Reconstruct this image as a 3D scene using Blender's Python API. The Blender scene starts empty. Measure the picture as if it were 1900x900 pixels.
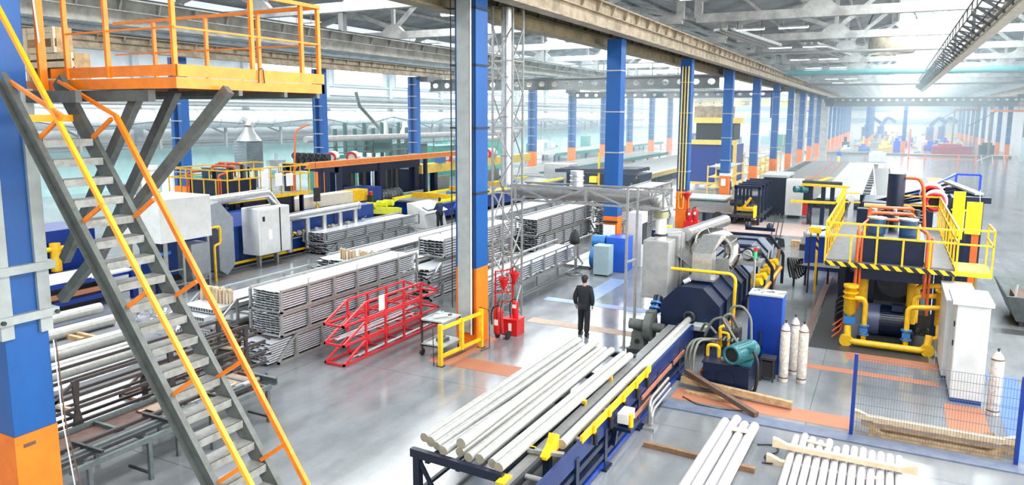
import bpy, math, random
from mathutils import Vector, Matrix
random.seed(7)
SC = bpy.context.scene
COL = SC.collection
PI = math.pi

# ------------------------------------------------------------------ camera
FPX, CX, CY, H = 1358.1, 950.0, 407.5, 6.5
YAW, PITCH, ROLL = math.radians(27.23), math.radians(8.18), math.radians(0.27)
FW = Vector((-math.sin(YAW)*math.cos(PITCH), math.cos(YAW)*math.cos(PITCH), -math.sin(PITCH)))
RI = Vector((math.cos(YAW), math.sin(YAW), 0))
UPV = RI.cross(FW)
RI, UPV = RI*math.cos(ROLL)+UPV*math.sin(ROLL), UPV*math.cos(ROLL)-RI*math.sin(ROLL)
EYE = Vector((0, 0, H))
cd = bpy.data.cameras.new('camera'); cam = bpy.data.objects.new('camera', cd); COL.objects.link(cam)
cd.sensor_width = 36; cd.lens = FPX/1900*36
cd.shift_y = -(450-CY)/1900
cd.clip_end = 600; cd.clip_start = .1
m = Matrix((RI, UPV, -FW)).transposed().to_4x4(); m.translation = EYE
cam.matrix_world = m
SC.camera = cam

# ------------------------------------------------------------------ world, exposure
SC.view_settings.view_transform = 'Standard'
SC.view_settings.look = 'None'
SC.view_settings.gamma = 1
SC.view_settings.use_curve_mapping = False
SC.view_settings.exposure = 0.4
SC.cycles.use_denoising = True
SC.cycles.max_bounces = 5
SC.cycles.diffuse_bounces = 3
SC.cycles.glossy_bounces = 2
SC.cycles.transmission_bounces = 2
SC.cycles.volume_bounces = 0
SC.cycles.sample_clamp_indirect = 4
SC.cycles.caustics_reflective = False
SC.cycles.caustics_refractive = False
w = bpy.data.worlds.new('daylight'); SC.world = w; w.use_nodes = True
w.node_tree.nodes['Background'].inputs[0].default_value = (.86, .93, 1, 1)
w.node_tree.nodes['Background'].inputs[1].default_value = .8

def area(name, loc, sx, sy, power, color=(1, 1, 1), rot=(0, 0, 0)):
    l = bpy.data.lights.new(name, 'AREA'); l.shape = 'RECTANGLE'; l.size = sx; l.size_y = sy
    l.energy = power; l.color = color
    o = bpy.data.objects.new(name, l); COL.objects.link(o); o.location = loc; o.rotation_euler = rot
    return o
# daylight entering through the ridge skylights of the three bays; the far lamps are made stronger to brighten the haze
for (xx, zz, wd, near, far) in ((2.9, 15.9, 6.2, 11000, 64000), (-24, 15.9, 6.2, 10000, 68000), (-48, 13.2, 5, 12000, 60000)):
    area('skylight_daylight', (xx, 17, zz), wd, 54, near, (.97, .99, 1))
    area('skylight_daylight', (xx, 150, zz), wd, 210, far, (.90, .97, 1))
# added light before the plain right hand wall, brightening faces turned to it
area('added_side_light', (18.4, 18, 7.5), 7, 54, 9500, (1, .97, .92), (0, math.radians(90), 0))

# ------------------------------------------------------------------ pixel -> world on a real plane
def ray(px, py): return FW + RI*((px-CX)/FPX) - UPV*((py-CY)/FPX)
def G(px, py, z=0.):
    d = ray(px, py); return EYE + d*((z-H)/d.z)
def AX(px, py, x):
    d = ray(px, py); return EYE + d*(x/d.x)
def AY(px, py, y):
    d = ray(px, py); return EYE + d*(y/d.y)

# ------------------------------------------------------------------ materials
MATS = {}
def mat(name, color, rough=.5, metal=0., dirt=.25, scale=3., dirtcol=None, bump=0., emit=0., spec=.5, streak=1.):
    if name in MATS: return MATS[name]
    mt = bpy.data.materials.new(name); mt.use_nodes = True
    nt = mt.node_tree; b = nt.nodes['Principled BSDF']
    b.inputs['Roughness'].default_value = rough; b.inputs['Metallic'].default_value = metal
    b.inputs['Specular IOR Level'].default_value = spec
    if dirt > 0:
        tc = nt.nodes.new('ShaderNodeTexCoord'); mp = nt.nodes.new('ShaderNodeMapping')
        mp.inputs['Scale'].default_value = (1, 1, 1/streak)
        n = nt.nodes.new('ShaderNodeTexNoise'); n.inputs['Scale'].default_value = scale; n.inputs['Detail'].default_value = 5
        n.inputs['Roughness'].default_value = .65
        r = nt.nodes.new('ShaderNodeValToRGB'); r.color_ramp.elements[0].position = .36; r.color_ramp.elements[1].position = .62
        mx = nt.nodes.new('ShaderNodeMix'); mx.data_type = 'RGBA'
        dc = dirtcol or tuple(c*.45 for c in color)
        mx.inputs[6].default_value = (*[c*dirt+k*(1-dirt) for c, k in zip(dc, color)], 1)
        mx.inputs[7].default_value = (*color, 1)
        nt.links.new(tc.outputs['Object'], mp.inputs[0]); nt.links.new(mp.outputs[0], n.inputs['Vector'])
        nt.links.new(n.outputs['Fac'], r.inputs[0]); nt.links.new(r.outputs[0], mx.inputs[0])
        nt.links.new(mx.outputs[2], b.inputs['Base Color'])
        if bump:
            bp = nt.nodes.new('ShaderNodeBump'); bp.inputs['Strength'].default_value = bump
            nt.links.new(n.outputs['Fac'], bp.inputs['Height']); nt.links.new(bp.outputs[0], b.inputs['Normal'])
    else:
        b.inputs['Base Color'].default_value = (*color, 1)
    if emit:
        b.inputs['Emission Color'].default_value = (*color, 1); b.inputs['Emission Strength'].default_value = emit
    MATS[name] = mt
    return mt

blue = mat('column_blue_paint', (.005, .09, .33), .42, dirt=.3, scale=2.2, streak=3)
navy = mat('navy_machine_paint', (.002, .010, .040), .36, dirt=.5, scale=4)
royal = mat('royal_blue_enamel', (.004, .034, .26), .33, dirt=.35, scale=4)
sky_blue = mat('valve_blue_paint', (.03, .20, .55), .4, dirt=.2)
orange = mat('column_orange_paint', (.92, .20, .008), .5, dirt=.3, scale=3)
rail_orange = mat('handrail_orange_paint', (.95, .25, .006), .42, dirt=.35, scale=5, dirtcol=(.6, .09, .01))
rail_lit = mat('handrail_orange_lit', (1., .42, .01), .42, dirt=.3, scale=5, dirtcol=(.95, .25, .02))  # handrail orange turned yellow, the light on it put into the colour
yellow = mat('machine_yellow_paint', (.93, .55, .012), .42, dirt=.45, scale=6, dirtcol=(.5, .25, .01))
bright_yellow = mat('bright_yellow_panel', (.95, .82, .01), .5, dirt=.15)
cream_yellow = mat('cream_yellow_beam', (.9, .66, .16), .5, dirt=.3)
black = mat('black_rubber', (.012, .012, .013), .6, dirt=.3)
black_navy = mat('black_navy_steel', (.006, .012, .03), .4, dirt=.4)
worn_deck = mat('worn_deck_plate', (.13, .135, .14), .55, .2, dirt=.6, scale=6)
mirror_steel = mat('polished_steel_sheet', (.55, .54, .52), .14, 1., dirt=.5, scale=3, dirtcol=(.25, .2, .15))
dark_steel = mat('dark_oily_steel', (.045, .05, .055), .45, .4, dirt=.5, scale=6)
stair_grey = mat('stair_grey_paint', (.115, .13, .12), .5, dirt=.55, scale=7, dirtcol=(.05, .05, .045), bump=.08)
tread_grey = mat('worn_tread_steel', (.27, .285, .27), .45, dirt=.6, scale=8, dirtcol=(.12, .11, .09), bump=.1)
grey_paint = mat('pale_grey_paint', (.40, .44, .43), .5, dirt=.3, scale=4)
galv = mat('galvanised_steel', (.42, .43, .42), .38, .6, dirt=.35, scale=9)
alu = mat('brushed_aluminium', (.66, .67, .67), .3, .85, dirt=.35, scale=9)
profile_shade = mat('profile_inner_shade', (.02, .024, .028), .6, .2, dirt=.3)  # shade inside the hollow sections, put into the colour of their inner faces
profile_alu = mat('extruded_aluminium', (.78, .82, .87), .34, .5, dirt=.2, scale=10)
log_alu = mat('cast_aluminium_billet', (.56, .56, .53), .42, .45, dirt=.35, scale=7, bump=.05)
log_end = mat('sawn_billet_end', (.42, .38, .29), .6, .2, dirt=.3, scale=12)
floor_log = mat('powdery_billet', (.52, .50, .52), .6, .1, dirt=.2, scale=6)
white_paint = mat('white_cabinet_paint', (.70, .72, .71), .4, dirt=.2, scale=3)
grey_cab = mat('light_grey_cabinet', (.36, .37, .36), .42, dirt=.3, scale=3, bump=.02)
white_pipe = mat('chalky_white_pipe', (.85, .84, .82), .5, dirt=.2)
cyl_white = mat('worn_white_bottle_paint', (.78, .75, .68), .5, dirt=.55, scale=9, dirtcol=(.30, .15, .08))
rust = mat('rusty_steel', (.16, .09, .065), .65, .2, dirt=.6, scale=7, dirtcol=(.05, .04, .04))
brown_steel = mat('brown_black_steel', (.05, .04, .04), .55, .3, dirt=.5, scale=7)
green_steel = mat('grey_green_bench_steel', (.12, .145, .145), .5, .3, dirt=.5, scale=7)
red = mat('signal_red_paint', (.62, .012, .014), .35, dirt=.25, scale=5)
red_dark = mat('red_frame_paint', (.62, .02, .03), .4, dirt=.45, scale=6)
orange_pipe = mat('orange_pipe_paint', (.75, .13, .02), .4, dirt=.35, scale=6)
salmon = mat('salmon_floor_plate', (.40, .165, .09), .55, dirt=.4, scale=5, dirtcol=(.42, .15, .08))
tan_plate = mat('tan_floor_plate', (.55, .38, .27), .5, dirt=.4, scale=5)
blue_plate = mat('faded_blue_floor_plate', (.10, .13, .20), .5, dirt=.5, scale=4, dirtcol=(.2, .22, .27))
wood = mat('raw_timber', (.52, .36, .19), .75, dirt=.6, scale=8, dirtcol=(.22, .13, .06), bump=.15)
pale_wood = mat('pale_new_timber', (.72, .58, .40), .7, dirt=.4, scale=9, dirtcol=(.4, .26, .13), bump=.1)
dark_wood = mat('old_dark_timber', (.14, .085, .055), .75, dirt=.6, scale=8, bump=.15)
brown_wood = mat('brown_timber', (.26, .15, .08), .75, dirt=.5, scale=8, bump=.1)
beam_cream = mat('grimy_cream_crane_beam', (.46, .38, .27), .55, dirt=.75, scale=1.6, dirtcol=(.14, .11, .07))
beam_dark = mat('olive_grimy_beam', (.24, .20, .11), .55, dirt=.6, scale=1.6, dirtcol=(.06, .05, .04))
beam_brown = mat('brown_crane_girder', (.10, .085, .085), .55, dirt=.4, scale=2)
girder_grey = mat('grey_crane_girder', (.18, .19, .19), .5, dirt=.4, scale=2)
concrete = mat('whitewashed_concrete', (.50, .51, .49), .8, dirt=.65, scale=1.4, dirtcol=(.2, .2, .2))
teal = mat('teal_motor_paint', (.02, .13, .15), .38, dirt=.25)
green_machine = mat('green_machine_paint', (.015, .24, .19), .45, dirt=.4, scale=5)
teal_pipe = mat('teal_roof_pipe', (.12, .34, .36), .5, dirt=.3)
lamp_mat = mat('fluorescent_tube', (1, .98, 1), .5, dirt=0, emit=9)
pane_mat = mat('daylit_window_pane', (.93, .97, 1), .3, dirt=0, emit=2.4)
skin = mat('skin', (.55, .30, .21), .5, dirt=.1)
cloth_black = mat('dark_workwear_cloth', (.012, .017, .022), .85, dirt=.4, scale=20, bump=.2)
cloth_navy = mat('navy_workwear_cloth', (.02, .04, .10), .85, dirt=.3, scale=20)
cloth_blue = mat('bright_blue_workwear', (.01, .10, .62), .8, dirt=.2, scale=20)
hair = mat('dark_hair', (.02, .014, .01), .7, dirt=.2)
paper = mat('white_paper', (.88, .88, .86), .7, dirt=.05)
coil_grey = mat('grey_wire_coil', (.16, .18, .19), .45, .5, dirt=.5, scale=14)
mesh_grey = mat('fence_wire', (.10, .13, .20), .5, .4, dirt=.1)

def floor_material():
    mt = bpy.data.materials.new('polished_concrete_floor'); mt.use_nodes = True
    nt = mt.node_tree; b = nt.nodes['Principled BSDF']; L = nt.links.new
    tc = nt.nodes.new('ShaderNodeTexCoord')
    def noise(sc, stretch=(1, 1, 1), det=6, ro=.6):
        mp = nt.nodes.new('ShaderNodeMapping'); mp.inputs['Scale'].default_value = stretch
        n = nt.nodes.new('ShaderNodeTexNoise'); n.inputs['Scale'].default_value = sc; n.inputs['Detail'].default_value = det
        n.inputs['Roughness'].default_value = ro
        L(tc.outputs['Object'], mp.inputs[0]); L(mp.outputs[0], n.inputs['Vector']); return n
    def ramp(a, ca, c, cc):
        r = nt.nodes.new('ShaderNodeValToRGB'); r.color_ramp.elements[0].position = a; r.color_ramp.elements[0].color = (*ca, 1)
        r.color_ramp.elements[1].position = c; r.color_ramp.elements[1].color = (*cc, 1); return r
    n1 = noise(.22); r1 = ramp(.35, (.16, .176, .188), .68, (.29, .31, .322)); L(n1.outputs['Fac'], r1.inputs[0])
    n2 = noise(1.6, (1, .25, 1)); r2 = ramp(.3, (.78, .78, .79), .62, (1, 1, 1)); L(n2.outputs['Fac'], r2.inputs[0])
    n3 = noise(22); r3 = ramp(.3, (.93, .93, .93), .55, (1, 1, 1)); L(n3.outputs['Fac'], r3.inputs[0])
    def mul(a, bb):
        mx = nt.nodes.new('ShaderNodeMix'); mx.data_type = 'RGBA'; mx.blend_type = 'MULTIPLY'; mx.inputs[0].default_value = 1
        L(a, mx.inputs[6]); L(bb, mx.inputs[7]); return mx.outputs[2]
    c = mul(mul(r1.outputs[0], r2.outputs[0]), r3.outputs[0])
    # saw-cut joints every six metres both ways
    sp = nt.nodes.new('ShaderNodeSeparateXYZ'); L(tc.outputs['Object'], sp.inputs[0])
    def joint(out, period, off, wd):
        a = nt.nodes.new('ShaderNodeMath'); a.operation = 'ADD'; a.inputs[1].default_value = off+600
        p = nt.nodes.new('ShaderNodeMath'); p.operation = 'PINGPONG'; p.inputs[1].default_value = period/2
        g = nt.nodes.new('ShaderNodeMath'); g.operation = 'GREATER_THAN'; g.inputs[1].default_value = wd
        L(out, a.inputs[0]); L(a.outputs[0], p.inputs[0]); L(p.outputs[0], g.inputs[0])
        mr = nt.nodes.new('ShaderNodeMapRange'); mr.inputs[3].default_value = .62; L(g.outputs[0], mr.inputs[0]); return mr.outputs[0]
    c = mul(c, joint(sp.outputs[0], 6, 1.2, .012)); c = mul(c, joint(sp.outputs[1], 6, 3.4, .012))
    L(c, b.inputs['Base Color'])
    rr = nt.nodes.new('ShaderNodeMapRange'); rr.inputs[3].default_value = .05; rr.inputs[4].default_value = .26
    L(n2.outputs['Fac'], rr.inputs[0]); L(rr.outputs[0], b.inputs['Roughness'])
    bp = nt.nodes.new('ShaderNodeBump'); bp.inputs['Strength'].default_value = .05; L(n1.outputs['Fac'], bp.inputs['Height']); L(bp.outputs[0], b.inputs['Normal'])
    b.inputs['Specular IOR Level'].default_value = .95
    return mt
def ribbed_material(name, col, period, axis, rough=.6, strength=.6):
    mt = bpy.data.materials.new(name); mt.use_nodes = True
    nt = mt.node_tree; b = nt.nodes['Principled BSDF']; L = nt.links.new
    tc = nt.nodes.new('ShaderNodeTexCoord'); sp = nt.nodes.new('ShaderNodeSeparateXYZ'); L(tc.outputs['Object'], sp.inputs[0])
    p = nt.nodes.new('ShaderNodeMath'); p.operation = 'PINGPONG'; p.inputs[1].default_value = period/2
    a = nt.nodes.new('ShaderNodeMath'); a.operation = 'ADD'; a.inputs[1].default_value = 900
    L(sp.outputs[axis], a.inputs[0]); L(a.outputs[0], p.inputs[0])
    bp = nt.nodes.new('ShaderNodeBump'); bp.inputs['Strength'].default_value = strength; bp.inputs['Distance'].default_value = 1
    L(p.outputs[0], bp.inputs['Height']); L(bp.outputs[0], b.inputs['Normal'])
    n = nt.nodes.new('ShaderNodeTexNoise'); n.inputs['Scale'].default_value = .5; n.inputs['Detail'].default_value = 6
    r = nt.nodes.new('ShaderNodeValToRGB'); r.color_ramp.elements[0].position = .35; r.color_ramp.elements[1].position = .65
    r.color_ramp.elements[0].color = (*[k*.6 for k in col], 1); r.color_ramp.elements[1].color = (*col, 1)
    L(tc.outputs['Object'], n.inputs['Vector']); L(n.outputs['Fac'], r.inputs[0]); L(r.outputs[0], b.inputs['Base Color'])
    b.inputs['Roughness'].default_value = rough
    return mt
def hazard_material():
    mt = bpy.data.materials.new('black_yellow_hazard_stripes'); mt.use_nodes = True
    nt = mt.node_tree; b = nt.nodes['Principled BSDF']; L = nt.links.new
    tc = nt.nodes.new('ShaderNodeTexCoord'); sp = nt.nodes.new('ShaderNodeSeparateXYZ'); L(tc.outputs['Object'], sp.inputs[0])
    s = nt.nodes.new('ShaderNodeMath'); s.operation = 'ADD'; L(sp.outputs[0], s.inputs[0]); L(sp.outputs[1], s.inputs[1])
    s2 = nt.nodes.new('ShaderNodeMath'); s2.operation = 'ADD'; L(s.outputs[0], s2.inputs[0]); L(sp.outputs[2], s2.inputs[1])
    s3 = nt.nodes.new('ShaderNodeMath'); s3.operation = 'ADD'; s3.inputs[1].default_value = 100; L(s2.outputs[0], s3.inputs[0])
    f = nt.nodes.new('ShaderNodeMath'); f.operation = 'MODULO'; f.inputs[1].default_value = .28; L(s3.outputs[0], f.inputs[0])
    g = nt.nodes.new('ShaderNodeMath'); g.operation = 'GREATER_THAN'; g.inputs[1].default_value = .14; L(f.outputs[0], g.inputs[0])
    mx = nt.nodes.new('ShaderNodeMix'); mx.data_type = 'RGBA'; mx.inputs[6].default_value = (.015, .015, .015, 1); mx.inputs[7].default_value = (.95, .52, .01, 1)
    L(g.outputs[0], mx.inputs[0]); L(mx.outputs[2], b.inputs['Base Color']); b.inputs['Roughness'].default_value = .45
    return mt
hazard = hazard_material()
roof_mat = ribbed_material('corrugated_roof_sheet', (.36, .40, .43), .5, 1)
louvre = ribbed_material('louvred_grey_metal', (.22, .28, .31), .12, 2, .4, 1)

# ------------------------------------------------------------------ mesh collector
class MB:
    def __init__(s): s.v = []; s.f = []; s.s = []; s.mi = []; s.cur = 0
    def add(s, vs, fs, smooth=False):
        n = len(s.v); s.v += [tuple(v) for v in vs]
        for f in fs: s.f.append(tuple(i+n for i in f)); s.s.append(smooth); s.mi.append(s.cur)
        return s
    def box(s, x0, x1, y0, y1, z0, z1):
        return s.add([(x0,y0,z0),(x1,y0,z0),(x1,y1,z0),(x0,y1,z0),(x0,y0,z1),(x1,y0,z1),(x1,y1,z1),(x0,y1,z1)],
                     [(0,3,2,1),(4,5,6,7),(0,1,5,4),(1,2,6,5),(2,3,7,6),(3,0,4,7)])
    def frame(s, p, q, up=(0,0,1)):
        p, q = Vector(p), Vector(q); d = (q-p); d.normalize(); u = Vector(up)
        if abs(d.dot(u)) > .99: u = Vector((0,1,0)) if abs(d.y) < .9 else Vector((1,0,0))
        a = d.cross(u).normalized(); b = a.cross(d).normalized()
        return p, q, a, b
    def bar(s, p, q, w, h=None, up=(0,0,1)):
        h = w if h is None else h
        p, q, a, b = s.frame(p, q, up); vs = []
        for c in (p, q):
            for i, j in ((-1,-1),(1,-1),(1,1),(-1,1)): vs.append(c+a*(i*w/2)+b*(j*h/2))
        return s.add(vs, [(3,2,1,0),(4,5,6,7),(0,1,5,4),(1,2,6,5),(2,3,7,6),(3,0,4,7)])
    def section(s, p, q, poly, up=(0,0,1)):
        # extrude a closed 2-D section (a, b) along p -> q
        p, q, a, b = s.frame(p, q, up); n = len(poly)
        vs = [c+a*x+b*y for c in (p, q) for x, y in poly]
        fs = [(i, (i+1) % n, (i+1) % n+n, i+n) for i in range(n)]
        return s.add(vs, fs+[tuple(range(n))[::-1], tuple(range(n, 2*n))])
    def ibeam(s, p, q, w, h, t=.03, tw=.03, up=(0,0,1)):
        P = [(-w/2,-h/2),(w/2,-h/2),(w/2,-h/2+t),(tw/2,-h/2+t),(tw/2,h/2-t),(w/2,h/2-t),(w/2,h/2),(-w/2,h/2),(-w/2,h/2-t),(-tw/2,h/2-t),(-tw/2,-h/2+t),(-w/2,-h/2+t)]
        p, q, a, b = s.frame(p, q, up)
        vs = [c+a*x+b*y for c in (p, q) for x, y in P]; n = 12
        s.add(vs, [(i, (i+1) % n, (i+1) % n+n, i+n) for i in range(n)])
        for o in (0, 12):
            s.add([vs[o+k] for k in range(12)], [(0,1,2,11),(3,4,9,10),(5,6,7,8)])
        return s
    def channel(s, p, q, w, h, t=.012, up=(0,0,1), flip=1):
        P = [(0,-h/2),(w*flip,-h/2),(w*flip,-h/2+t),(t*flip,-h/2+t),(t*flip,h/2-t),(w*flip,h/2-t),(w*flip,h/2),(0,h/2)]
        return s.section(p, q, P, up)
    def cyl(s, p, q, r, r2=None, n=14, caps=True):
        r2 = r if r2 is None else r2
        p, q, a, b = s.frame(p, q); vs = []
        for c, rr in ((p, r), (q, r2)):
            for k in range(n):
                t = 2*PI*k/n; vs.append(c+a*(math.cos(t)*rr)+b*(math.sin(t)*rr))
        s.add(vs, [(k, (k+1) % n, (k+1) % n+n, k+n) for k in range(n)], True)
        if caps:
            s.add(vs[:n], [tuple(range(n))[::-1]]); s.add(vs[n:], [tuple(range(n))])
        return s
    def pipe(s, p, q, r, ri, n=20):
        p, q, a, b = s.frame(p, q); vs = []
        for c, rr in ((p, r), (q, r), (q, ri), (p, ri)):
            for k in range(n):
                t = 2*PI*k/n; vs.append(c+a*(math.cos(t)*rr)+b*(math.sin(t)*rr))
        return s.add(vs, [(j*n+k, j*n+(k+1) % n, ((j+1) % 4)*n+(k+1) % n, ((j+1) % 4)*n+k) for j in range(4) for k in range(n)], True)
    def tube(s, pts, r, n=8, bend=None, closed=False):
        pts = [Vector(p) for p in pts]
        if bend:
            out = [pts[0]]
            for i in range(1, len(pts)-1):
                a, b, c = pts[i-1], pts[i], pts[i+1]
                u = (a-b); v = (c-b); k = min(bend, u.length*.45, v.length*.45)
                u.normalize(); v.normalize(); A = b+u*k; Cc = b+v*k
                for t in (0, .25, .5, .75, 1): out.append(A*(1-t)**2+b*2*t*(1-t)+Cc*t*t)
            out.append(pts[-1]); pts = out
        rings = []; prev = None
        for i, p in enumerate(pts):
            d = (pts[min(i+1, len(pts)-1)]-pts[max(i-1, 0)]).normalized()
            if prev is None:
                u = Vector((0,0,1)) if abs(d.z) < .9 else Vector((1,0,0))
                a = d.cross(u).normalized()
            else:
                a = (prev-d*prev.dot(d)).normalized()
            b = a.cross(d); prev = a
            rings.append([p+a*(math.cos(2*PI*k/n)*r)+b*(math.sin(2*PI*k/n)*r) for k in range(n)])
        vs = [v for rg in rings for v in rg]; m_ = len(rings)
        s.add(vs, [(j*n+k, j*n+(k+1) % n, (j+1)*n+(k+1) % n, (j+1)*n+k) for j in range(m_-1) for k in range(n)], True)
        s.add(rings[0], [tuple(range(n))[::-1]]); s.add(rings[-1], [tuple(range(n))])
        return s
    def lathe(s, c, prof, n=20, axis=(0,0,1), smooth=True):
        c = Vector(c); d = Vector(axis).normalized(); u = Vector((0,0,1)) if abs(d.z) < .9 else Vector((1,0,0))
        a = d.cross(u).normalized(); b = a.cross(d); vs = []
        for r, h in prof:
            for k in range(n):
                t = 2*PI*k/n; vs.append(c+d*h+a*(math.cos(t)*r)+b*(math.sin(t)*r))
        return s.add(vs, [(j*n+k, j*n+(k+1) % n, (j+1)*n+(k+1) % n, (j+1)*n+k) for j in range(len(prof)-1) for k in range(n)], smooth)
    def prism(s, poly, axis, a0, a1):
        # poly: 2-D points in the plane normal to axis ('x': (y,z), 'y': (x,z), 'z': (x,y))
        def P(u, v, w): return {'x': (w, u, v), 'y': (u, w, v), 'z': (u, v, w)}[axis]
        n = len(poly); vs = [P(u, v, w) for w in (a0, a1) for u, v in poly]
        return s.add(vs, [(i, (i+1) % n, (i+1) % n+n, i+n) for i in range(n)]+[tuple(range(n))[::-1], tuple(range(n, 2*n))])
    def torus(s, c, R, r, axis=(0,0,1), n=24, k=8, a0=0, a1=2*PI):
        c = Vector(c); d = Vector(axis).normalized(); u = Vector((0,0,1)) if abs(d.z) < .9 else Vector((1,0,0))
        a = d.cross(u).normalized(); b = a.cross(d)
        full = abs(a1-a0-2*PI) < 1e-6; m_ = n if full else n+1; vs = []
        for i in range(m_):
            t = a0+(a1-a0)*i/n; e = a*math.cos(t)+b*math.sin(t)
            for j in range(k):
                q = 2*PI*j/k; vs.append(c+e*(R+r*math.cos(q))+d*(r*math.sin(q)))
        return s.add(vs, [(i*k+j, i*k+(j+1) % k, ((i+1) % m_)*k+(j+1) % k, ((i+1) % m_)*k+j) for i in range(n if full else n) for j in range(k) if full or i < n], True)
    def build(s, name, material, parent=None, bevel=0, label=None):
        me = bpy.data.meshes.new(name)
        off = Vector((0,0,0))
        if parent is not None:
            p = parent
            while p is not None: off += p.location; p = p.parent
        me.from_pydata([(x-off.x, y-off.y, z-off.z) for x, y, z in s.v], [], s.f)
        ml = material if isinstance(material, (list, tuple)) else [material]
        for mm in ml: me.materials.append(mm)
        me.polygons.foreach_set('use_smooth', s.s)
        if len(ml) > 1: me.polygons.foreach_set('material_index', s.mi)
        me.update()
        o = bpy.data.objects.new(name, me); COL.objects.link(o)
        if parent is not None: o.parent = parent
        if bevel:
            bm_ = o.modifiers.new('edge', 'BEVEL'); bm_.width = bevel; bm_.segments = 2; bm_.limit_method = 'ANGLE'
        if label: o['label'] = label
        return o

def thing(name, label, cat, loc=(0,0,0), group=None):
    o = bpy.data.objects.new(name, None); COL.objects.link(o)
    o.location = loc; o.empty_display_size = .1
    o['label'] = label; o['category'] = cat
    if group: o['group'] = group
    return o
def tag(o, label, cat, group=None, kind=None):
    o['label'] = label; o['category'] = cat
    if group: o['group'] = group
    if kind: o['kind'] = kind
    return o
def at_base(o):
    # move a single-mesh thing's origin to the middle of its foot, geometry staying put
    me = o.data; xs = [v.co for v in me.vertices]
    c = Vector(((min(v.x for v in xs)+max(v.x for v in xs))/2, (min(v.y for v in xs)+max(v.y for v in xs))/2, min(v.z for v in xs)))
    me.transform(Matrix.Translation(-c)); o.location = c
    return o
def struct(name, mb, m):
    o = mb.build(name, m); o['kind'] = 'structure'; return o
def dup(root, loc, rotz=None, label=None, group=None):
    r = root.copy(); COL.objects.link(r); r.location = loc
    if rotz is not None: r.rotation_euler = (0, 0, rotz)
    if label: r['label'] = label
    if group: r['group'] = group
    for ch in list(root.children):
        c = ch.copy(); COL.objects.link(c); c.parent = r
        for g in list(ch.children):
            d = g.copy(); COL.objects.link(d); d.parent = c
    return r
def ordinal(n): return ['first','second','third','fourth','fifth','sixth','seventh','eighth','ninth','tenth','eleventh','twelfth','thirteenth','fourteenth','fifteenth','sixteenth','seventeenth','eighteenth','nineteenth','twentieth'][n]

# ------------------------------------------------------------------ the hall
XR, XL, XW, XE = -10.45, -37.4, -58.0, 16.4
YK = [5.8+12*k for k in range(21)]
fl = MB(); fl.box(-60, 19, -12, 262, -.3, 0)
struct('floor', fl, floor_material())
wl = MB(); wl.box(-58.4, -58, -12, 262, 0, 13)
wall_white = mat('painted_block_wall', (.66, .70, .72), .8, dirt=.35, scale=.6)
wall_cyan = mat('pale_turquoise_dado', (.36, .60, .60), .6, dirt=.3, scale=.8)
struct('wall_left', wl, wall_white)
w2 = MB(); w2.box(-58, -57.93, -12, 262, 0, 3.4); struct('trim_1', w2, wall_cyan)
w3 = MB()
for zz in (3.45, 8.6, 9.6): w3.box(-58, -57.7, -12, 262, zz, zz+.22)
for k in range(21): w3.box(-58, -57.6, YK[k]-.3, YK[k]+.3, 3.5, 12)
struct('trim_2', w3, mat('wall_band_grey', (.45, .50, .54), .7, dirt=.3))
w4 = MB(); w4.box(-60, 19, 260, 260.4, 0, 16); struct('wall_back', w4, wall_white)
w4 = MB()
for zz in (4.6, 8.2): w4.box(-60, 19, 259.2, 260, zz, zz+1.2)
struct('trim_3', w4, mat('wall_band_blue', (.18, .33, .42), .7, dirt=.3))
w5 = MB(); w5.box(18.6, 19, -12, 262, 0, 13); struct('wall_right', w5, wall_white)
w7 = MB(); w7.box(-60, 19, -12.4, -12, 0, 16); struct('wall_front', w7, wall_white)
w6 = MB(); w6.box(17.1, 19, 118, 131, 0, 3.3); w6.box(17.0, 19, 117.9, 131.1, 3.3, 3.5)
struct('wall_booth', w6, mat('pale_blue_partition', (.42, .53, .57), .6, dirt=.3))
# windows of the left wall
for i, k in enumerate(range(4, 18)):
    fr = MB(); y0 = YK[k]+1.4; y1 = YK[k]+10.6
    fr.box(-57.98, -57.8, y0-.1, y1+.1, 9.9, 10.02); fr.box(-57.98, -57.8, y0-.1, y1+.1, 12.2, 12.32)
    for j in range(7): yy = y0+(y1-y0)*j/6; fr.box(-57.98, -57.82, yy-.05, yy+.05, 9.9, 12.3)
    o = struct('window_%d' % (i+1), fr, white_paint)
    p = MB(); p.box(-57.95, -57.93, y0, y1, 10, 12.2); p.build('pane', pane_mat, o)

# roof: two slopes per bay with a glazed ridge between them
def bay_roof(x0, x1, zv, zr, half, nm):
    xm = (x0+x1)/2
    a = MB(); t = .12
    a.prism([(x0, zv), (xm-half, zr), (xm-half, zr+t), (x0, zv+t)], 'y', -12, 262)
    a.prism([(x1, zv), (xm+half, zr), (xm+half, zr+t), (x1, zv+t)], 'y', -12, 262)
    o = a.build(nm, roof_mat); o['kind'] = 'structure'
    b = MB()
    for s in (-1, 1):
        for f in (.2, .45, .7, .95):
            xa = (x0 if s < 0 else x1); xx = xa+(xm-s*-half*1-xa)*f if False else xa+((xm+s*half)-xa)*f
            zz = zv+(zr-zv)*f
            b.box(xx-.06, xx+.06, -12, 262, zz-.24, zz-.02)
    o = b.build(nm+'_purlins', concrete); o['kind'] = 'structure'; o.name = 'trim_%d' % (4+len([q for q in bpy.data.objects if q.name.startswith('trim_')]))
    g = MB()
    for s in (-1, 1):
        xx = xm+s*half; g.box(xx-.08, xx+.08, -12, 262, zr-.1, zr+.5)
    for j in range(92): yy = -10+3*j; g.box(xm-half, xm+half, yy-.05, yy+.05, zr+.1, zr+.22)
    o = g.build('ceiling_ridge_glazing_bars', galv); o['kind'] = 'structure'
bay_roof(XR, XE, 13.1, 15.3, 3.1, 'ceiling')
bay_roof(XL, XR, 13.1, 15.3, 3.1, 'ceiling')
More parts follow.
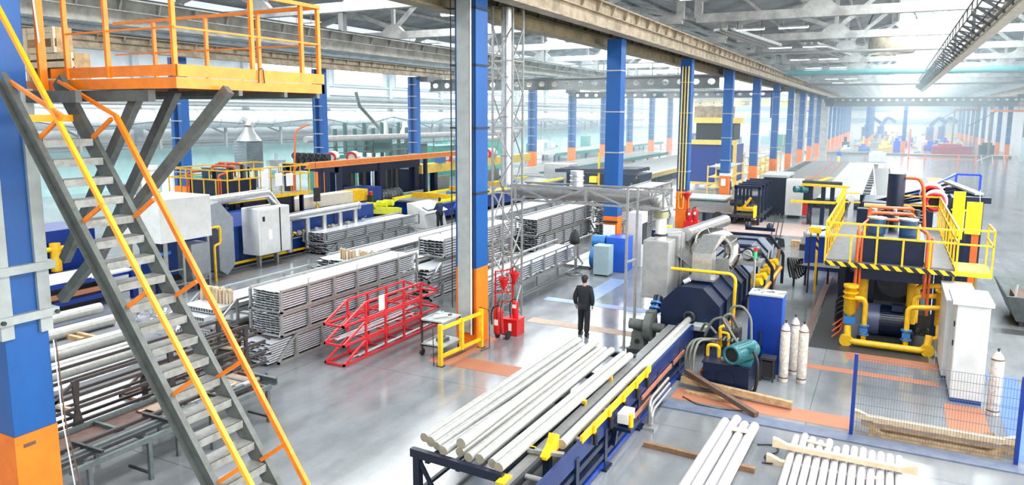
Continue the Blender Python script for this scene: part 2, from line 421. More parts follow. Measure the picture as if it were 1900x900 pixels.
bay_roof(-58.2, XL, 12.4, 13.0, 2.5, 'ceiling')
rg = MB(); rg.box(XE, 19, -12, 262, 12.9, 13.1); struct('ceiling_edge', rg, roof_mat)

# trusses
def make_truss(x0, x1, label, group, zv=12.7, zr=15.05):
    t = thing('roof_truss', label, 'roof truss', ((x0+x1)/2, YK[3], 11.55), group)
    y = YK[3]; n = 8; dx = (x1-x0)/n; xm = (x0+x1)/2
    def top(x): return min(zr, zv+(zr-zv)*min(abs(x-x0), abs(x1-x))/((x1-x0)/2-3.1))
    b = MB(); b.box(x0+.4, x1-.4, y-.2, y+.2, 11.55, 12.02)
    for k in (2, 4, 6): b.prism([(x0+k*dx-.9, 12.02), (x0+k*dx+.9, 12.02), (x0+k*dx+.35, 12.5), (x0+k*dx-.35, 12.5)], 'y', y-.16, y+.16)
    b.build('bottom_chord', concrete, t)
    c = MB(); pts = [x0+.4, xm-3.1, xm+3.1, x1-.4]
    for i in range(3): c.bar((pts[i], y, top(pts[i])), (pts[i+1], y, top(pts[i+1])), .3, .3)
    c.bar((x0+.5, y, 11.8), (x0+.5, y, 12.8), .4, .35, (0,1,0)); c.bar((x1-.5, y, 11.8), (x1-.5, y, 12.8), .4, .35, (0,1,0))
    c.build('top_chord', concrete, t)
    for k in (1, 2, 3, 4, 5, 6, 7):
        xa = x0+k*dx
        if k % 2 == 0:
            MB().bar((xa, y, 12.3), (xa, y, top(xa)), .24, .2, (0,1,0)).build('vertical_strut', concrete, t)
            for s in (-1, 1):
                xb = xa+s*dx
                MB().bar((xa+s*.2, y, 12.3), (xb, y, top(xb)), .26, .2, (0,1,0)).build('diagonal_strut', concrete, t)
    return t
TA = make_truss(XR, XE, 'second concrete roof truss from the camera over the main hall bay', 'concrete trusses over the main bay')
TB = make_truss(XL, XR, 'second concrete roof truss from the camera over the bay of profile racks', 'concrete trusses over the left bay')
for k in range(2, 19):
    if k != 3:
        o_ = ordinal(k-2)
        dup(TA, (TA.location.x, YK[k], 11.55), None, '%s concrete roof truss from the camera over the main hall bay' % o_)
        if k < 16: dup(TB, (TB.location.x, YK[k], 11.55), None, '%s concrete roof truss from the camera over the bay of profile racks' % o_)

# crane runway beams along the column rows
def runway(x, z0, h, wd, y0, y1, m, label, xs=1, st=1.5, rail=True, gr=None):
    t = thing('crane_runway_beam', label, 'crane beam', (x, (y0+y1)/2, z0), gr)
    b = MB(); b.ibeam((x, y0, z0+h/2), (x, y1, z0+h/2), wd, h, .05, .04)
    b.build('beam', m, t)
    MB().box(x-wd*.36, x+wd*.36, y0, y1, z0+h*.52, z0+h*.52+.03).build('ledge', m, t)
    s = MB(); y = y0+.4
    while y < min(y1, 160):
        for sx in (-1, 1):
            s.prism([(x+sx*.02, z0+h*.55), (x+sx*.07, z0+h*.55), (x+sx*(wd/2-.02), z0+h-.05), (x+sx*.02, z0+h-.05)], 'y', y-.04, y+.04)
        y += st
    s.build('web_stiffener', m, t)
    if rail: MB().box(x-.04, x+.04, y0, y1, z0+h, z0+h+.1).build('crane_rail', dark_steel, t)
    return t
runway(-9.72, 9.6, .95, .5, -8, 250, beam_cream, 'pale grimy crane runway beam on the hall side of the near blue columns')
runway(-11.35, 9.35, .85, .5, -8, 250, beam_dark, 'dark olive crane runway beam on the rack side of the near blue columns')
runway(XL+.8, 9.7, .8, .5, 0, 190, beam_cream, 'crane runway beam along the second blue column row')
runway(XE-.8, 9.6, .9, .5, 60, 250, beam_cream, 'crane runway beam along the far right column row')
# walkway plate and bracing between the twin beams
t = thing('crane_walkway', 'dark rusty walkway plate between the twin crane beams', 'walkway', (-10.5, 60, 9.9))
b = MB(); b.box(-11.05, -10.0, -8, 160, 10.1, 10.14); b.build('walkway_plate', rust, t)
for k in range(36):
    MB().bar((-11.0, 4*k-4, 10.04), (-10.0, 4*k-2, 10.04), .09).build('brace', rust, t)

# suspended crane tracks in mid bay, the right one with a lattice walkway
tr = runway(3.1, 9.62, .48, .34, 4, 112, mat('bright_cream_track', (.66, .62, .54), .5, dirt=.5, scale=2, dirtcol=(.3, .26, .2)), 'pale suspended crane track with lattice walkway across the upper right', st=50, rail=False)
lm = MB()
for xx, zz in ((2.75, 10.12), (2.35, 10.3), (2.35, 10.75)): lm.bar((xx, 4, zz), (xx, 112, zz), .045)
lm.build('walkway_rail', dark_steel, tr)
lm = MB(); yy = 5
while yy < 112:
    lm.bar((2.35, yy, 10.3), (3.05, yy, 10.1), .06); lm.bar((2.35, yy, 10.3), (2.35, yy, 10.75), .04)
    lm.bar((2.35, yy, 10.3), (3.0, yy, 9.85), .05, .1)
    yy += 2.0
lm.build('walkway_bracket', dark_steel, tr)
lm = MB()
for k in range(9): lm.bar((3.1, YK[k], 10.1), (3.1, YK[k], 11.6), .14)
lm.build('hanger', dark_steel, tr)
t2 = runway(-25.0, 9.6, .95, .5, 6, 150, mat('greyish_track', (.42, .42, .38), .5, dirt=.6, scale=1.5, dirtcol=(.12, .12, .11)), 'long suspended crane track crossing the left bay below the trusses', st=1.6)
lm = MB(); lm.box(-26.3, -25.3, 6, 150, 10.1, 10.2); lm.build('walkway_plate', girder_grey, t2)
for k in range(1, 12): MB().bar((-25.0, YK[k], 10.6), (-25.0, YK[k], 11.6), .3).build('hanger', girder_grey, t2)

# blue columns
def make_column(x, y, w=.62, d=.62, top=9.6, loc_k=None, deep=False):
    t = thing('blue_column', 'x', 'column', (x, y, 0))
    MB().box(x-w/2, x+w/2, y-d/2, y+d/2, 2.2, top).build('shaft', blue, t)
    MB().box(x-w/2-.005, x+w/2+.005, y-d/2-.005, y+d/2+.005, 0, 2.2).build('orange_base', orange, t, label='orange painted foot of the column')
    for zz in (3.3, 4.9, 6.6, 8.3):
        MB().box(x-w/2-.03, x+w/2+.03, y-d/2-.03, y+d/2+.03, zz, zz+.05).build('strap', grey_paint, t)
    return t
c2 = make_column(XR, YK[2])
c2['label'] = 'blue and orange column behind the duct beside the tall white cabinet'
def col_copy(k, lab, gr=None):
    o = dup(c2, (XR, YK[k], 0), None, lab, gr); return o
c3 = col_copy(3, 'blue column with orange foot and yellow pipes above the fire cabinet')
c4 = col_copy(4, 'blue column with a white notice on its orange foot')
c5 = col_copy(5, 'blue column with golden orange foot behind the grey portal frames')
for k in range(6, 19): col_copy(k, 'blue column with orange foot, %s in the aisle row counted from the camera' % ordinal(k), 'distant columns of the aisle row')
# yellow pipes on the fourth column
for i, dx in enumerate((-.17, 0, .17)):
    o = MB().tube([(XR+dx, YK[3]-.38, 9.2), (XR+dx, YK[3]-.38, 2.3-.5*i*(i < 2)), ], .035).build('conduit', cream_yellow if i != 1 else yellow, None)
    o.parent = c3; o.data.transform(Matrix.Translation(-c3.location))
o = MB().tube([(XR-.13, YK[3]-.36, 2.1), (XR-.13, YK[3]-.36, 1.2), (XR+.13, YK[3]-.36, 1.2), (XR+.13, YK[3]-.36, 2.1), (XR-.13, YK[3]-.36, 2.1)], .03, bend=.1).build('pipe_loop', cream_yellow, c3)
MB().box(XR-.2, XR+.12, YK[4]-.36, YK[4]-.33, 1.5, 2.0).build('notice', paper, c4)
MB().box(XR-.34, XR+.34, YK[4]-.35, YK[4]+.35, 2.2, 2.4).build('white_band', white_paint, c4)

# first row column beside the yellow guard frame: steel channel and cable runs on its face
y1 = 17.78
c1 = thing('blue_column', 'large blue and orange column with grey steel channel behind the yellow barrier', 'column', (XR, y1, 0))
xx0, xx1, yy0, yy1 = -10.76, -10.1, y1-.33, y1+.33
MB().box(xx0, xx1, yy0, yy1, 2.2, 10).build('shaft', blue, c1)
MB().box(xx0-.005, xx1+.005, yy0-.005, yy1+.005, 0, 2.2).build('orange_base', orange, c1, label='orange painted foot of the column')
MB().channel((xx0+.32, yy0-.1, .35), (xx0+.32, yy0-.1, 10), .1, .38, .02, (1,0,0), 1).build('steel_channel', grey_paint, c1)
MB().box(xx0+.12, xx0+.5, yy0-.11, yy0-.08, .35, 10).build('channel_web', grey_paint, c1)
MB().tube([(xx0+.54, yy0-.09, .3), (xx0+.55, yy0-.09, 10)], .025).build('conduit', white_pipe, c1)
MB().tube([(xx0+.60, yy0-.06, .3), (xx0+.60, yy0-.06, 10)], .015).build('cable', black, c1)
MB().tube([(xx0-.12, yy0-.02, 1.0), (xx0-.12, yy0-.02, 10)], .018).build('cable', brown_steel, c1)
for zz in (4.3, 6.1, 7.8, 9.3):
    MB().box(xx0-.15, xx1+.04, yy0-.04, yy1+.04, zz, zz+.05).build('strap', dark_steel, c1)

# nearest column with clamps and struts that carry the platform
c0 = thing('blue_column', 'massive scuffed blue column with orange foot filling the frame edge', 'column', (-10.4, 5.45, 0))
X0, X1, Y0, Y1 = -10.75, -10.1, 5.18, 5.74
MB().box(X0, X1, Y0, Y1, 2.2, 9.6).build('shaft', blue, c0, .008)
MB().box(X0-.006, X1+.006, Y0-.006, Y1+.006, 0, 2.2).build('orange_base', orange, c0, label='orange painted foot of the column')
for yy in (Y0+.03, Y1-.03):
    MB().box(X1, X1+.05, yy-.09, yy+.07, 3.55, 6.8).build('corner_angle', grey_paint, c0)
for zz in (3.75, 4.4):
    MB().box(X0-.05, X1+.09, Y0-.1, Y1+.12, zz, zz+.11).build('clamp', grey_paint, c0)
for yy in (Y0-.05, Y1+.08): MB().cyl((X1+.09, yy, 3.8), (X1+.13, yy, 3.8), .03, n=6).build('bolt', dark_steel, c0)
MB().box(X1, X1+.012, Y0+.1, Y0+.26, 2.02, 2.07).build('name_plate', rust, c0)
MB().tube([(X1+.04, Y1+.03, 3.4), (X1+.06, Y1+.05, 2.2), (X1+.1, Y1+.12, 1.2), (X1+.12, Y1+.1, .05)], .009).build('cable', paper, c0)
MB().tube([(X1+.04, Y1+.06, 3.4), (X1+.05, Y1+.09, 2.2), (X1+.13, Y1+.18, 1.2), (X1+.13, Y1+.16, .05)], .01).build('cable', rust, c0)

# lighter twin-legged columns of the second row
t = thing('twin_leg_column', 'x', 'column', (XL, YK[4], 0))
x, y = XL, YK[4]
for s in (-1, 1): MB().box(x+s*.33-.13, x+s*.33+.13, y-.28, y+.28, 2.2, 9.7).build('leg', blue, t)
MB().box(x-.22, x+.22, y-.05, y+.05, 2.2, 9.7).build('web_plate', blue, t)
MB().box(x-.48, x+.48, y-.3, y+.3, 0, 2.2).build('orange_base', orange, t, label='orange painted foot of the column')
for zz in range(3, 10): MB().box(x-.48, x+.48, y-.3, y-.28, zz, zz+.06).build('batten', grey_paint, t)
for k, lab in ((2, 'twin blue column seen behind the stair struts'), (3, 'twin blue column rising behind the orange beam, below the platform end'), (4, 'twin blue column behind the green machine by the left wall'),
               (5, 'twin blue column hidden partly by the silver lattice mast'), (6, 'twin blue column with orange foot beside a small white box'), (7, 'twin blue column with wide orange foot and green panel')):
    if k == 4: t['label'] = lab
    else: dup(t, (XL, YK[k], 0), None, lab)
for k in range(8, 16): dup(t, (XL, YK[k], 0), None, 'pale hazy twin blue column, %s in the second row counted from the camera' % ordinal(k-1), 'distant twin columns of the second row')
# far right row and the lone mid column
for k in range(11, 20): dup(c2, (XE-.2, YK[k], 0), None, 'hazy blue column with orange foot, %s from the camera in the far right row' % ordinal(k-11), 'columns of the far right row')
dup(c2, (1.95, 146.2, 0), None, 'lone slim blue column with orange foot in the middle of the far hall')
for k in range(0, 4): dup(c2, (1.95-6.2, 158+14*k, 0), None, 'distant blue column beyond the crane in the far hall', 'columns standing in the far hall')

# perforated crane bridges
def perforated(x0, x1, y, z0, z1, m, label, pitch=1.1, thick=.35, rails=False):
    t = thing('crane_bridge', label, 'crane', ((x0+x1)/2, y, z0))
    b = MB(); h = z1-z0; n = int((x1-x0)/pitch); dx = (x1-x0)/n; r = h*.27; zc = (z0+z1)/2
    for yy in (y-.02, y+.02):
        for i in range(n):
            xa, xb = x0+i*dx, x0+(i+1)*dx; xm = (xa+xb)/2
            outer = [(xb, zc), (xb, z1), (xm, z1), (xa, z1), (xa, zc), (xa, z0), (xm, z0), (xb, z0)]
            inner = [(xm+r*1.25*math.cos(k*PI/4), zc+r*math.sin(k*PI/4)) for k in range(8)]
            vs = [(u, yy, v) for u, v in outer+inner]
            b.add(vs, [(k, (k+1) % 8, 8+(k+1) % 8, 8+k) for k in range(8)])
    b.build('perforated_web', m, t)
    f = MB(); f.box(x0, x1, y-thick/2, y+thick/2, z1-.03, z1+.06); f.box(x0, x1, y-thick/2, y+thick/2, z0-.06, z0+.03)
    f.build('flange', m, t)
    for xx in (x0, x1): MB().box(xx-.5, xx+.5, y-1.2, y+1.2, z1-.1, z1+.35).build('end_carriage', m, t)
    if rails:
        g = MB()
        for i in range(int((x1-x0)/2)):
            g.bar((x0+2*i, y+.8, z1+.1), (x0+2*i, y+.8, z1+1.1), .05)
        g.bar((x0, y+.8, z1+1.1), (x1, y+.8, z1+1.1), .05); g.bar((x0, y+.8, z1+.6), (x1, y+.8, z1+.6), .04); g.box(x0, x1, y+.2, y+.85, z1+.05, z1+.12)
        g.build('walkway_rail', m, t)
    return t
perforated(-36.8, -11.5, 55.5, 8.55, 9.4, girder_grey, 'grey perforated crane bridge crossing the left bay behind the big column', 1.15, rails=True)
perforated(-36.8, -11.5, 88.5, 8.6, 9.3, beam_brown, 'smaller brown perforated crane bridge deeper in the left bay', 1.25)
perforated(-36.8, -11.5, 150, 8.5, 9.3, cream_yellow, 'faint yellowish perforated crane bridge far down the left bay', 1.4)
cb = perforated(-9.6, 15.6, 124, 8.55, 9.2, beam_brown, 'dark brown perforated crane bridge spanning the far main bay', 1.02, .4)
MB().box(-8.6, 15.6, 124.8, 125.2, 7.95, 8.75).build('solid_girder', girder_grey, cb)
MB().box(-9.4, -8.2, 123.6, 125.4, 7.95, 9.0).build('drive_box', dark_steel, cb)

# roof level pipes
o = MB().tube([(XR-3, 78, 10.65), (20, 78, 10.65)], .28, n=12).build('roof_pipe', teal_pipe); tag(o, 'teal pipe crossing the main bay under the roof', 'pipe')
o = MB().tube([(XR, 96, 10.2), (18, 96, 10.2)], .16).build('roof_pipe', girder_grey); tag(o, 'thin grey pipe crossing the main bay behind the teal one', 'pipe')
o = MB().tube([(XR, 60, 11.2), (3, 60, 11.2)], .1).build('roof_pipe', galv); tag(o, 'thin bare pipe crossing near the truss lamps', 'pipe')

# tube lamps hung under the trusses
def lamp(x, y, z, rz, group, label):
    if not hasattr(lamp, 'p'):
        t = thing('tube_lamp', label, 'lamp', (0, 0, 0), group)
        MB().box(-.75, .75, -.14, .14, 0, .08).build('housing', galv, t)
        MB().box(-.72, .72, -.1, .1, -.03, 0).build('tube', lamp_mat, t)
        MB().bar((-.5, 0, .08), (-.5, 0, .5), .02).build('suspension_rod', galv, t); MB().bar((.5, 0, .08), (.5, 0, .5), .02).build('suspension_rod', galv, t)
        lamp.p = t; t.location = (x, y, z); t.rotation_euler = (0, 0, rz); return t
    return dup(lamp.p, (x, y, z), rz, label, group)
for k in range(2, 10):
    for xx in (-7.2, -5.0): lamp(xx, YK[k]+.25, 11.1, 0, 'tube lamps under the main bay trusses', 'white tube lamp under a main bay truss')
    for xx in (-30, -27.8, -18.5, -16.3): lamp(xx, YK[k]+.25, 11.1, 0, 'tube lamps under the left bay trusses', 'white tube lamp under a left bay truss')
for k in range(0, 12):
    lamp(-13.4, 22+5*k, 10.6, PI/2, 'tube lamps behind the twin crane beams', 'bright tube lamp glimpsed above the dark crane beam')
# radiant heater panels in the main bay
for i, (px, py, yy) in enumerate(((1390, 75, 45), (1535, 95, 61))):
    p = AY(px, py, yy); t = thing('heater_panel', ['slanted grey ribbed heater panel under the roof, the nearer', 'slanted grey ribbed heater panel under the roof, the farther'][i], 'heater', p)
    for j in range(3): MB().bar((p.x-1.6+j*.45, yy-1.6, p.z+.5), (p.x+.6+j*.45, yy+1.6, p.z-.2), .3, .16).build('panel_strip', galv, t)
    for s in (-1, 1): MB().bar((p.x+s*.5, yy+s*1.0, p.z+.1-s*.2), (p.x+s*.5, yy+s*1.0, 12), .03).build('hanger', dark_steel, t)
# round fan hood hanging in the bright ridge
p = AY(1655, 70, 66)
t = thing('roof_fan', 'round pale roof fan hood hanging in the bright skylight', 'fan', (p.x, p.y, p.z))
MB().lathe((p.x, p.y, p.z-1.2), [(1.6, 0), (1.7, .1), (1.6, 1.3), (1.2, 1.6)], 24).build('hood', beam_cream, t)
MB().torus((p.x, p.y, p.z+.9), 1.7, .05, (0,1,0), 24, 6, 0, PI).build('hoop', dark_steel, t)

# ------------------------------------------------------------------ platform on the nearest column
pl = thing('access_platform', 'orange railed steel platform bracketed to the nearest blue column', 'platform', (-9.0, 7.2, 6.78))
PX0, PX1, PY0, PY1, PZ = -12.6, -7.52, 6.0, 8.52, 6.79
b = MB(); b.box(-10.6, PX1-.11, PY0, PY0+.06, PZ, PZ+.13); b.box(PX0, PX1, PY1-.06, PY1, PZ, PZ+.13)
b.box(PX1-.1, PX1, PY0-.03, PY1, PZ, PZ+.13)
b.build('edge_beam', rail_orange, pl)
# square tube ends seen at the corners
b = MB(); b.box(-10.0, PX1-.02, PY0-.0, PY0+.03, PZ+.15, PZ+.28)
b.box(PX1-.03, PX1, PY0, PY1, PZ+.14, PZ+.28); b.build('toe_board', rail_orange, pl)
MB().box(PX0, PX1-.1, PY0+.06, PY1-.06, PZ+.1, PZ+.13).build('deck_plate', stair_grey, pl)
b = MB(); b.box(-10.75, -9.0, PY0-.32, PY0-.24, 6.62, 6.77); b.box(-10.75, -8.1, PY0+.02, PY0+.12, 6.64, 6.78)
for yy in (6.9, 7.7, 8.35): b.box(PX0, PX1, yy, yy+.06, PZ-.07, PZ)
b.build('support_beam', stair_grey, pl)
for (p, q) in (((-10.2, 6.1, 4.45), AY(262, 178, 6.15)), ((-10.2, 6.55, 4.3), AY(327, 186, 6.6)), ((-10.0, 5.9, 3.95), AY(425, 176, 6.6))):
    MB().bar(p, (q[0], q[1], 6.79), .13, .10, (0,1,0)).build('diagonal_strut', stair_grey, pl)
for xa, ya, xb, yb in ((-9.6, 6.0, 0, 0), (-8.77, 6.0, 0, 0), (-7.57, 6.02, 0, 0), (-7.55, 7.2, 0, 0), (-7.55, 8.12, 0, 0), (-7.56, 8.48, 0, 0), (-8.75, 8.48, 0, 0), (-9.9, 8.48, 0, 0), (-11.15, 8.48, 0, 0)):
    MB().channel((xa, ya, PZ+.14), (xa, ya, 8.03), .045, .055, .006, (0,1,0)).build('rail_post', rail_orange, pl)
for z_, r_ in ((8.03, .05), (7.5, .022)):
    MB().bar((PX0+.4, 8.48, z_), (-7.55, 8.48, z_), r_).build('rail', rail_orange, pl)
    MB().bar((-7.56, 6.0, z_), (-7.56, 8.48, z_), r_).build('rail', rail_orange, pl)
    MB().bar((-9.6, 6.0, z_), (-7.56, 6.0, z_), r_).build('rail', rail_orange, pl)
b = MB(); b.bar((-10.04, 5.92, 6.72), (-10.04, 5.92, 8.4), .10, .05, (1,0,0)); b.build('corner_post', rail_orange, pl)
MB().tube([(-10.1, 5.86, 8.4), (-10.02, 5.86, 8.0), (-9.98, 5.87, 7.4)], .011).build('cable', paper, pl)
p = AX(483, 140, -7.5)
MB().tube([(p.x, p.y-.03, p.z-.1), (p.x, p.y-.02, p.z+.08), (p.x, p.y+.05, p.z+.1), (p.x, p.y+.07, p.z-.1)], .008, bend=.03).build('cable', brown_steel, pl)

# timber crates standing on the platform
ca, cb, cc, cd_ = AY(50, 120, 7.0).x, AY(135, 120, 7.0).x, AY(44, 60, 7.0).x, AY(100, 60, 7.0).x
for (xa, xb, ya, za, zb, lab) in ((ca, cb, 7.0, 6.93, 7.40, 'open pale timber crate on the platform deck, lower of two'), (cc, cd_, 7.0, 7.41, 7.80, 'small open timber crate stacked on the other crate')):
    t = thing('timber_crate', lab, 'crate', ((xa+xb)/2, ya+.4, za))
    b = MB(); yb = ya+.28
    for zz in (za, (za+zb)/2+.02, zb-.09): b.box(xa, xb, ya, ya+.025, zz, zz+.09)
    b.build('front_board', pale_wood, t)
    b = MB(); b.box(xa, xb, yb-.02, yb, za, zb); b.box(xa, xa+.02, ya+.03, yb-.02, za, zb); b.box(xb-.02, xb, ya+.03, yb-.02, za, zb); b.box(xa+.02, xb-.02, ya+.03, yb-.02, za, za+.02)
    b.build('side_panel', wood, t)
    for xx in (xa, xb-.06): MB().box(xx, xx+.06, ya-.02, ya, za, zb).build('corner_batten', pale_wood, t)

# ------------------------------------------------------------------ steep stair
st = thing('steel_stair', 'steep grey steel stair with orange handrails crossing the left side', 'stair', (-7.2, 5.55, 0))
SA, SB = (-9.66, 6.88), None
sl = (6.88-2.43)/(9.66-6.37)
xb = -9.66+6.88/sl
L_, R_ = 5.24, 5.88
for yy, nm, f in ((L_, 'stringer', 1), (R_, 'stringer', -1)):
    MB().channel((-9.70, yy, 6.92), (xb, yy, .0), .07, .21, .012, (1,0,1), f).build(nm, stair_grey, st)
nt_ = 29; rise = .2335
for i in range(28):
    z = 6.17-rise*i
    if z < .1: break
    x = -9.66+(6.88-z)/sl
    b = MB(); b.box(x-.10, x+.12, L_+.01, R_-.01, z-.012, z); b.box(x+.11, x+.125, L_+.01, R_-.01, z-.09, z)
    b.build('tread', tread_grey, st)
MB().box(-9.45, -9.4, L_, R_, 6.38, 6.47).build('cross_bar', rail_lit, st)
def off(x, z, d):  # point above the stringer line, perpendicular
    n = math.hypot(1, sl); return (x+sl/n*d, z+1/n*d)
for yy, top in ((L_, None), (R_, None)):
    pts = []
    # handrail parallel to the stringers
    d = .62 if yy == L_ else .62
    a = AY(115, 215, L_) if yy == L_ else AY(215, 215, R_)
    e = AY(470, 900, L_) if yy == L_ else AY(570, 900, R_)
    k = (e.z-.9)/(a.z-e.z); e2 = e+(e-a)*k
    if yy == L_:
        s0 = AY(-6, 10, L_); MB().bar((s0.x, yy, s0.z), (e2.x, yy, e2.z), .05, .05).build('handrail', rail_lit, st)
    else:
        MB().bar((a.x, yy, a.z), (e2.x, yy, e2.z), .05, .06).build('handrail', rail_orange, st)
    MB().bar((-9.64, yy, 6.9), (a.x, yy, a.z), .045, .04).build('handrail_end', rail_orange, st)
    fp = [((70,260),(112,218)), ((150,415),(193,378)), ((233,572),(275,540)), ((317,735),(362,703)), ((402,897),(450,866))] if yy == L_ else [((172,255),(207,220)), ((250,402),(285,370)), ((327,548),(365,522)), ((403,700),(445,673)), ((485,853),(528,825))]
    for f0, f1 in fp:
        q0, q1 = AY(f0[0], f0[1], yy), AY(f1[0], f1[1], yy); MB().bar(q0, q1, .04, .045).build('rail_post', rail_orange, st)

# ------------------------------------------------------------------ billets lying at the far left
def billet(p, q, r, name, m, label, grp, endm=None, cat='billet'):
    b = MB(); b.cyl(p, q, r, n=20, caps=False)
    b.cur = 1; P, Q = Vector(p), Vector(q)
    pp, qq, a, bb = b.frame(p, q)
    for c in (pp, qq):
        b.add([c+a*(math.cos(2*PI*k/20)*r)+bb*(math.sin(2*PI*k/20)*r) for k in range(20)], [tuple(range(20))])
    o = b.build(name, [m, endm or log_end]); at_base(o); return tag(o, label, cat, grp)
labs = ['white billet topmost at the back of the left floor pile', 'second billet from the back in the left floor pile', 'wide billet in the middle of the left floor pile', 'thin billet half hidden low in the left floor pile', 'front billet resting on timber in the left floor pile', 'short billet end in front of the left floor pile']
bl = [((190,563),.17,.32), ((213,585),.17,.17), ((240,612),.19,.2), ((245,632),.12,.12), ((258,640),.17,.3)]
for i, (far, r, z) in enumerate(bl):
    q = G(far[0]-4, far[1]+8, z); L0 = 5.6
    billet((q.x, q.y-L0, z), (q.x, q.y, z), r, 'metal_billet', log_alu, labs[i], 'billets in the left floor pile')
for (px, py, lab) in ((145, 632, 'short timber bearer sticking out under the left billets, nearer'), (200, 636, 'short timber bearer sticking out under the left billets, farther')):
    p = G(px, py); b = MB(); b.box(p.x-1.6, p.x+.25, p.y-.06, p.y+.06, 0, .12); tag(at_base(b.build('timber_bearer', wood)), lab, 'timber')

# ------------------------------------------------------------------ trapezoid cradles (the silver, red and brown stacking frames)
def cradle(name, x0, x1, ya, yb, z0, h, m, label, cat='rack frame', slope=.9, posts=4, grp=None, sec=.05, hooks=False, bot=.05, straight=False):
    t = thing(name, label, cat, ((x0+x1)/2, (ya+yb)/2, z0), grp)
    sa, sb = ya+slope, yb-slope
    if straight: sa, sb = ya+.03, yb-.03
    for x in (x0, x1):
        MB().bar((x, ya, z0+bot/2), (x, yb, z0+bot/2), sec, bot).build('bottom_rail', m, t)
        MB().bar((x, sa, z0+h-sec/2), (x, sb, z0+h-sec/2), sec, sec).build('top_rail', m, t)
        if not straight:
            MB().bar((x, ya+.03, z0+bot), (x, sa, z0+h-sec/2), sec, sec*.9, (1,0,0)).build('end_brace', m, t)
            MB().bar((x, yb-.03, z0+bot), (x, sb, z0+h-sec/2), sec, sec*.9, (1,0,0)).build('end_brace', m, t)
        for k in range(posts):
            y = sa+(sb-sa)*k/(posts-1)
            b = MB(); b.box(x-sec/2, x+sec/2, y-sec*.6, y+sec*.6, z0+bot, z0+h-sec)
            b.prism([(y-sec*1.6, z0+bot), (y+sec*1.6, z0+bot), (y, z0+bot+.16)], 'x', x-.01, x+.01)
            b.build('post', m, t)
            if hooks and k % 2:
                MB().tube([(x, y, z0+h), (x, y, z0+h+.12), (x+.07, y, z0+h+.15), (x+.08, y, z0+h+.09)], .012, n=6).build('lifting_hook', m, t)
    for y in (ya+.03, yb-.03): MB().box(x0-sec/2, x1+sec/2, y-.03, y+.03, z0, z0+bot).build('end_bar', m, t)
    for k in range(posts):
        y = sa+(sb-sa)*k/(posts-1); MB().box(x0, x1, y-.025, y+.025, z0, z0+bot*.8).build('cross_bar', m, t)
    return t

# aluminium sections: nearest 300 one by one, the rest as one mass
PROTO = {}
SMALL_MASS = MB(); NPROF = [0]; CAP = 296
def profiles(x0, x1, ya, yb, z0, z1, label, nx, nz, grp, jitter=.12, single=True):
    w_, h_ = (x1-x0)/nx, (z1-z0)/nz; Ln = round(yb-ya, 2)
    key = (round(w_, 3), round(h_, 3), Ln)
    def shape(b, x, y, z):
        W, T, hh = w_*.94, .012, h_*.68
        b.box(x, x+W, y, y+Ln, z+hh-T, z+hh); b.box(x+W-T, x+W, y, y+Ln, z+T, z+hh-T)
        b.cur = 1; b.box(x, x+W-T, y+.02, y+Ln-.02, z, z+T); b.box(x, x+T*.7, y+.01, y+Ln-.01, z+T, z+hh-T); b.box(x+W*.45, x+W*.45+T*.7, y+.01, y+Ln-.01, z+T, z+hh-T); b.cur = 0  # bottom and inner webs take the painted shade
    for iz in range(nz):
        for ix in range(nx):
            jy = random.uniform(-jitter, jitter)
            x, y, z = x0+ix*w_, ya+jy, z0+iz*h_
            if single and NPROF[0] < CAP and (iz == nz-1 or ix == nx-1 or True):
                if key not in PROTO:
                    b = MB(); shape(b, -w_*.47, -Ln/2, 0); o = b.build('aluminium_profile', [profile_alu, profile_shade]); PROTO[key] = o
                    first = True
                else:
                    o = PROTO[key].copy(); COL.objects.link(o)
                o.location = (x+w_*.47, y+Ln/2, z); tag(o, '%s, %s layer up, %s from the aisle side' % (label, ordinal(iz), ordinal(nx-1-ix)), 'metal profile', grp); NPROF[0] += 1
            else:
                shape(SMALL_MASS, x, y, z)

# red cradles
RL = ['red steel cradle at the bottom of the red stack', 'red steel cradle in the middle of the red stack', 'red steel cradle topmost of the red stack, with a white card']
for i in range(3):
    t = cradle('red_cradle', -12.78, -12.17, 14.17, 18.66, .02+.515*i, .49, red_dark, RL[i], slope=.95, posts=4, sec=.05)
    if i == 2:
        p = AX(708, 562, -12.13); MB().box(-12.135, -12.12, p.y-.12, p.y+.12, p.z-.2, p.z+.22).build('white_card', paper, t)
for i in range(7):
    xx = -12.7+.07*i; zz = .05+(.535 if i < 5 else 0)
    ya = 14.35+random.uniform(0, 1.0); o = MB().bar((xx, ya, zz+.035), (xx+random.uniform(-.1, .15), ya+random.uniform(2.6, 4.0), zz+.04), .035, .02).build('metal_strip', profile_alu)
    tag(at_base(o), 'loose bright metal strip lying inside the red cradles', 'metal strip', 'loose strips in the red cradles')

# main silver stack beside the red cradles
sg = galv
cradle('profile_cradle', -14.92, -13.83, 13.55, 20.0, .0, .68, sg, 'galvanised cradle at the foot of the big profile stack by the red frames', slope=.7, posts=6, sec=.06)
profiles(-14.86, -13.88, 13.3, 19.6, .07, .62, 'silver profile in bottom cradle of big stack', 6, 9, 'profiles in the bottom cradle')
cradle('profile_cradle', -14.92, -13.83, 13.7, 19.95, .69, .62, sg, 'galvanised cradle in the middle of the big profile stack', straight=True, posts=7, sec=.06)
profiles(-14.86, -13.88, 13.74, 19.88, .76, 1.27, 'silver profile in middle cradle of big stack', 6, 8, 'profiles in the middle cradle', .03)
cradle('profile_cradle', -14.92, -13.83, 13.72, 19.95, 1.32, .62, sg, 'galvanised cradle on top of the big profile stack', straight=True, posts=7, sec=.06, hooks=True)
profiles(-14.86, -13.88, 13.76, 19.9, 1.39, 1.9, 'silver profile in top cradle of big stack', 6, 8, 'profiles in the top cradle', .03)

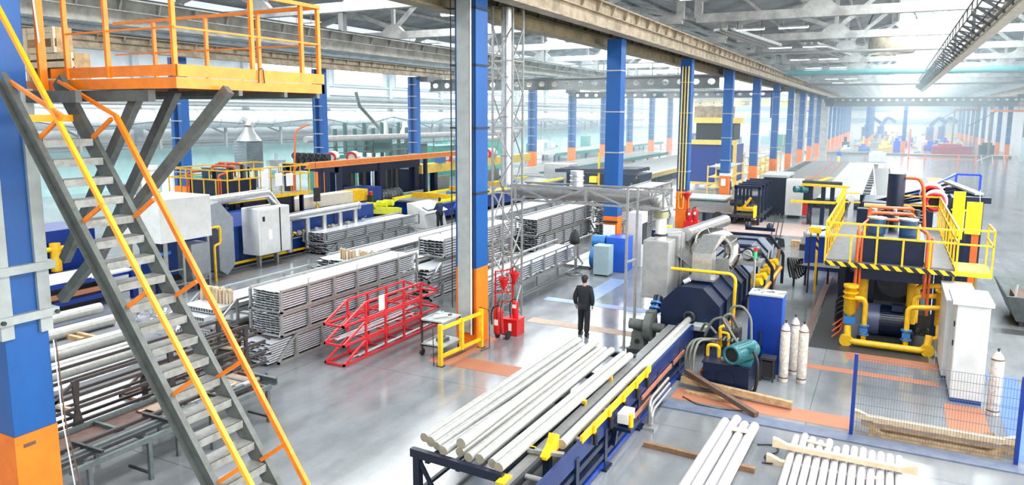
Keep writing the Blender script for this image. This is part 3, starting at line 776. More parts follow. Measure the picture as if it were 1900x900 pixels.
# stack behind the big column
cradle('profile_cradle', -14.95, -13.95, 20.9, 27, 0, .6, sg, 'dark grey cradle low between the big stack and the big column', slope=.8, posts=5, sec=.06)
profiles(-14.85, -14.0, 20.9, 27, .07, .5, 'silver profile low left of big column', 5, 4, 'profiles low behind the big column')
cradle('profile_cradle', -14.95, -13.95, 20.8, 27, .66, .6, sg, 'grey cradle in the middle left of the big column', slope=.8, posts=5, sec=.06)
profiles(-14.85, -14.0, 20.8, 26.8, .73, 1.15, 'silver profile mid height left of big column', 5, 4, 'profiles mid height behind the big column')
cradle('profile_cradle', -15.3, -14.2, 22.2, 28, 1.3, .7, sg, 'bright cradle topmost left of the big column', straight=True, posts=5, sec=.05)
profiles(-15.25, -14.25, 22.2, 28, 1.37, 1.95, 'silver profile in topmost cradle by big column', 6, 6, 'profiles top behind the big column', .05)

# long rack on legs between lattice mast and walking man
t = cradle('profile_cradle', -12.5, -11.55, 20.6, 28.6, .45, .75, sg, 'long galvanised rack on legs behind the red fire stand', straight=True, posts=8, sec=.06)
for k in range(5):
    for xx in (-12.5, -11.55): MB().box(xx-.03, xx+.03, 20.7+1.93*k-.03, 20.7+1.93*k+.03, 0, .45).build('leg', sg, t)
for xx in (-12.5, -11.55): MB().box(xx-.03, xx+.03, 20.6, 28.6, .02, .08).build('floor_rail', sg, t)
MB().bar((-11.55, 28.6, .5), (-11.55, 29.3, .02), .05).build('end_brace', sg, t)
profiles(-12.45, -11.6, 20.6, 28.3, .55, 1.05, 'silver profile on long legged rack', 4, 6, 'profiles on the long legged rack')

# deeper stacks: (x0, x1, ya, yb, levels, height, label words)
DS = [(-15.6, -14.4, 30.6, 38.2, 2, .85, 'tall double profile stack left of the hanging dark bag'),
      (-18.3, -17.0, 30.0, 40.0, 2, .8, 'dark ended profile stack behind the lattice mast'),
      (-13.9, -12.5, 36.5, 47, 3, .75, 'profile stack behind the white cabinet and truss duct'),
      (-24.0, -22.7, 25.4, 33.0, 2, .56, 'profile stack with sloped ends by the silver flue'),
      (-19.8, -18.4, 21.5, 33.5, 1, .95, 'long low profile stack with hooks in mid bay'),
      (-17.4, -16.1, 19.6, 27.6, 1, .95, 'long profile stack behind the big stack, rails showing'),
      (-16.9, -15.7, 28.5, 40, 1, 1.1, 'flat topped profile stack behind the big column'),
      (-20.4, -18.9, 35.5, 47, 1, 1.0, 'pale profile stack near the control desk')]
for (x0, x1, ya, yb, nl, h, lab) in DS:
    for l in range(nl):
        lv = '' if nl == 1 else [', lowest frame', ', middle frame', ', top frame'][l if nl == 3 else (0 if l == 0 else 2)]
        cradle('profile_cradle', x0, x1, ya, yb, l*h, h-.02, sg, lab+lv, slope=.9, posts=6, sec=.06, hooks=(l == nl-1), straight=(l > 0))
        profiles(x0+.05, x1-.05, ya+.2, yb-.3, l*h+.07, (l+1)*h-.06, '', 6, max(4, int(h/.1)), '', .1, single=False)
o = SMALL_MASS.build('aluminium_profile', [profile_alu, profile_shade])
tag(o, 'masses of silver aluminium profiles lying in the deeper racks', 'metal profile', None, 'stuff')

# timber-interleaved profile rack just left of the big stack
ya = 13.3
def pickets(x0, x1, y, z0, z1, n, label, grp):
    proto = None
    for k in range(n):
        x = x0+(x1-x0)*(k+.5)/n
        if proto is None:
            o = MB().box(-.017, .017, -.05, .05, 0, 1).build('timber_picket', pale_wood); proto = o
        else: o = proto.copy(); COL.objects.link(o)
        o.location = (x, y+random.uniform(-.12, .12), z0); o.scale = (1, 1, (z1-z0)*random.uniform(.85, 1.05))
        o.rotation_euler = (random.uniform(-.05, .05), random.uniform(-.04, .04), 0)
        tag(o, label, 'timber', grp)
cradle('profile_cradle', -17.1, -15.6, 13.0, 19.2, 0, .75, rust, 'brown rusty cradle low beneath the timber pickets', slope=.9, posts=5, sec=.06)
cradle('profile_cradle', -17.1, -15.6, 13.0, 19.2, .78, .7, sg, 'grey cradle holding flat profiles and timber pickets left of the big stack', slope=.9, posts=5, sec=.06)
PR2 = mat('profile_sheet', (.72, .76, .80), .35, .5, dirt=.2)
for i, (y_, z_, w2_) in enumerate(((12.9, 1.05, .98), (13.2, 1.2, 1.0), (12.4, .5, .9), (13.0, .62, .9))):
    t = thing('profile_plank', ['wide flat silver profile jutting from the picket rack, lower', 'wide flat silver profile jutting from the picket rack, upper', 'wide flat profile low in the rusty cradle, lower', 'wide flat profile low in the rusty cradle, upper'][i], 'metal profile', (-16.3, y_+2.5, z_))
    b = MB(); x0 = -16.3-w2_*.62
    b.box(x0, x0+w2_*1.2, y_, y_+5.4, z_, z_+.012); b.box(x0, x0+w2_*1.2, y_, y_+5.4, z_+.10, z_+.112)
    for k in range(13): xx = x0+(w2_*1.2-.012)*k/12; b.box(xx, xx+.012, y_, y_+5.4, z_+.012, z_+.1)
    b.build('ribbed_plank', PR2, t)
pickets(-16.9, -15.7, 13.9, 1.32, 1.72, 26, 'thin pale timber picket standing in the rack left of the big stack', 'pickets in the near timber rack')
pickets(-16.7, -15.7, 13.7, .1, .5, 14, 'brown timber picket under the flat profiles, low in the rack', 'pickets low in the near timber rack')
pickets(-18.6, -16.2, 21.6, .95, 1.4, 30, 'thin timber picket standing in the farther rack', 'pickets in the farther timber rack')

# ------------------------------------------------------------------ brown frames and bench behind the stair foot
def brownframe(x0, x1, ya, yb, label):
    t = thing('trolley_frame', label, 'frame', ((x0+x1)/2, (ya+yb)/2, 0))
    for x in (x0, x1):
        for z, s in ((.12, .9), (.45, .5), (.7, .5), (.98, .5), (1.22, .5), (1.5, .0)):
            e = .75-s*.8
            MB().bar((x, ya+(e if z > 1.3 else .15), z), (x, yb-(e if z > 1.3 else .15), z), .05, .06).build('side_rail', brown_steel, t)
        MB().bar((x, ya, .98), (x, ya+.75, 1.5), .05).build('end_brace', brown_steel, t)
        MB().bar((x, yb, .98), (x, yb-.75, 1.5), .05).build('end_brace', brown_steel, t)
        for y in (ya+.75, (ya+yb)/2, yb-.75):
            MB().prism([(y-.09, 0), (y+.09, 0), (y+.05, .5), (y+.1, .62), (y+.03, 1.0), (y+.07, 1.52), (y-.07, 1.52), (y-.03, 1.0), (y-.1, .62), (y-.05, .5)], 'x', x-.03, x+.03).build('post', brown_steel, t)
    for y in (ya+.75, (ya+yb)/2, yb-.75):
        for z in (.3, .8): MB().bar((x0, y, z), (x1, y, z), .05).build('cross_bar', brown_steel, t)
        MB().bar((x0, y, .85), (x1-.1, y+.05, .9), .07, .05).build('timber_spacer', pale_wood, t)
    return t
brownframe(-14.2, -13.3, 7.2, 12.8, 'dark brown trapezoid trolley frame behind the stair, beside the bench')
t = thing('steel_bench', 'grey green steel work bench with long bars behind the stair foot', 'bench', (-12.0, 9, 0))
bx0, bx1, by0, by1 = -12.9, -11.35, 6.6, 10.9
for x in (bx0, bx1): MB().bar((x, by0, .76), (x, by1, .76), .07, .09).build('top_rail', green_steel, t)
for y in (by0+.3, 8.0, 9.35, by1-.1):
    MB().bar((bx0, y, .76), (bx1, y, .76), .06, .07).build('cross_bar', green_steel, t)
    for x in (bx0, bx1): MB().box(x-.035, x+.035, y-.035, y+.035, 0, .72).build('leg', green_steel, t)
    MB().bar((bx1, y, .12), (bx1-.6, y, .12), .04).build('foot_bar', dark_steel, t)
MB().box(bx0+.05, bx0+.95, by0+.3, by1, .70, .725).build('rusty_top', rust, t)
for i, (x, z, m_) in enumerate(((-11.55, .85, dark_steel), (-11.7, .86, green_steel), (-11.82, .84, dark_steel), (-12.05, .85, brown_steel))):
    o = MB().bar((x, 6.5+.1*i, z), (x, 10.6-.12*i, z), .07, .06).build('steel_bar', m_); tag(at_base(o), 'long dark steel bar lying on the green bench', 'steel bar', 'bars on the bench')
for y in (7.1, 8.45, 9.7):
    o = MB().bar((-12.1, y, .91), (-11.3, y+.02, .91), .05, .06).build('cross_piece', dark_steel); tag(at_base(o), 'short dark cross piece lying over the bench bars', 'steel bar', 'cross pieces on the bench')
random.seed(11)
for i in range(26):
    x = -12.75+random.random()*.75; y = 8.7+random.random()*2.0; a = random.uniform(-.6, .9); l = random.uniform(.12, .34)
    o = MB().bar((x, y, .74+i*.003), (x+math.sin(a)*l, y+math.cos(a)*l, .745+i*.003), .045, .014).build('timber_offcut', pale_wood)
    tag(at_base(o), 'small pale timber offcut strewn on the rusty bench top', 'timber', 'offcuts on the bench')
for i in range(5):
    o = MB().box(-12.6+.22*i, -12.57+.22*i, 9.3+.3*(i % 2), 9.33+.3*(i % 2), .726, .9).build('steel_stake', dark_steel); tag(at_base(o), 'short dark stake standing on the bench top', 'stake', 'stakes on the bench')
# rusty frame with jaws at the right end of the bench
jc = G(512, 705, .80); jx0, jx1, jy0, jy1 = jc.x-1.25, jc.x-.25, jc.y-2.4, jc.y+.1
t = thing('frame_jig', 'brown low frame with pale cut timber and a dark channel end', 'frame', (jc.x-.7, jc.y-1.2, 0))
for x in (jx0, jx1): MB().bar((x, jy0, .72), (x, jy1, .72), .05, .08).build('side_rail', rust, t)
for y in (jy0, (jy0+jy1)/2, jy1): MB().bar((jx0, y, .72), (jx1, y, .72), .05, .07).build('cross_bar', rust, t)
for x in (jx0, jx1):
    for y in (jy0+.1, jy1-.1): MB().box(x-.03, x+.03, y-.03, y+.03, 0, .7).build('leg', green_steel, t)
MB().channel((jc.x-.55, jc.y-.1, .84), (jc.x+.15, jc.y-.1, .84), .08, .16, .02).build('channel_end', green_steel, t)
MB().cyl((jx1-.2, jy0+.6, .82), (jx1-.1, jc.y-.15, .82), .045).build('clamp_bar', grey_paint, t)
MB().box(jx0+.05, jx1-.3, jy0+.1, jy1-.2, .76, .775).build('board_top', mat('grubby_plywood', (.36, .27, .19), .7, dirt=.6, scale=4), t)
# rusty frame in the shadow left of the big stack
brownf = cradle('empty_cradle', -15.4, -14.6, 10.2, 13.2, 0, .5, rust, 'empty rusty cradle on the floor left of the big stack', slope=.7, posts=3, sec=.06)
# pile of shiny scrap and boxes between
def scrap(px, py, label, n=14, s=.5):
    p = G(px, py); b = MB()
    for i in range(n):
        a = Vector((random.uniform(-s, s), random.uniform(-s, s), random.uniform(.03, s*.5))); c = a+Vector((random.uniform(-.25, .25), random.uniform(-.25, .25), random.uniform(-.02, .16)))
        b.bar(p+a, p+c, .09, .05)
    tag(at_base(b.build('metal_scrap', alu)), label, 'scrap metal')
scrap(283, 592, 'shiny crumpled scrap heap seen between the upper treads'); scrap(328, 625, 'shiny crumpled scrap heap seen between the lower treads')
# white box beside the nearest column
t = thing('junction_box', 'small pale box standing low behind the nearest column', 'box', (-13.2, 7.4, 0))
b = MB(); b.box(-13.75, -13.35, 7.0, 7.4, .3, 1.0); b.build('body', white_paint, t, .01); MB().box(-13.77, -13.33, 6.98, 7.42, 1.0, 1.03).build('lid', white_paint, t)
for s in (0, .3): MB().box(-13.7+s, -13.66+s, 7.05, 7.1, 0, .3).build('leg', green_steel, t)

# ------------------------------------------------------------------ yellow guard frame, cart, lattice mast, fire stand
t = thing('guard_barrier', 'yellow steel guard barrier in front of the big blue column', 'barrier', (-9.95, 16.4, 0))
A, B_ = Vector((-10.02, 15.45, 0)), Vector((-9.86, 17.3, 0))
for f, h in ((0, 1.12), (.5, 1.06), (1, 1.12)):
    p = A.lerp(B_, f); MB().box(p.x-.05, p.x+.05, p.y-.05, p.y+.05, 0 if f != .5 else .2, h).build('post', yellow, t)
for z in (.25, 1.0): MB().bar((A.x, A.y, z), (B_.x, B_.y, z), .05, .09).build('rail', yellow, t)
for p in (A, B_):
    MB().box(p.x-.1, p.x+.1, p.y-.08, p.y+.08, 0, .015).build('foot_plate', dark_steel, t)
MB().tube([(-10.2, 15.4, 0), (-10.22, 15.4, 1.1), (-10.35, 15.4, 1.12)], .012).build('bent_rod', brown_steel, t)
MB().tube([(-9.7, 17.0, .02), (-9.62, 17.35, .02), (-9.62, 17.35, 1.1), (-9.95, 17.35, 1.14)], .014).build('bent_rod', brown_steel, t)
t = thing('tool_cart', 'grey two shelf tool cart on black castors beside the yellow barrier', 'cart', (-10.55, 16.5, 0))
cx0, cx1, cy0, cy1 = -10.98, -10.3, 15.95, 16.95
for z in (.28, .95):
    b = MB(); b.box(cx0, cx1, cy0, cy1, z, z+.03); b.box(cx0, cx1, cy0, cy0+.02, z, z+.07); b.box(cx0, cx0+.02, cy0, cy1, z, z+.07); b.build('shelf', grey_paint, t)
for x in (cx0+.03, cx1-.03):
    for y in (cy0+.03, cy1-.03):
        MB().box(x-.02, x+.02, y-.02, y+.02, .15, .97).build('leg', dark_steel, t)
        w_ = MB().cyl((x-.03, y, .09), (x+.03, y, .09), .09, n=14).build('castor', black, t)
p = (-10.6, 16.4, .98)
t = thing('power_drill', 'grey pneumatic tool lying on top of the tool cart', 'tool', p)
MB().cyl((-10.75, 16.25, 1.04), (-10.5, 16.55, 1.04), .05).build('body', white_paint, t); MB().cyl((-10.5, 16.55, 1.04), (-10.42, 16.65, 1.04), .025).build('chuck', dark_steel, t)
t = thing('bench_clamp', 'grey vice lying on top of the tool cart', 'clamp', (-10.8, 16.6, .98)); MB().box(-10.9, -10.72, 16.55, 16.7, .98, 1.06).build('body', grey_paint, t); MB().bar((-10.85, 16.45, 1.03), (-10.8, 16.85, 1.03), .03).build('screw', galv, t)
t = thing('toolbox', 'grey tool tray on the lower cart shelf', 'toolbox', (-10.6, 16.5, .31)); b = MB(); b.box(-10.75, -10.5, 16.35, 16.65, .31, .4); b.build('body', green_steel, t); MB().bar((-10.62, 16.38, .43), (-10.62, 16.62, .43), .02).build('handle', dark_steel, t)

MX, MY = -10.55, 20.2
t = thing('lattice_mast', 'tall silver lattice mast with bright exhaust pipe right of the big column', 'mast', (MX, MY, 0))
cs = [(MX-.35, MY-.35), (MX+.33, MY-.35), (MX+.33, MY+.35), (MX-.35, MY+.35)]
for x, y in cs: MB().bar((x, y, 0), (x, y, 9.7), .055).build('upright', galv, t)
for i in range(4):
    b = MB(); (xa, ya_), (xb_, yb_) = cs[i], cs[(i+1) % 4]; z = .1; s = 0
    while z < 9:
        if s % 2 == 0: b.bar((xa, ya_, z), (xb_, yb_, z+1.0), .035)
        else: b.bar((xb_, yb_, z), (xa, ya_, z+1.0), .035)
        if s % 2 == 0: b.bar((xa, ya_, z), (xb_, yb_, z), .04)
        z += 1.0; s += 1
    b.build('lacing', galv, t)
MB().cyl((MX-.05, MY, 4.3), (MX-.05, MY, 9.7), .17, n=20).build('exhaust_pipe', alu, t)
for z in (5.2, 6.4, 7.6, 8.8): MB().cyl((MX-.05, MY, z), (MX-.05, MY, z+.05), .19, n=20).build('pipe_clamp', galv, t)
# horizontal pipe truss
t = thing('pipe_truss', 'horizontal lattice truss carrying a silver duct over the walking man', 'duct support', (-8, 20.3, 3.9))
for y in (19.85, 20.7):
    for z in (3.92, 4.38): MB().bar((-10.2, y, z), (-5.45, y, z), .06).build('chord', galv, t)
    for k in range(3):
        xa = -10.1+2.3*k
        if k < 2:
            MB().bar((xa, y, 4.36), (xa+1.15, y, 3.94), .045).build('diagonal', galv, t); MB().bar((xa+1.15, y, 3.94), (xa+2.3, y, 4.36), .045).build('diagonal', galv, t)
        MB().bar((xa, y, 3.94), (xa, y, 4.36), .06).build('vertical', galv, t)
for k in range(5): MB().bar((-10.1+1.15*k, 19.85, 3.92), (-10.1+1.15*k, 20.7, 3.92), .05).build('cross_bar', galv, t)
t = thing('exhaust_duct', 'long silver duct with elbow dropping as a white pipe to the grey box', 'duct', (-8, 20.3, 4))
MB().tube([(-10.5, 20.25, 4.17), (-5.75, 20.25, 4.17), (-5.65, 20.25, 3.8)], .2, n=18, bend=.35).build('horizontal_duct', galv, t)
b = MB()
for k in range(5): b.torus((-5.95+.07*k, 20.25, 4.17-.02*k*k*.5), .2, .02, (1,0,-.15*k), 18, 6)
b.build('elbow_seam', galv, t)
MB().cyl((-5.65, 20.25, 3.78), (-5.65, 20.25, 2.95), .155, n=18).build('drop_pipe', white_pipe, t)
MB().cyl((-5.65, 20.25, 3.62), (-5.65, 20.25, 3.8), .215, n=18).build('collar', mat('greenish_brass', (.35, .36, .2), .4, .5, dirt=.3), t)
MB().cyl((-5.65, 20.25, 3.1), (-5.65, 20.25, 3.16), .2, n=18).build('flange', dark_steel, t)
MB().cyl((-8.25, 20.25, 4.3), (-8.25, 20.25, 4.85), .2, n=18).build('stub', alu, t)
for z in (4.4, 4.55, 4.7): MB().torus((-8.25, 20.25, z), .2, .025, (0,0,1), 18, 6).build('stub_seam', alu, t)
for i, (x, y) in enumerate(((-6.31, 19.2), (-6.2, 19.75))):
    tt = thing('steel_post', ['thin bare steel post rising beside the blower, nearer', 'thin bare steel post rising beside the blower, farther'][i], 'post', (x, y, 0))
    MB().box(x-.03, x+.03, y-.03, y+.03, 0, 4.5).build('tube', galv, tt); MB().box(x-.09, x+.09, y-.09, y+.09, 0, .012).build('foot_plate', galv, tt)
    if i == 0: MB().bar((x, y, 2.45), (x+.11, y+.55, 2.45), .05).build('tie_bar', galv, tt)

# fire point
t = thing('fire_stand', 'red ladder-like fire stand with hoses left of the walking man', 'fire equipment stand', (-10.35, 19.3, 0))
x0_, x1_ = -10.52, -9.92; yy = 19.35
for x in (x0_, x1_): MB().bar((x, yy, 0), (x, yy, 1.75+(x-x0_)*.3), .04).build('upright', red, t)
for z in (.75, 1.05, 1.3, 1.72): MB().bar((x0_, yy, z), (x1_, yy, z+.12), .03).build('rung', red, t)
for x in (-10.3, -10.12): MB().bar((x, yy, 1.05), (x, yy, 1.85), .02).build('rod', red, t)
for i, (x, y, z) in enumerate(((-10.12, 19.15, 1.6), (-9.83, 19.3, 1.78))):
    tt = thing('fire_bucket', ['red conical fire bucket hanging on the stand, nearer', 'red conical fire bucket hanging on the stand, farther'][i], 'bucket', (x, y, z-.42))
    MB().lathe((x, y, z-.42), [(.005, 0), (.165, .40), (.17, .42), (.155, .42), (.005, .03)], 20).build('cone', red, tt)
    MB().torus((x, y, z), .165, .008, (0,1,0), 14, 6, 0, PI).build('handle', dark_steel, tt)
def extinguisher(x, y, h, r, label, wheels=False, z0=0.):
    t = thing('fire_extinguisher', label, 'fire extinguisher', (x, y, z0))
    MB().lathe((x, y, z0+(.12 if wheels else 0)), [(r*.9, 0), (r, .03), (r, h*.78), (r*.85, h*.86), (r*.35, h*.92), (r*.3, h*.95)], 20).build('cylinder_body', red, t); bodyp = t.children[0]
    zt = z0+(.12 if wheels else 0)+h*.95
    MB().cyl((x, y, zt), (x, y, zt+.05), .03).build('valve', dark_steel, t)
    MB().tube([(x, y, zt+.03), (x-.14, y-.05, zt-.02), (x-r-.06, y-.08, zt-.25), (x-r-.03, y-.08, zt-.55)], .02, bend=.08).build('hose', black, t)
    MB().box(x-.06, x+.06, y-r-.004, y-r+.01, z0+h*.35+.1, z0+h*.55+.1).build('instruction_label', paper, bodyp)
    if wheels:
        for s in (-1, 1): MB().cyl((x+s*.17+.14, y-.02, .12), (x+s*.17+.19, y-.02, .12), .13, n=18).build('wheel', black, t)
        MB().bar((x-.03, y, .12), (x+.33, y, .12), .03).build('axle', dark_steel, t)
        for s in (0, .12): MB().tube([(x+.02+s, y+.05-r, .2), (x+.04+s, y-r-.03, .9), (x+.1+s, y-r, 1.2)], .014).build('handle', dark_steel, t)
    return t
extinguisher(-9.88, 18.35, .86, .14, 'large red wheeled fire extinguisher in front of the red box', True)
extinguisher(-9.62, 18.95, .55, .09, 'small red fire extinguisher standing on the red box', z0=.5)
t = thing('fire_box', 'red metal fire box with white label behind the wheeled extinguisher', 'fire box', (-9.6, 18.9, 0))
MB().box(-9.88, -9.42, 18.65, 19.15, 0, .49).build('body', red, t, .01); MB().box(-9.9, -9.4, 18.63, 19.17, .47, .5).build('lid', red, t); MB().box(-9.7, -9.6, 18.64, 18.65, .15, .38).build('label_plate', paper, t)

# ------------------------------------------------------------------ billet rack table
ring_seed = random.Random(3)
t = thing('billet_rack', 'dark navy steel rack table carrying long billets in the foreground', 'rack', (-5.9, 12.6, 0))
ra, rb, rya, ryb, rz = -6.70, -5.02, 9.5, 15.9, .98
MB().bar((ra-.05, rya, rz-.05), (rb+.05, rya-.1, rz-.05), .10, .14).build('front_beam', black_navy, t)
MB().bar((ra, ryb, rz-.05), (rb+.1, ryb-.05, rz-.05), .10, .12).build('rear_beam', black_navy, t)
for y in (11.1, 12.7, 14.3): MB().bar((ra, y, rz-.07), (rb+.1, y, rz-.07), .14, .1).build('cross_beam', black_navy, t)
for x in (ra+.25, (ra+rb)/2, rb-.1): MB().bar((x, rya, rz-.16), (x, ryb, rz-.16), .08, .08).build('side_rail', black_navy, t)
for x in (ra+.07, rb): 
    for y in (rya, 12.7, ryb): MB().box(x-.06, x+.06, y-.06, y+.06, 0, rz-.1).build('leg', black_navy, t)
MB().bar((ra+.1, rya, .8), (ra+.4, rya+.1, .15), .06).build('brace', black_navy, t)
MB().bar((ra+.07, rya, .25), (ra+.07, ryb, .25), .06).build('brace', black_navy, t)
MB().bar((ra+.07, rya+.1, .2), (rb, rya+.9, .2), .08).build('brace', black_navy, t)
for y in (10.4, 12.7, 14.2):
    MB().box(rb+.0, rb+.12, y-.05, y+.05, rz-.05, rz+.04).build('yellow_stop', yellow, t)
near = [(787, 812), (799, 820), (810, 828), (822, 837), (855, 823), (853, 839), (869, 849), (890, 852), (913, 860), (925, 868)]
far = [(1064, 628), (1074, 632), (1081, 640), (1104, 645), (1105, 634), (1113, 647), (1122, 649), (1135, 650), (1157, 657), (1169, 660)]
rr = [.08, .09, .07, .082, .088, .078, .08, .082, .078, .082]
zz_ = [1.06, 1.07, 1.05, 1.06, 1.22, 1.06, 1.06, 1.06, 1.06, 1.06]
for i in range(10):
    lb = ['first', 'second', 'third', 'fourth', 'raised fifth', 'sixth', 'seventh', 'eighth', 'ninth', 'last'][i]
    billet(G(*near[i], zz_[i]), G(*far[i], zz_[i]), rr[i], 'metal_billet', log_alu, 'long grey billet on the navy rack, %s counted from the cart side' % lb, 'billets on the navy rack')

# ------------------------------------------------------------------ roller line feeding the furnace
t = thing('billet_conveyor', 'long blue billet conveyor with yellow pusher rail leading to the furnace', 'conveyor', (-4.6, 13.5, 0))
MB().bar((-4.35, 8.2, .84), (-4.33, 18.9, .84), .07, .34).build('side_beam', mat('shaded_royal_blue', (.005, .022, .12), .35, dirt=.4), t)  # royal blue darkened, so the beam's shadow sits in its colour
MB().bar((-4.72, 8.2, .92), (-4.70, 19.0, .92), .06, .12).build('inner_rail', dark_steel, t)
MB().box(-4.98, -4.72, 8.2, 18.9, .86, .93).build('steel_bed', galv, t)
MB().box(-4.5, -4.36, 15.2, 19, .94, 1.0).build('grey_cover', grey_paint, t)
b = MB(); b.bar((-4.32, 11.0, 1.04), (-4.32, 15.0, 1.04), .05, .13); yr = b.build('yellow_rail', yellow, t)
for y in (11.5, 12.3, 13.1, 13.9, 14.6):
    MB().prism([(y-.05, .98), (y+.05, .98), (y+.04, 1.14), (y+.0, 1.19), (y-.03, 1.13)], 'x', -4.29, -4.25).build('yellow_tooth', yellow, yr)
    MB().cyl((-4.25, y, .76), (-4.25, y, .96), .045).build('black_stud', black, t)
MB().prism([(10.2, .95), (10.75, .95), (10.7, 1.2), (10.55, 1.27), (10.45, 1.12), (10.2, 1.0)], 'x', -4.72, -4.60).build('yellow_cam', yellow, t)
for z, w_ in ((.52, .08), (.28, .10), (.10, .10)): MB().bar((-4.36, 8.2, z), (-4.34, 18.2, z), w_, .10).build('lower_beam', navy if z > .2 else royal, t)
for z0_, ya_, yb_ in ((.62, 14.3, 16.6), (.40, 13.2, 15.0), (.62, 16.8, 17.8)): MB().bar((-4.27, ya_, z0_), (-4.27, yb_, z0_), .03, .09).build('copper_guard', mat('copper_orange_guard', (.42, .16, .10), .5, dirt=.4), t)
for y in (9.2, 10.8, 12.2, 14.2, 15.6, 17.5):
    for x in (-4.35, -4.85): MB().box(x-.06, x+.06, y-.07, y+.07, 0, .8).build('leg', navy, t)
    MB().box(-4.45, -4.22, y-.16, y+.16, 0, .05).build('foot', navy, t)
    MB().bar((-4.35, y, .3), (-4.95, y, .3), .07).build('cross_beam', navy, t)
    MB().cyl((-4.68, y+.4, .94), (-4.40, y+.4, .94), .045).build('roller', galv, t)
MB().box(-4.28, -3.9, 12.4, 12.95, .68, .74).build('sensor_shelf', navy, t)
b = MB(); b.box(-4.2, -3.98, 12.5, 12.9, .78, .98); b.build('sensor_box', white_paint, t, .01)
MB().cyl((-3.95, 12.55, .74), (-3.95, 12.55, .98), .05).build('signal_lamp', yellow, t)
MB().bar((-4.25, 12.6, .7), (-4.3, 12.6, .3), .1).build('shelf_bracket', navy, t)
for k in range(3): MB().tube([(-4.15+.03*k, 15.9, .55-.12*k), (-4.15+.03*k, 14.6, .55-.12*k), (-4.1+.03*k, 14.3, .55-.12*k), (-4.1+.02*k, 14.3, 0.1)], .035, bend=.1).build('service_pipe', galv, t)
MB().box(-4.2, -3.95, 14.15, 14.45, 0, .06).build('pipe_foot', galv, t)
billet((-4.55, 10.7, 1.03), (-4.53, 19.3, 1.03), .085, 'metal_billet', log_alu, 'single long billet riding on the conveyor into the octagonal furnace', None)
o = MB().box(-5.0, -4.86, 9.2, 9.5, .93, .96).build('yellow_wedge', yellow); tag(at_base(o), 'yellow wedge block at the near end of the conveyor', 'block')
o = MB().bar((-5.0, 10.35, .99), (-4.4, 10.45, .99), .1, .06).build('steel_bar', galv); tag(at_base(o), 'short steel bar laid across the conveyor near the yellow cam', 'steel bar')

# ------------------------------------------------------------------ octagonal billet furnace
FX, FZ, FR_ = -4.52, 1.12, .86
def octo(r, squash=1): return [(FX+r*math.cos(PI/8+k*PI/4), FZ+r*math.sin(PI/8+k*PI/4)*squash) for k in range(8)]
t = thing('billet_furnace', 'octagonal dark blue furnace with grey topped sections along the line', 'furnace', (FX, 25, 0))
MB().prism(octo(FR_), 'y', 19.32, 19.42).build('front_plate', navy, t)
MB().prism(octo(FR_-.05), 'y', 19.42, 23.3).build('shell', navy, t)
for y in (20.2, 21.4, 22.4, 23.2): MB().prism(octo(FR_+.015), 'y', y, y+.07).build('rib', navy, t)
for y in (23.9, 25.3, 26.7, 28.1): MB().prism(octo(FR_+.03), 'y', y, y+.1).build('rib', navy, t)
MB().prism(octo(FR_-.04), 'y', 23.8, 29.5).build('rear_shell', mat('bluish_grey_plate', (.22, .27, .35), .35, .4, dirt=.4), t)
MB().pipe((FX, 19.22, FZ-.02), (FX, 19.36, FZ-.02), .17, .11).build('inlet_ring', dark_steel, t)
MB().box(FX+.15, FX+.55, 18.9, 19.32, .86, .98).build('inlet_tray', grey_paint, t)
for y in (19.6, 22.8, 25, 29):
    for s in (-1, 1): MB().box(FX+s*.5-.1, FX+s*.5+.1, y-.1, y+.1, 0, .5).build('leg', navy, t)
MB().cyl((FX-.25, 19.6, FZ+.86), (FX-.1, 19.6, FZ+.95), .06).build('gas_fitting', white_paint, t)
for k in range(6): MB().bar((FX+.9, 24+k, 1.3), (FX+.9, 24+k+.3, 1.75), .05).build('burner_arm', galv, t)
for k in range(5):
    MB().cyl((FX+.85, 24.1+k*.9, 1.15), (FX+1.15, 24.0+k*.9, 1.25), .13).build('burner', yellow, t)
MB().tube([(FX+1.2, 23.6, .9), (FX+1.2, 29, .9)], .07).build('gas_manifold', mat('orange_gas_main', (.72, .33, .03), .4, dirt=.4), t)
for y in (25.6, 28.4):
    b = MB(); b.bar((FX-.8, y, 2.05), (FX+.75, y, 2.05), .1); b.bar((FX+.75, y, 2.05), (FX+1.25, y, 1.4), .1); b.bar((FX+1.25, y, 1.4), (FX+1.25, y, .3), .1); b.build('portal_frame', navy, t)
MB().bar((FX-.3, 29.3, 2.15), (FX+.8, 29.3, 2.15), .12).build('portal_frame', navy, t)
for x in (FX-.2, FX+.6): MB().lathe((x, 29.3, 2.2), [(.12, 0), (.12, .15), (.05, .2)], 12).build('cap', navy, t)

# gas train: yellow handrail pipe, and hoses on a column
t = thing('gas_pipe', 'yellow gas pipe arching over the furnace and dropping at its side', 'pipe', (-3.6, 19.8, 0))
MB().tube([(-5.15, 19.6, 2.32), (-3.55, 19.65, 2.32), (-3.42, 19.65, 2.2), (-3.45, 19.7, .8)], .045, bend=.15).build('pipe', yellow, t)
MB().cyl((-3.45, 19.7, 0), (-3.45, 19.7, .8), .06).build('lower_pipe', yellow, t)
t = thing('sampling_post', 'thin grey pipe post with red and green lamp beside the furnace', 'post', (-3.15, 21, 0))
MB().tube([(-3.15, 21, 0), (-3.15, 21, 2.55), (-3.5, 21.3, 2.6)], .03, bend=.1).build('pipe', galv, t)
MB().cyl((-3.15, 21, 2.75), (-3.15, 21, 2.85), .05).build('red_lamp', red, t); MB().cyl((-3.15, 21, 2.55), (-3.15, 21, 2.74), .05).build('green_lamp', mat('green_lens', (.05, .6, .2), .3, dirt=0), t)

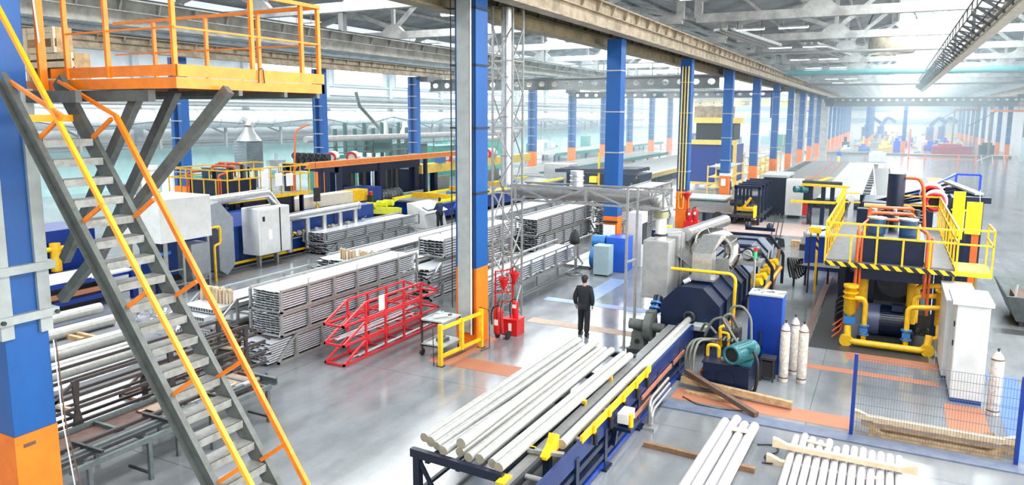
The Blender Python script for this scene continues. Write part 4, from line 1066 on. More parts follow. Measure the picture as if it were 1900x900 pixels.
# silver duct box, round elbow and horizontal duct
t = thing('exhaust_duct', 'square silver duct chute standing on top of the octagonal furnace', 'duct', (-4.4, 20.4, 1.95))
b = MB(); b.box(-4.72, -4.18, 20.2, 20.75, 2.0, 2.72); b.build('chute', alu, t, .01)
b = MB(); b.add([(-4.72,20.2,2.72),(-4.18,20.2,2.72),(-4.18,20.75,2.72),(-4.72,20.75,2.72),(-4.6,20.9,3.12),(-4.1,20.9,3.12),(-4.0,21.3,3.1),(-4.5,21.3,3.1)], [(0,1,5,4),(1,2,6,5),(2,3,7,6),(3,0,4,7),(4,5,6,7)]); b.build('hood', alu, t)
MB().box(-4.82, -4.08, 20.1, 20.85, 1.94, 2.0).build('flange', alu, t)
t = thing('round_elbow', 'big curved silver elbow drum behind the square chute', 'duct', (-4.15, 21.6, 2.5))
MB().torus((-4.42, 21.75, 2.5), .50, .23, (0.3,-1,0.2), 32, 14, -.75, PI+.75).build('bend', mirror_steel, t)
b = MB()
for k in range(8):
    a = -.75+k*(PI+1.5)/7; d = Vector((0.3,-1,0.2)).normalized(); u = Vector((0,0,1)); aa = d.cross(u).normalized(); bb = aa.cross(d); e = aa*math.cos(a)+bb*math.sin(a)
    b.torus(Vector((-4.42, 21.75, 2.5))+e*.50, .235, .012, aa*-math.sin(a)+bb*math.cos(a), 18, 6)
b.build('seam', galv, t)
MB().box(-4.35, -3.95, 21.5, 21.9, 1.9, 2.35).build('base_saddle', galv, t)
t = thing('exhaust_duct', 'straight silver duct running back from the grey burner box', 'duct', (-5.2, 22.5, 3))
MB().cyl((-5.25, 21.5, 2.98), (-4.75, 24.8, 3.02), .2, n=20).build('pipe', alu, t)
MB().bar((-5.3, 20.9, 2.6), (-4.85, 21.2, 2.15), .35, .3).build('transition', alu, t)
MB().box(-5.35, -5.15, 22.4, 22.6, 0, 2.8).build('stand', galv, t)
t = thing('electric_motor', 'round dark grey motor mounted beside the silver elbow', 'motor', (-3.5, 23, 1.9))
MB().cyl((-3.6, 22.6, 2.35), (-3.45, 23.1, 2.35), .2, n=20).build('body', dark_steel, t); MB().cyl((-3.62, 22.5, 2.35), (-3.6, 22.6, 2.35), .14, n=20).build('fan_cover', grey_cab, t)
MB().box(-3.9, -3.2, 22.5, 23.3, 2.02, 2.14).build('mount', galv, t)

# grey burner boxes above the blower
t = thing('burner_box', 'tall pale grey box hanging over the blower beside the furnace', 'box', (-5.7, 20.3, 1.25))
b = MB(); b.box(-6.07, -5.32, 19.95, 20.65, 1.32, 2.98); b.build('body', grey_cab, t, .02)
MB().box(-6.08, -5.31, 19.94, 20.66, 1.32, 1.42).build('skirt', grey_cab, t, .01)
b = MB(); b.box(-5.95, -5.25, 20.75, 22.2, 1.5, 3.05); b.build('rear_box', grey_cab, t, .02)
MB().tube([(-5.4, 20.2, 3.2), (-5.1, 20.5, 3.22), (-5.1, 20.5, 1.0)], .02, bend=.05).build('conduit', galv, t)
for x, y in ((-5.3, 20.75), (-5.3, 21.9), (-5.95, 22.1)): MB().box(x-.05, x+.05, y-.05, y+.05, 0, 1.5).build('stand_leg', galv, t)
for y in (20.7, 21.4): MB().bar((-5.28, y, .2), (-5.28, y+.5, 1.5), .04).build('brace', galv, t)
t = thing('blower', 'dark grey centrifugal blower with motor under the burner box', 'blower', (-5.75, 19.1, 0))
b = MB(); b.box(-6.1, -5.35, 18.8, 19.4, 0, .12); b.build('base', dark_steel, t, .01)
b = MB(); b.prism([(-6.02, .12), (-5.6, .12), (-5.68, .6), (-5.98, .6)], 'y', 18.85, 19.25); b.build('pedestal', stair_grey, t)
MB().cyl((-5.82, 18.83, .35), (-5.82, 18.86, .35), .07).build('access_hole', black, t)
MB().cyl((-6.12, 19.1, .76), (-5.72, 19.1, .76), .15, n=18).build('motor_body', stair_grey, t)
MB().cyl((-5.66, 19.15, .72), (-5.46, 19.15, .72), .40, n=28).build('volute', stair_grey, t)
MB().cyl((-5.46, 19.15, .72), (-5.15, 19.15, .72), .13, n=18).build('inlet', stair_grey, t)
MB().box(-5.68, -5.44, 19.1, 19.42, .9, 1.15).build('outlet', stair_grey, t)
MB().cyl((-5.56, 19.6, 1.05), (-5.56, 19.9, 1.4), .13, n=18).build('riser', navy, t)
for z in (1.1, 1.22): MB().cyl((-5.56, 19.62+(z-1.1), z-.02), (-5.56, 19.66+(z-1.1), z+.03), .18, n=18).build('flange', sky_blue, t)

# ------------------------------------------------------------------ hydraulic unit
t = thing('hydraulic_tank', 'dark navy square oil tank with round cover plate', 'tank', (-3.1, 18, 0))
hx0, hx1, hy0, hy1 = -3.62, -2.56, 17.03, 19.0
b = MB(); b.box(hx0, hx1, hy0, hy1, .05, .67); b.build('body', navy, t, .01)
MB().box(hx0-.03, hx1+.03, hy0-.03, hy1+.03, .67, .70).build('lid', navy, t)
MB().cyl((-3.08, 17.03, .36), (-3.08, 17.0, .36), .19, n=28).build('round_cover', navy, t)
MB().cyl((-3.2, 17.35, .7), (-3.2, 17.35, .75), .07).build('filler_cap', galv, t)
MB().box(hx0, hx1, hy0+.1, hy1-.1, 0, .05).build('plinth', black, t)
t = thing('electric_motor', 'teal cylindrical motor with hollow front on the navy tank', 'motor', (-2.75, 17.5, .7))
MB().cyl((-2.93, 16.98, .98), (-2.62, 17.7, .98), .22, n=26).build('body', teal, t)
mb_ = t.children[0]; MB().pipe((-2.96, 16.9, .98), (-2.93, 16.98, .98), .225, .17, 26).build('fan_rim', teal, mb_)
MB().cyl((-2.935, 16.965, .98), (-2.93, 16.98, .98), .17, n=26).build('fan_grille', black, t)
b = MB()
for k in range(16):
    a = 2*PI*k/16; d = Vector((.31, .72, 0)).normalized(); aa = Vector((d.y, -d.x, 0)); e = aa*math.cos(a)+Vector((0,0,1))*math.sin(a)
    c = Vector((-2.9, 17.05, .98))+e*.228; b.bar(c, c+d*.55, .014, .02, e)
b.build('cooling_fin', teal, mb_)
MB().box(-2.72, -2.5, 17.2, 17.42, 1.0, 1.14).build('terminal_box', teal, t)
MB().box(-2.9, -2.55, 17.1, 17.6, .7, .78).build('foot', teal, t)
MB().tube([(-2.5, 17.2, 1.05), (-2.38, 17.05, .9), (-2.36, 17.0, .5), (-2.42, 17.05, .15), (-2.55, 17.1, .1)], .04, bend=.15).build('cable', black, t)
t = thing('valve_block', 'cluster of valves and yellow bent pipes on the tank corner', 'valve', (-3.4, 18.0, .7))
MB().box(-3.45, -3.05, 18.3, 18.8, .7, 1.15).build('block', dark_steel, t)
for k in range(5): MB().cyl((-3.45+.1*k, 18.25, 1.0), (-3.45+.1*k, 18.0, 1.0), .03).build('spool', galv, t)
for k in range(4): MB().bar((-3.5+.12*k, 18.5, 1.15), (-3.42+.12*k, 18.5, 1.33), .03).build('lever', galv, t)
MB().tube([(-3.62, 17.5, .65), (-3.62, 17.5, .98), (-3.35, 17.5, .98), (-3.35, 17.5, .7)], .045, bend=.1).build('yellow_pipe', yellow, t)
MB().tube([(-3.45, 18.2, .75), (-3.45, 18.0, 1.3), (-3.35, 18.0, 1.35)], .04, bend=.08).build('yellow_pipe', yellow, t)
MB().tube([(-3.45, 18.1, 1.15), (-3.25, 18.1, 1.15), (-3.25, 18.1, .75)], .035, bend=.08).build('yellow_pipe', yellow, t)
MB().bar((-3.75, 17.6, .2), (-3.4, 19.6, 1.15), .09, .12).build('orange_guard', orange_pipe, t)
hs = [[(-3.55, 17.9, .95), (-4.0, 17.8, 1.0), (-4.15, 17.5, .8), (-4.1, 17.3, .1)], [(-3.5, 17.95, 1.0), (-3.95, 17.6, 1.05), (-4.0, 17.3, .8), (-3.98, 17.1, .1)],
      [(-3.5, 18.1, .95), (-3.85, 17.5, 1.05), (-3.88, 17.2, .8), (-3.86, 17.0, .1)], [(-3.2, 18.4, 1.2), (-3.3, 18.3, 1.75), (-3.0, 18.3, 1.85), (-2.75, 18.2, 1.6), (-2.7, 18.1, .95)],
      [(-3.9, 18.4, .9), (-3.7, 18.3, 1.4), (-3.4, 18.3, 1.5), (-3.25, 18.3, 1.2)], [(-3.1, 18.5, 1.2), (-3.25, 18.2, 1.65), (-3.45, 18.2, 1.5), (-3.0, 17.9, 1.0), (-2.85, 18.0, .85)],
      [(-3.6, 18.4, 1.0), (-3.95, 18.7, 1.2), (-4.1, 18.9, .9)]]
hl = ['outermost of three grey hoses dropping beside the conveyor', 'middle of three grey hoses dropping beside the conveyor', 'innermost of three grey hoses dropping beside the conveyor', 'tall arched hose over the teal motor', 'hose arching left of the valve block', 'crossed hose looping down to the teal motor', 'short hose reaching to the furnace front']
for h_, l_ in zip(hs, hl): tag(MB().tube(h_, .032, 8, bend=.3).build('hydraulic_hose', mat('greenish_grey_hose', (.15, .16, .13), .5, dirt=.3)), l_, 'hose')
# blue electrical cabinet
t = thing('electrical_cabinet', 'big royal blue cabinet with cluttered top behind the hydraulic unit', 'cabinet', (-2.5, 19.2, 0))
b = MB(); b.box(-2.93, -2.13, 18.9, 19.5, 0, 2.02); b.build('body', royal, t, .008); MB().box(-2.95, -2.11, 18.88, 19.52, 2.0, 2.04).build('top_plate', grey_paint, t)
MB().box(-2.13, -2.12, 18.95, 19.45, .1, 1.95).build('side_door', mat('lighter_blue_enamel', (.03, .13, .6), .3, dirt=.2), t)
MB().bar((-2.62, 18.86, .3), (-2.6, 18.86, 1.1), .04).build('cable_duct', dark_steel, t)
random.seed(5)
for i in range(7):
    x, y = -2.85+.1*i, 19.0+.3*random.random(); o = MB().bar((x, y, 2.055), (x+random.uniform(-.1, .2), y+random.uniform(.1, .2), 2.06), .03, .02).build('scrap_strip', galv); tag(at_base(o), 'small metal scrap lying on the royal blue cabinet top', 'scrap metal', 'scraps on the blue cabinet')
t = thing('stool', 'small black metal stool in front of the royal blue cabinet', 'stool', (-2.35, 18.4, 0))
MB().box(-2.5, -2.15, 18.25, 18.6, .55, .6).build('seat', dark_steel, t)
for x in (-2.47, -2.18):
    for y in (18.28, 18.57): MB().box(x-.02, x+.02, y-.02, y+.02, 0, .55).build('leg', dark_steel, t)
MB().box(-2.46, -2.2, 18.3, 18.55, .1, .5).build('black_box', black, t)

# ------------------------------------------------------------------ floor strips and plates
def plate(x0, x1, y0, y1, m, label, z=.006, t_=None):
    b = MB(); b.box(x0, x1, y0, y1, 0, z); o = b.build('floor_plate', m); tag(at_base(o), label, 'floor plate'); return o
plate(-4.15, -.35, 16.15, 16.85, salmon, 'long orange brown floor strip under the loose timbers')
plate(-4.2, 2.9, 15.5, 15.92, blue_plate, 'grey blue painted strip along the bare pit cover edge', .03)
plate(-2.2, 1.45, 19.85, 20.2, salmon, 'thin orange floor strip running from bottles to white cabinet')
plate(-.7, 1.5, 21.1, 21.75, salmon, 'orange floor strip in front of the yellow manifold pipe')
plate(1.48, 2.25, 17.25, 18.75, salmon, 'orange floor plate in front of the white cabinet')
plate(2.55, 3.2, 16.1, 21.5, mat('blue_floor_paint', (.05, .14, .55), .4, dirt=.3), 'bright blue floor plate beside the lone bottle')
plate(-1.95, -1.75, 19.5, 32, mat('faded_pink_floor', (.42, .27, .24), .5, dirt=.3), 'faded pink floor stripe behind the royal blue cabinet')
plate(-10.55, -7.2, 15.6, 16.35, salmon, 'orange floor plate in front of the yellow barrier')
plate(-10.5, -9.8, 16.35, 18.3, salmon, 'orange floor plate beneath the tool cart')
plate(-9.9, -5.4, 20.25, 20.75, tan_plate, 'tan floor strip behind the walking man')
plate(-10.6, -6, 23.0, 23.45, mat('pale_blue_floor_strip', (.24, .34, .55), .4, dirt=.4), 'pale blue floor strip between man and grey blue cabinet')
plate(-9.6, -8.9, 23.6, 27.4, mat('pale_blue_floor_strip', (.2, .3, .5)), 'pale blue floor stripe running towards the cabinets')
plate(-8.9, -3.9, 42, 47, mat('pinkish_floor', (.5, .38, .34), .5, dirt=.3), 'pinkish floor patch by the red fire cabinet')
plate(3.6, 5.2, 60, 90, orange, 'bright orange strip on the far right floor')
plate(-1.7, 1.3, 21.75, 33.5, mat('oily_pit_cover', (.05, .052, .055), .4, dirt=.4), 'dark oily cover under the press', .01)

# ------------------------------------------------------------------ timbers, floor billets
def timber(p, q, w_, h_, m, label, cat='timber', grp=None, notch=False):
    b = MB(); b.bar(p, q, w_, h_)
    o = b.build('timber_beam', m); at_base(o); tag(o, label, cat, grp)
timber((-3.93, 13.42, .05), (-1.8, 13.3, .05), .1, .1, brown_wood, 'brown timber bearer lying under the four floor billets')
timber((-4.1, 16.95, .2), (-1.55, 16.7, .12), .12, .14, wood, 'long weathered timber beam lying in front of the navy tank')
timber((-4.0, 17.0, .4), (-2.18, 15.85, .08), .13, .11, dark_wood, 'dark old timber leaning askew across the orange strip')
timber((-3.9, 16.6, .04), (-2.6, 16.45, .04), .09, .06, wood, 'short timber piece beneath the leaning dark beam')
tag(MB().tube([(-3.9, 16.3, .02), (-3.5, 16.0, .02), (-3.0, 15.95, .02), (-2.5, 16.1, .02)], .012).build('loose_wire', black), 'loose black wire on the blue strip by the timbers', 'wire')
def slingbeam(x0, x1, y, z, m, label):
    b = MB(); h = .09
    b.prism([(x0, z), (x0, z+h+.08), (x0+.08, z+h+.07), (x0+.25, z+h), (x1-.25, z+h), (x1-.1, z+h+.06), (x1, z+h+.08), (x1, z)], 'y', y-.06, y+.06)
    o = b.build('timber_cradle_beam', m); at_base(o); tag(o, label, 'timber')
slingbeam(-1.62, .82, 14.15, .215, pale_wood, 'pale notched timber laid across the row of floor billets')
slingbeam(-1.68, .3, 13.85, 0, pale_wood, 'second notched timber end showing under the row of billets')
for (x0, x1, y, z, m, lb) in ((-.28, 2.55, 16.15, .30, pale_wood, 'top notched timber of the pile behind the wire fence'), (-.15, 2.55, 16.2, .15, wood, 'middle timber of the pile behind the wire fence'),
                              (0, 2.3, 16.1, 0, wood, 'bottom timber of the pile behind the wire fence'), (.2, 2.6, 16.4, .0, wood, 'rear notched timber of the pile behind the wire fence'), (-.25, 2.2, 16.42, .19, brown_wood, 'upper rear timber of the pile behind the wire fence')):
    slingbeam(x0, x1, y, z, m, lb)
fb = [(-2.66, 14.9), (-2.47, 15.15), (-2.27, 14.92), (-2.08, 14.95)]
for i, (x, y) in enumerate(fb):
    billet((x-.12, 10.5, .2), (x, y, .2), .092, 'metal_billet', floor_log, ['leftmost of the four white floor billets', 'second white floor billet, the one reaching farthest', 'third white floor billet under the cardboard scrap', 'rightmost of the four white floor billets'][i], 'four billets on the floor', floor_log)
o = MB().box(-2.42, -2.12, 14.3, 14.5, .292, .30).build('cardboard', pale_wood); tag(at_base(o), 'torn cardboard scrap lying on the four billets', 'cardboard')
random.seed(9)
for i in range(13):
    x = -1.28+.152*i; y = 14.95+[.05,.2,.1,.0,.15,-.15,.0,.02,.03,-.02,0,-.02,-.02][i]
    billet((x+.0, 10.6, .11), (x, y, .11), .070, 'short_billet', floor_log, 'white billet, %s from the left in the floor row of thirteen' % (ordinal(i)), 'row of thirteen floor billets', floor_log)
o = MB().bar((-1.05, 14.75, .19), (-.7, 14.7, .19), .09, .02).build('cardboard', pale_wood); tag(at_base(o), 'small board scrap on the far ends of the billet row', 'cardboard')
tag(MB().tube([(-1.95, 14.5, .02), (-1.6, 14.65, .03), (-1.5, 14.3, .04), (-1.8, 14.0, .03), (-1.5, 13.8, .02), (-1.75, 13.75, .02)], .014, 6, bend=.2).build('wire_coil', black), 'black wire loop on the floor between the two billet groups', 'wire')

# ------------------------------------------------------------------ wire fence
t = thing('wire_fence', 'blue post welded wire fence panel in the lower right', 'fence', (1.1, 15.88, 0))
for x in (-.32, 2.5):
    MB().box(x-.035, x+.035, 15.85, 15.91, 0, 1.74).build('post', royal, t); MB().box(x-.08, x+.08, 15.8, 15.96, 0, .015).build('foot_plate', royal, t)
b = MB()
for k in range(56): x = -.28+2.74*k/55; b.bar((x, 15.88, .12), (x, 15.88, 1.66), .0055)
for z in (.12, .3, .33, .5, .7, .9, 1.1, 1.13, 1.3, 1.48, 1.66): b.bar((-.3, 15.885, z), (2.48, 15.885, z), .007)
b.build('wire_mesh', mesh_grey, t)
t = thing('steel_post', 'dark post at the right frame edge beside the fence', 'post', (2.78, 17.5, 0)); MB().box(2.93, 3.0, 16.9, 16.97, 0, 1.9).build('tube', dark_steel, t)

# ------------------------------------------------------------------ gas bottles
def bottle(x, y, h, label, r=.115):
    t = thing('gas_bottle', label, 'gas bottle', (x, y, 0))
    MB().lathe((x, y, 0), [(r*.9, 0), (r, .02), (r, h*.78), (r*.94, h*.84), (r*.7, h*.9), (r*.34, h*.935), (r*.3, h*.95), (.0, h*.95)], 22).build('cylinder_body', cyl_white, t)
    MB().cyl((x, y, h*.83), (x, y, h*.845), r*1.0, n=22).build('rust_band', rust, t.children[0])
    MB().cyl((x, y, .1), (x, y, .13), r*1.02, n=22).build('foot_band', rust, t.children[0])
    vv = MB().cyl((x, y, h*.95), (x, y, h), .02).build('valve', dark_steel, t); MB().cyl((x-.03, y, h*.99), (x+.03, y, h*.99), .014).build('valve_wheel', dark_steel, vv)
bottle(-1.97, 18.5, 1.56, 'worn white gas bottle nearest the royal blue cabinet')
bottle(-1.82, 19.15, 1.56, 'worn white gas bottle half hidden behind its neighbour')
bottle(-1.56, 18.6, 1.56, 'worn white gas bottle with rusty neck, standing right of the pair')
bottle(2.4, 18.5, 1.52, 'lone worn gas bottle beside the tall white cabinet', .13)

# ------------------------------------------------------------------ white switch cabinet on the right
t = thing('switch_cabinet', 'tall white double switch cabinet right of the press', 'cabinet', (1.95, 20.5, 0))
b = MB(); b.box(1.6, 2.24, 18.95, 20.3, .1, 2.3); b.build('body', white_paint, t, .01)
MB().box(1.5, 2.3, 18.88, 20.35, 2.3, 2.38).build('roof_lid', white_paint, t)
b = MB(); b.box(1.5, 2.2, 20.5, 22.8, .1, 2.0); b.build('rear_body', white_paint, t, .01)
MB().box(1.48, 2.2, 20.45, 22.85, 2.0, 2.05).build('rear_lid', white_paint, t)
MB().box(1.75, 2.1, 21.2, 21.7, 2.05, 2.06).build('vent_slot', black, t)
MB().box(1.62, 2.22, 18.97, 22.7, 0, .1).build('plinth', royal, t)
dr = MB().box(1.59, 1.602, 19.0, 19.6, .2, 2.2).build('door', white_paint, t); MB().box(1.59, 1.602, 19.65, 20.25, .2, 2.2).build('door', white_paint, t)
for z in (1.3, 1.75): MB().box(1.565, 1.6, 19.05, 19.12, z, z+.12).build('handle', black, dr)

# ------------------------------------------------------------------ presses (main right press and its twin on the left)
def press(label):
    t = thing('extrusion_press', label, 'press', (0, 22.5, 0))
    x0, x1, y0, y1, dz = -1.46, 1.78, 22.5, 31.5, 2.36
    for xa, xb in ((x0, -.62), (1.08, x1)): MB().box(xa, xb, y0, y1, dz-.04, dz).build('deck', worn_deck, t)
    MB().box(x0, x1, y0, y0+.5, dz-.04, dz).build('deck', worn_deck, t)
    MB().box(x0, x1, y0-.03, y0, dz-.1, dz+.03).build('hazard_edge', hazard, t)
    for x in (x0-.02, x1): MB().box(x, x+.02, y0, y1, dz-.1, dz+.05).build('edge_beam', yellow, t)
    xs = [x0, -.8, -.15, .5, 1.15, x1]
    for i, x in enumerate(xs):
        hi = i in (0, 2, 5)
        MB().bar((x, y0, dz), (x, y0, 3.5 if hi else 3.15), .05).build('rail_post', yellow, t)
    for x in (-.48, .83): MB().bar((x, y0, 3.15), (x, y0, 3.5), .05).build('rail_post', yellow, t)
    for z in (3.5, 3.15): MB().bar((x0, y0, z), (x1, y0, z), .05).build('rail', yellow, t)
    for x in (x0, x1):
        for z in (3.5, 3.15): MB().bar((x, y0, z), (x, y1, z), .05).build('rail', yellow, t)
        for k in range(1, 9): MB().bar((x, y0+1.12*k, dz), (x, y0+1.12*k, 3.5), .05).build('rail_post', yellow, t)
    for z in (3.5, 3.15): MB().bar((x0, y1, z), (-.9, y1, z), .05).build('rail', yellow, t); MB().bar((.2, y1, z), (x1, y1, z), .05).build('rail', yellow, t)
    # oil tank block on the deck
    b = MB(); b.box(-.58, 1.04, 22.95, 26.8, dz-.5, 3.08); b.build('oil_tank', navy, t, .01)
    for x in (-.2, .62):
        MB().cyl((x, 24.0, 3.08), (x, 24.0, 3.5), .23, n=20).build('filter_drum', mat('blue_grey_drum', (.02, .08, .19), .4, dirt=.3), t)
        MB().cyl((x, 24.0, 3.5), (x, 24.0, 3.55), .26, n=20).build('drum_lid', galv, t)
    for x, z in ((-.64, 3.35), (1.1, 3.3)):
        MB().tube([(x, 22.85, 1.5), (x, 22.85, z), (x*.6, 24.8, z+.05)], .045, bend=.2).build('orange_pipe', orange_pipe, t)
        MB().tube([(x+.1, 22.9, 1.0), (x+.1, 22.9, z-.1)], .035).build('orange_pipe', orange_pipe, t)
    for y, z in ((25.0, 3.55), (25.6, 3.65), (24.6, 3.4)):
        MB().tube([(-.45, y, z-.35), (-.45, y, z), (.8, y+.1, z), (.8, y+.1, z-.4)], .055, bend=.15).build('orange_pipe', orange_pipe, t)
    rnd = random.Random(4)
    for k in range(16):
        x, y = rnd.uniform(-.4, 1.0), rnd.uniform(24.4, 26.6); z = 3.08
        b = MB(); b.cyl((x, y, z), (x, y, z+rnd.uniform(.25, .6)), .05+.04*rnd.random(), n=10); b.cyl((x-.1, y, z+.3), (x+.15, y, z+.3), .04, n=8)
        b.build('valve', [dark_steel, galv, navy][k % 3], t)
    # motor and pump below
    MB().cyl((-.32, 23.6, .55), (.05, 23.6, .55), .47, n=28).build('motor_collar', mat('slate_blue_enamel', (.09, .11, .22), .35, dirt=.2), t)
    b = MB(); b.cyl((.05, 23.6, .55), (.68, 23.6, .55), .44, n=28)
    for k in range(22):
        a = PI*k/21-.0; c = Vector((.08, 23.6-math.cos(a)*.455, .55+math.sin(a)*.455)); b.bar(c, c+Vector((.56, 0, 0)), .02, .03, (0, -math.cos(a), math.sin(a)))
    b.build('finned_motor', navy, t)
    MB().box(.35, .65, 23.2, 23.5, .95, 1.12).build('terminal_box', navy, t)
    MB().box(-.5, .95, 23.1, 24.2, 0, .14).build('motor_base', dark_steel, t)
    MB().cyl((.68, 23.6, .55), (1.0, 23.6, .55), .22, n=18).build('pump', dark_steel, t)
    MB().box(1.0, 1.35, 23.3, 23.9, .3, .9).build('pump_block', dark_steel, t)
    for k in range(4): MB().cyl((.9+.12*k, 23.15, .45+.1*(k % 2)), (.9+.12*k, 22.9, .45+.1*(k % 2)), .05).build('port', dark_steel, t)
    for x in (-.44, .85):
        MB().cyl((x, 23.6, 1.05), (x, 23.6, 1.85), .14, n=18).build('yellow_suction_pipe', yellow, t)
        MB().cyl((x, 23.6, 1.82), (x, 23.6, 2.3), .26, n=20).build('blue_valve_body', navy, t)
        MB().cyl((x, 23.6, 1.95), (x, 23.6, 2.05), .3, n=20).build('valve_flange', sky_blue, t)
    # yellow manifold
    MB().tube([(-.74, 22.5, .55), (-.72, 22.35, .14), (1.25, 22.35, .14), (1.3, 22.5, .55)], .095, 12, bend=.2).build('yellow_manifold', yellow, t)
    for x in (-.76, 1.28): MB().cyl((x, 22.28, .16), (x, 22.5, .16), .17, n=18).build('manifold_flange', yellow, t)
    MB().lathe((-.72, 22.6, .95), [(.05, -.15), (.17, 0), (.17, .7), (.2, .7), (.2, .76), (.13, .78)], 18).build('yellow_filter', yellow, t)
    for z in (1.35, 1.5, 1.7): MB().cyl((-.72, 22.6, z), (-.72, 22.6, z+.04), .205, n=18).build('filter_ring', yellow, t)
    MB().tube([(-.6, 22.5, 1.38), (-.38, 22.5, 1.38), (-.32, 22.5, 1.25), (-.32, 22.5, .2)], .07, 10, bend=.15).build('yellow_pipe', yellow, t)
    MB().box(-.86, -.56, 22.45, 22.7, .62, .82).build('blue_valve', sky_blue, t)
    for x in (-.32, .74):
        MB().box(x-.1, x+.1, 22.4, 22.6, .42, .56).build('blue_valve', sky_blue, t)
        for z in (.34, .6): MB().cyl((x, 22.5, z), (x, 22.5, z+.035), .14, n=16).build('flange', sky_blue, t)
    for y_, z_ in ((22.5, 1.28), (23.0, 1.5), (23.2, 1.75)):
        MB().tube([(.74+.3*(y_-22.5), y_, .2 if y_ < 22.6 else .7), (.74+.3*(y_-22.5), y_, z_), (1.5, y_+.1, z_+.05)], .07, 10, bend=.15).build('yellow_pipe', yellow, t)
    MB().lathe((1.55, 22.75, .8), [(.05, -.1), (.15, 0), (.15, .95), (.19, .95), (.19, 1.0)], 18).build('yellow_filter', yellow, t)
    MB().tube([(1.5, 22.7, .9), (1.5, 22.5, .5), (1.3, 22.5, .45)], .06, bend=.1).build('yellow_pipe', yellow, t)
    for k in range(4): MB().tube([(-1.0, 23.0+.2*k, .25), (-1.15, 23.0+.2*k, .7+.12*k), (-.75, 22.9+.2*k, .95+.1*k)], .03, bend=.2).build('black_hose', black, t)
    for k in range(3): MB().tube([(-1.15, 22.7+.1*k, .1+.15*k), (-.95, 22.7+.1*k, .3+.15*k), (-.8, 22.8, .75)], .025, bend=.05).build('orange_pipe', orange_pipe, t)
    # frame legs and dark press body
    for x in (-1.05, -.25, .95, 1.5):
        for y in (24.4, 28, 31): MB().box(x-.09, x+.09, y-.09, y+.09, 0, dz-.04).build('leg', navy, t)
    MB().box(-.2, 1.0, 24.6, 31.2, .9, 2.3).build('press_body', dark_steel, t)
    MB().cyl((.4, 24.35, 1.6), (.4, 24.7, 1.6), .5, n=24).build('cylinder_head', dark_steel, t)
    # side landing and ladder
    MB().box(x1+.02, x1+.85, 22.7, 24.2, dz-.12, dz).build('side_landing', bright_yellow, t)
    for x, y in ((x1+.83, 22.75), (x1+.83, 24.15)): MB().bar((x, y, dz), (x, y, 3.5), .045).build('rail_post', yellow, t)
    for z in (3.5, 3.1): MB().bar((x1+.02, 22.75, z), (x1+.83, 22.75, z), .045).build('rail', yellow, t); MB().bar((x1+.83, 22.75, z), (x1+.83, 24.15, z), .045).build('rail', yellow, t)
    for x in (x1+.1, x1+.65): MB().bar((x, 24.2, dz), (x-.05, 24.6, .0), .06).build('ladder_rail', mat('brownish_yellow_steel', (.45, .33, .08), .5, dirt=.3), t)
    for k in range(7): MB().bar((x1+.1, 24.25+.05*k, dz-.3-.3*k), (x1+.63, 24.25+.05*k, dz-.3-.3*k), .035).build('ladder_rung', yellow, t)
    return t
PR = press('navy extrusion press with yellow railed deck, hazard edge and finned motor on the right')
C = G(421, 318, 4.02)
PL = dup(PR, (C.x-1.78*1.15, C.y, 0), None, 'navy press with yellow railed deck behind the left furnace line')
PL.scale = (1.15, .56, 1.15)
for c_ in list(PL.children):
    if c_.name.split('.')[0] in ('side_landing', 'ladder_rail', 'ladder_rung'): bpy.data.objects.remove(c_)
    elif c_.name.startswith(('rail', 'rail_post')):
        vs_ = [v.co.x for v in c_.data.vertices]
        if min(vs_) > 1.79 or (max(vs_) > 2.0): bpy.data.objects.remove(c_)
for i, px in enumerate((491, 517, 537)):
    p = AX(px, 333, C.x+.06); o = MB().box(p.x, p.x+.02, p.y-.22, p.y+.22, p.z-.3, p.z+.3).build('warning_sign', paper); tag(at_base(o), ['square white warning card on the left press railing, first', 'square white warning card on the left press railing, middle', 'square white warning card on the left press railing, last'][i], 'sign')
# upper structures behind the right press
t = thing('hydraulic_cylinder', 'upright navy cylinder with orange pipes behind the press deck', 'cylinder', (-.1, 30, 2.4))
MB().cyl((.3, 31.3, 2.3), (.3, 31.3, 4.35), .3, n=22).build('cylinder_body', navy, t); MB().cyl((.3, 31.3, 2.3), (.3, 31.3, 2.7), .55, n=22).build('base', dark_steel, t)
MB().tube([(.4, 31.3, 4.2), (1.05, 31.2, 4.2), (1.2, 31.1, 3.9), (1.32, 31.0, 2.4)], .06, 10, bend=.3).build('orange_pipe', orange_pipe, t)
MB().tube([(.4, 31.3, 3.1), (.85, 31.2, 3.1), (1.0, 31.1, 2.9), (1.05, 31.0, 2.4)], .06, 10, bend=.3).build('orange_pipe', orange_pipe, t)
MB().box(-1.0, 1.6, 31.6, 32.2, 0, 2.9).build('stand', navy, t)
t = thing('press_yoke', 'massive navy press head block behind the right deck', 'press part', (1.5, 35, 0))
b = MB(); b.box(-.9, 1.7, 33.4, 36.5, 0, 3.0); b.build('main_block', navy, t, .05)
b = MB(); b.box(2.2, 3.25, 32.2, 34.4, 0, 3.45); b.build('side_block', navy, t, .03)
for i, (x, y, z) in enumerate(((2.55, 34.5, 3.45), (2.9, 33.2, 3.35), (3.1, 32.2, 3.3))):
    MB().box(x-.45, x+.35, y-.2, y+.2, z, z+.22).build('cap_block', navy, t)
for k in range(4): MB().bar((-.6+.25*k, 34.2-.2*k, 2.9), (2.4+.2*k, 35.5-.7*k, 3.75-.06*k), .07, .1).build('sloping_beam', navy, t)
MB().bar((2.2, 35.6, 3.8), (3.1, 32.5, 3.6), .3, .08).build('pale_beam', grey_paint, t)
MB().box(-.8, .5, 32.9, 33.3, 2.85, 2.95).build('yellow_plate', cream_yellow, t)
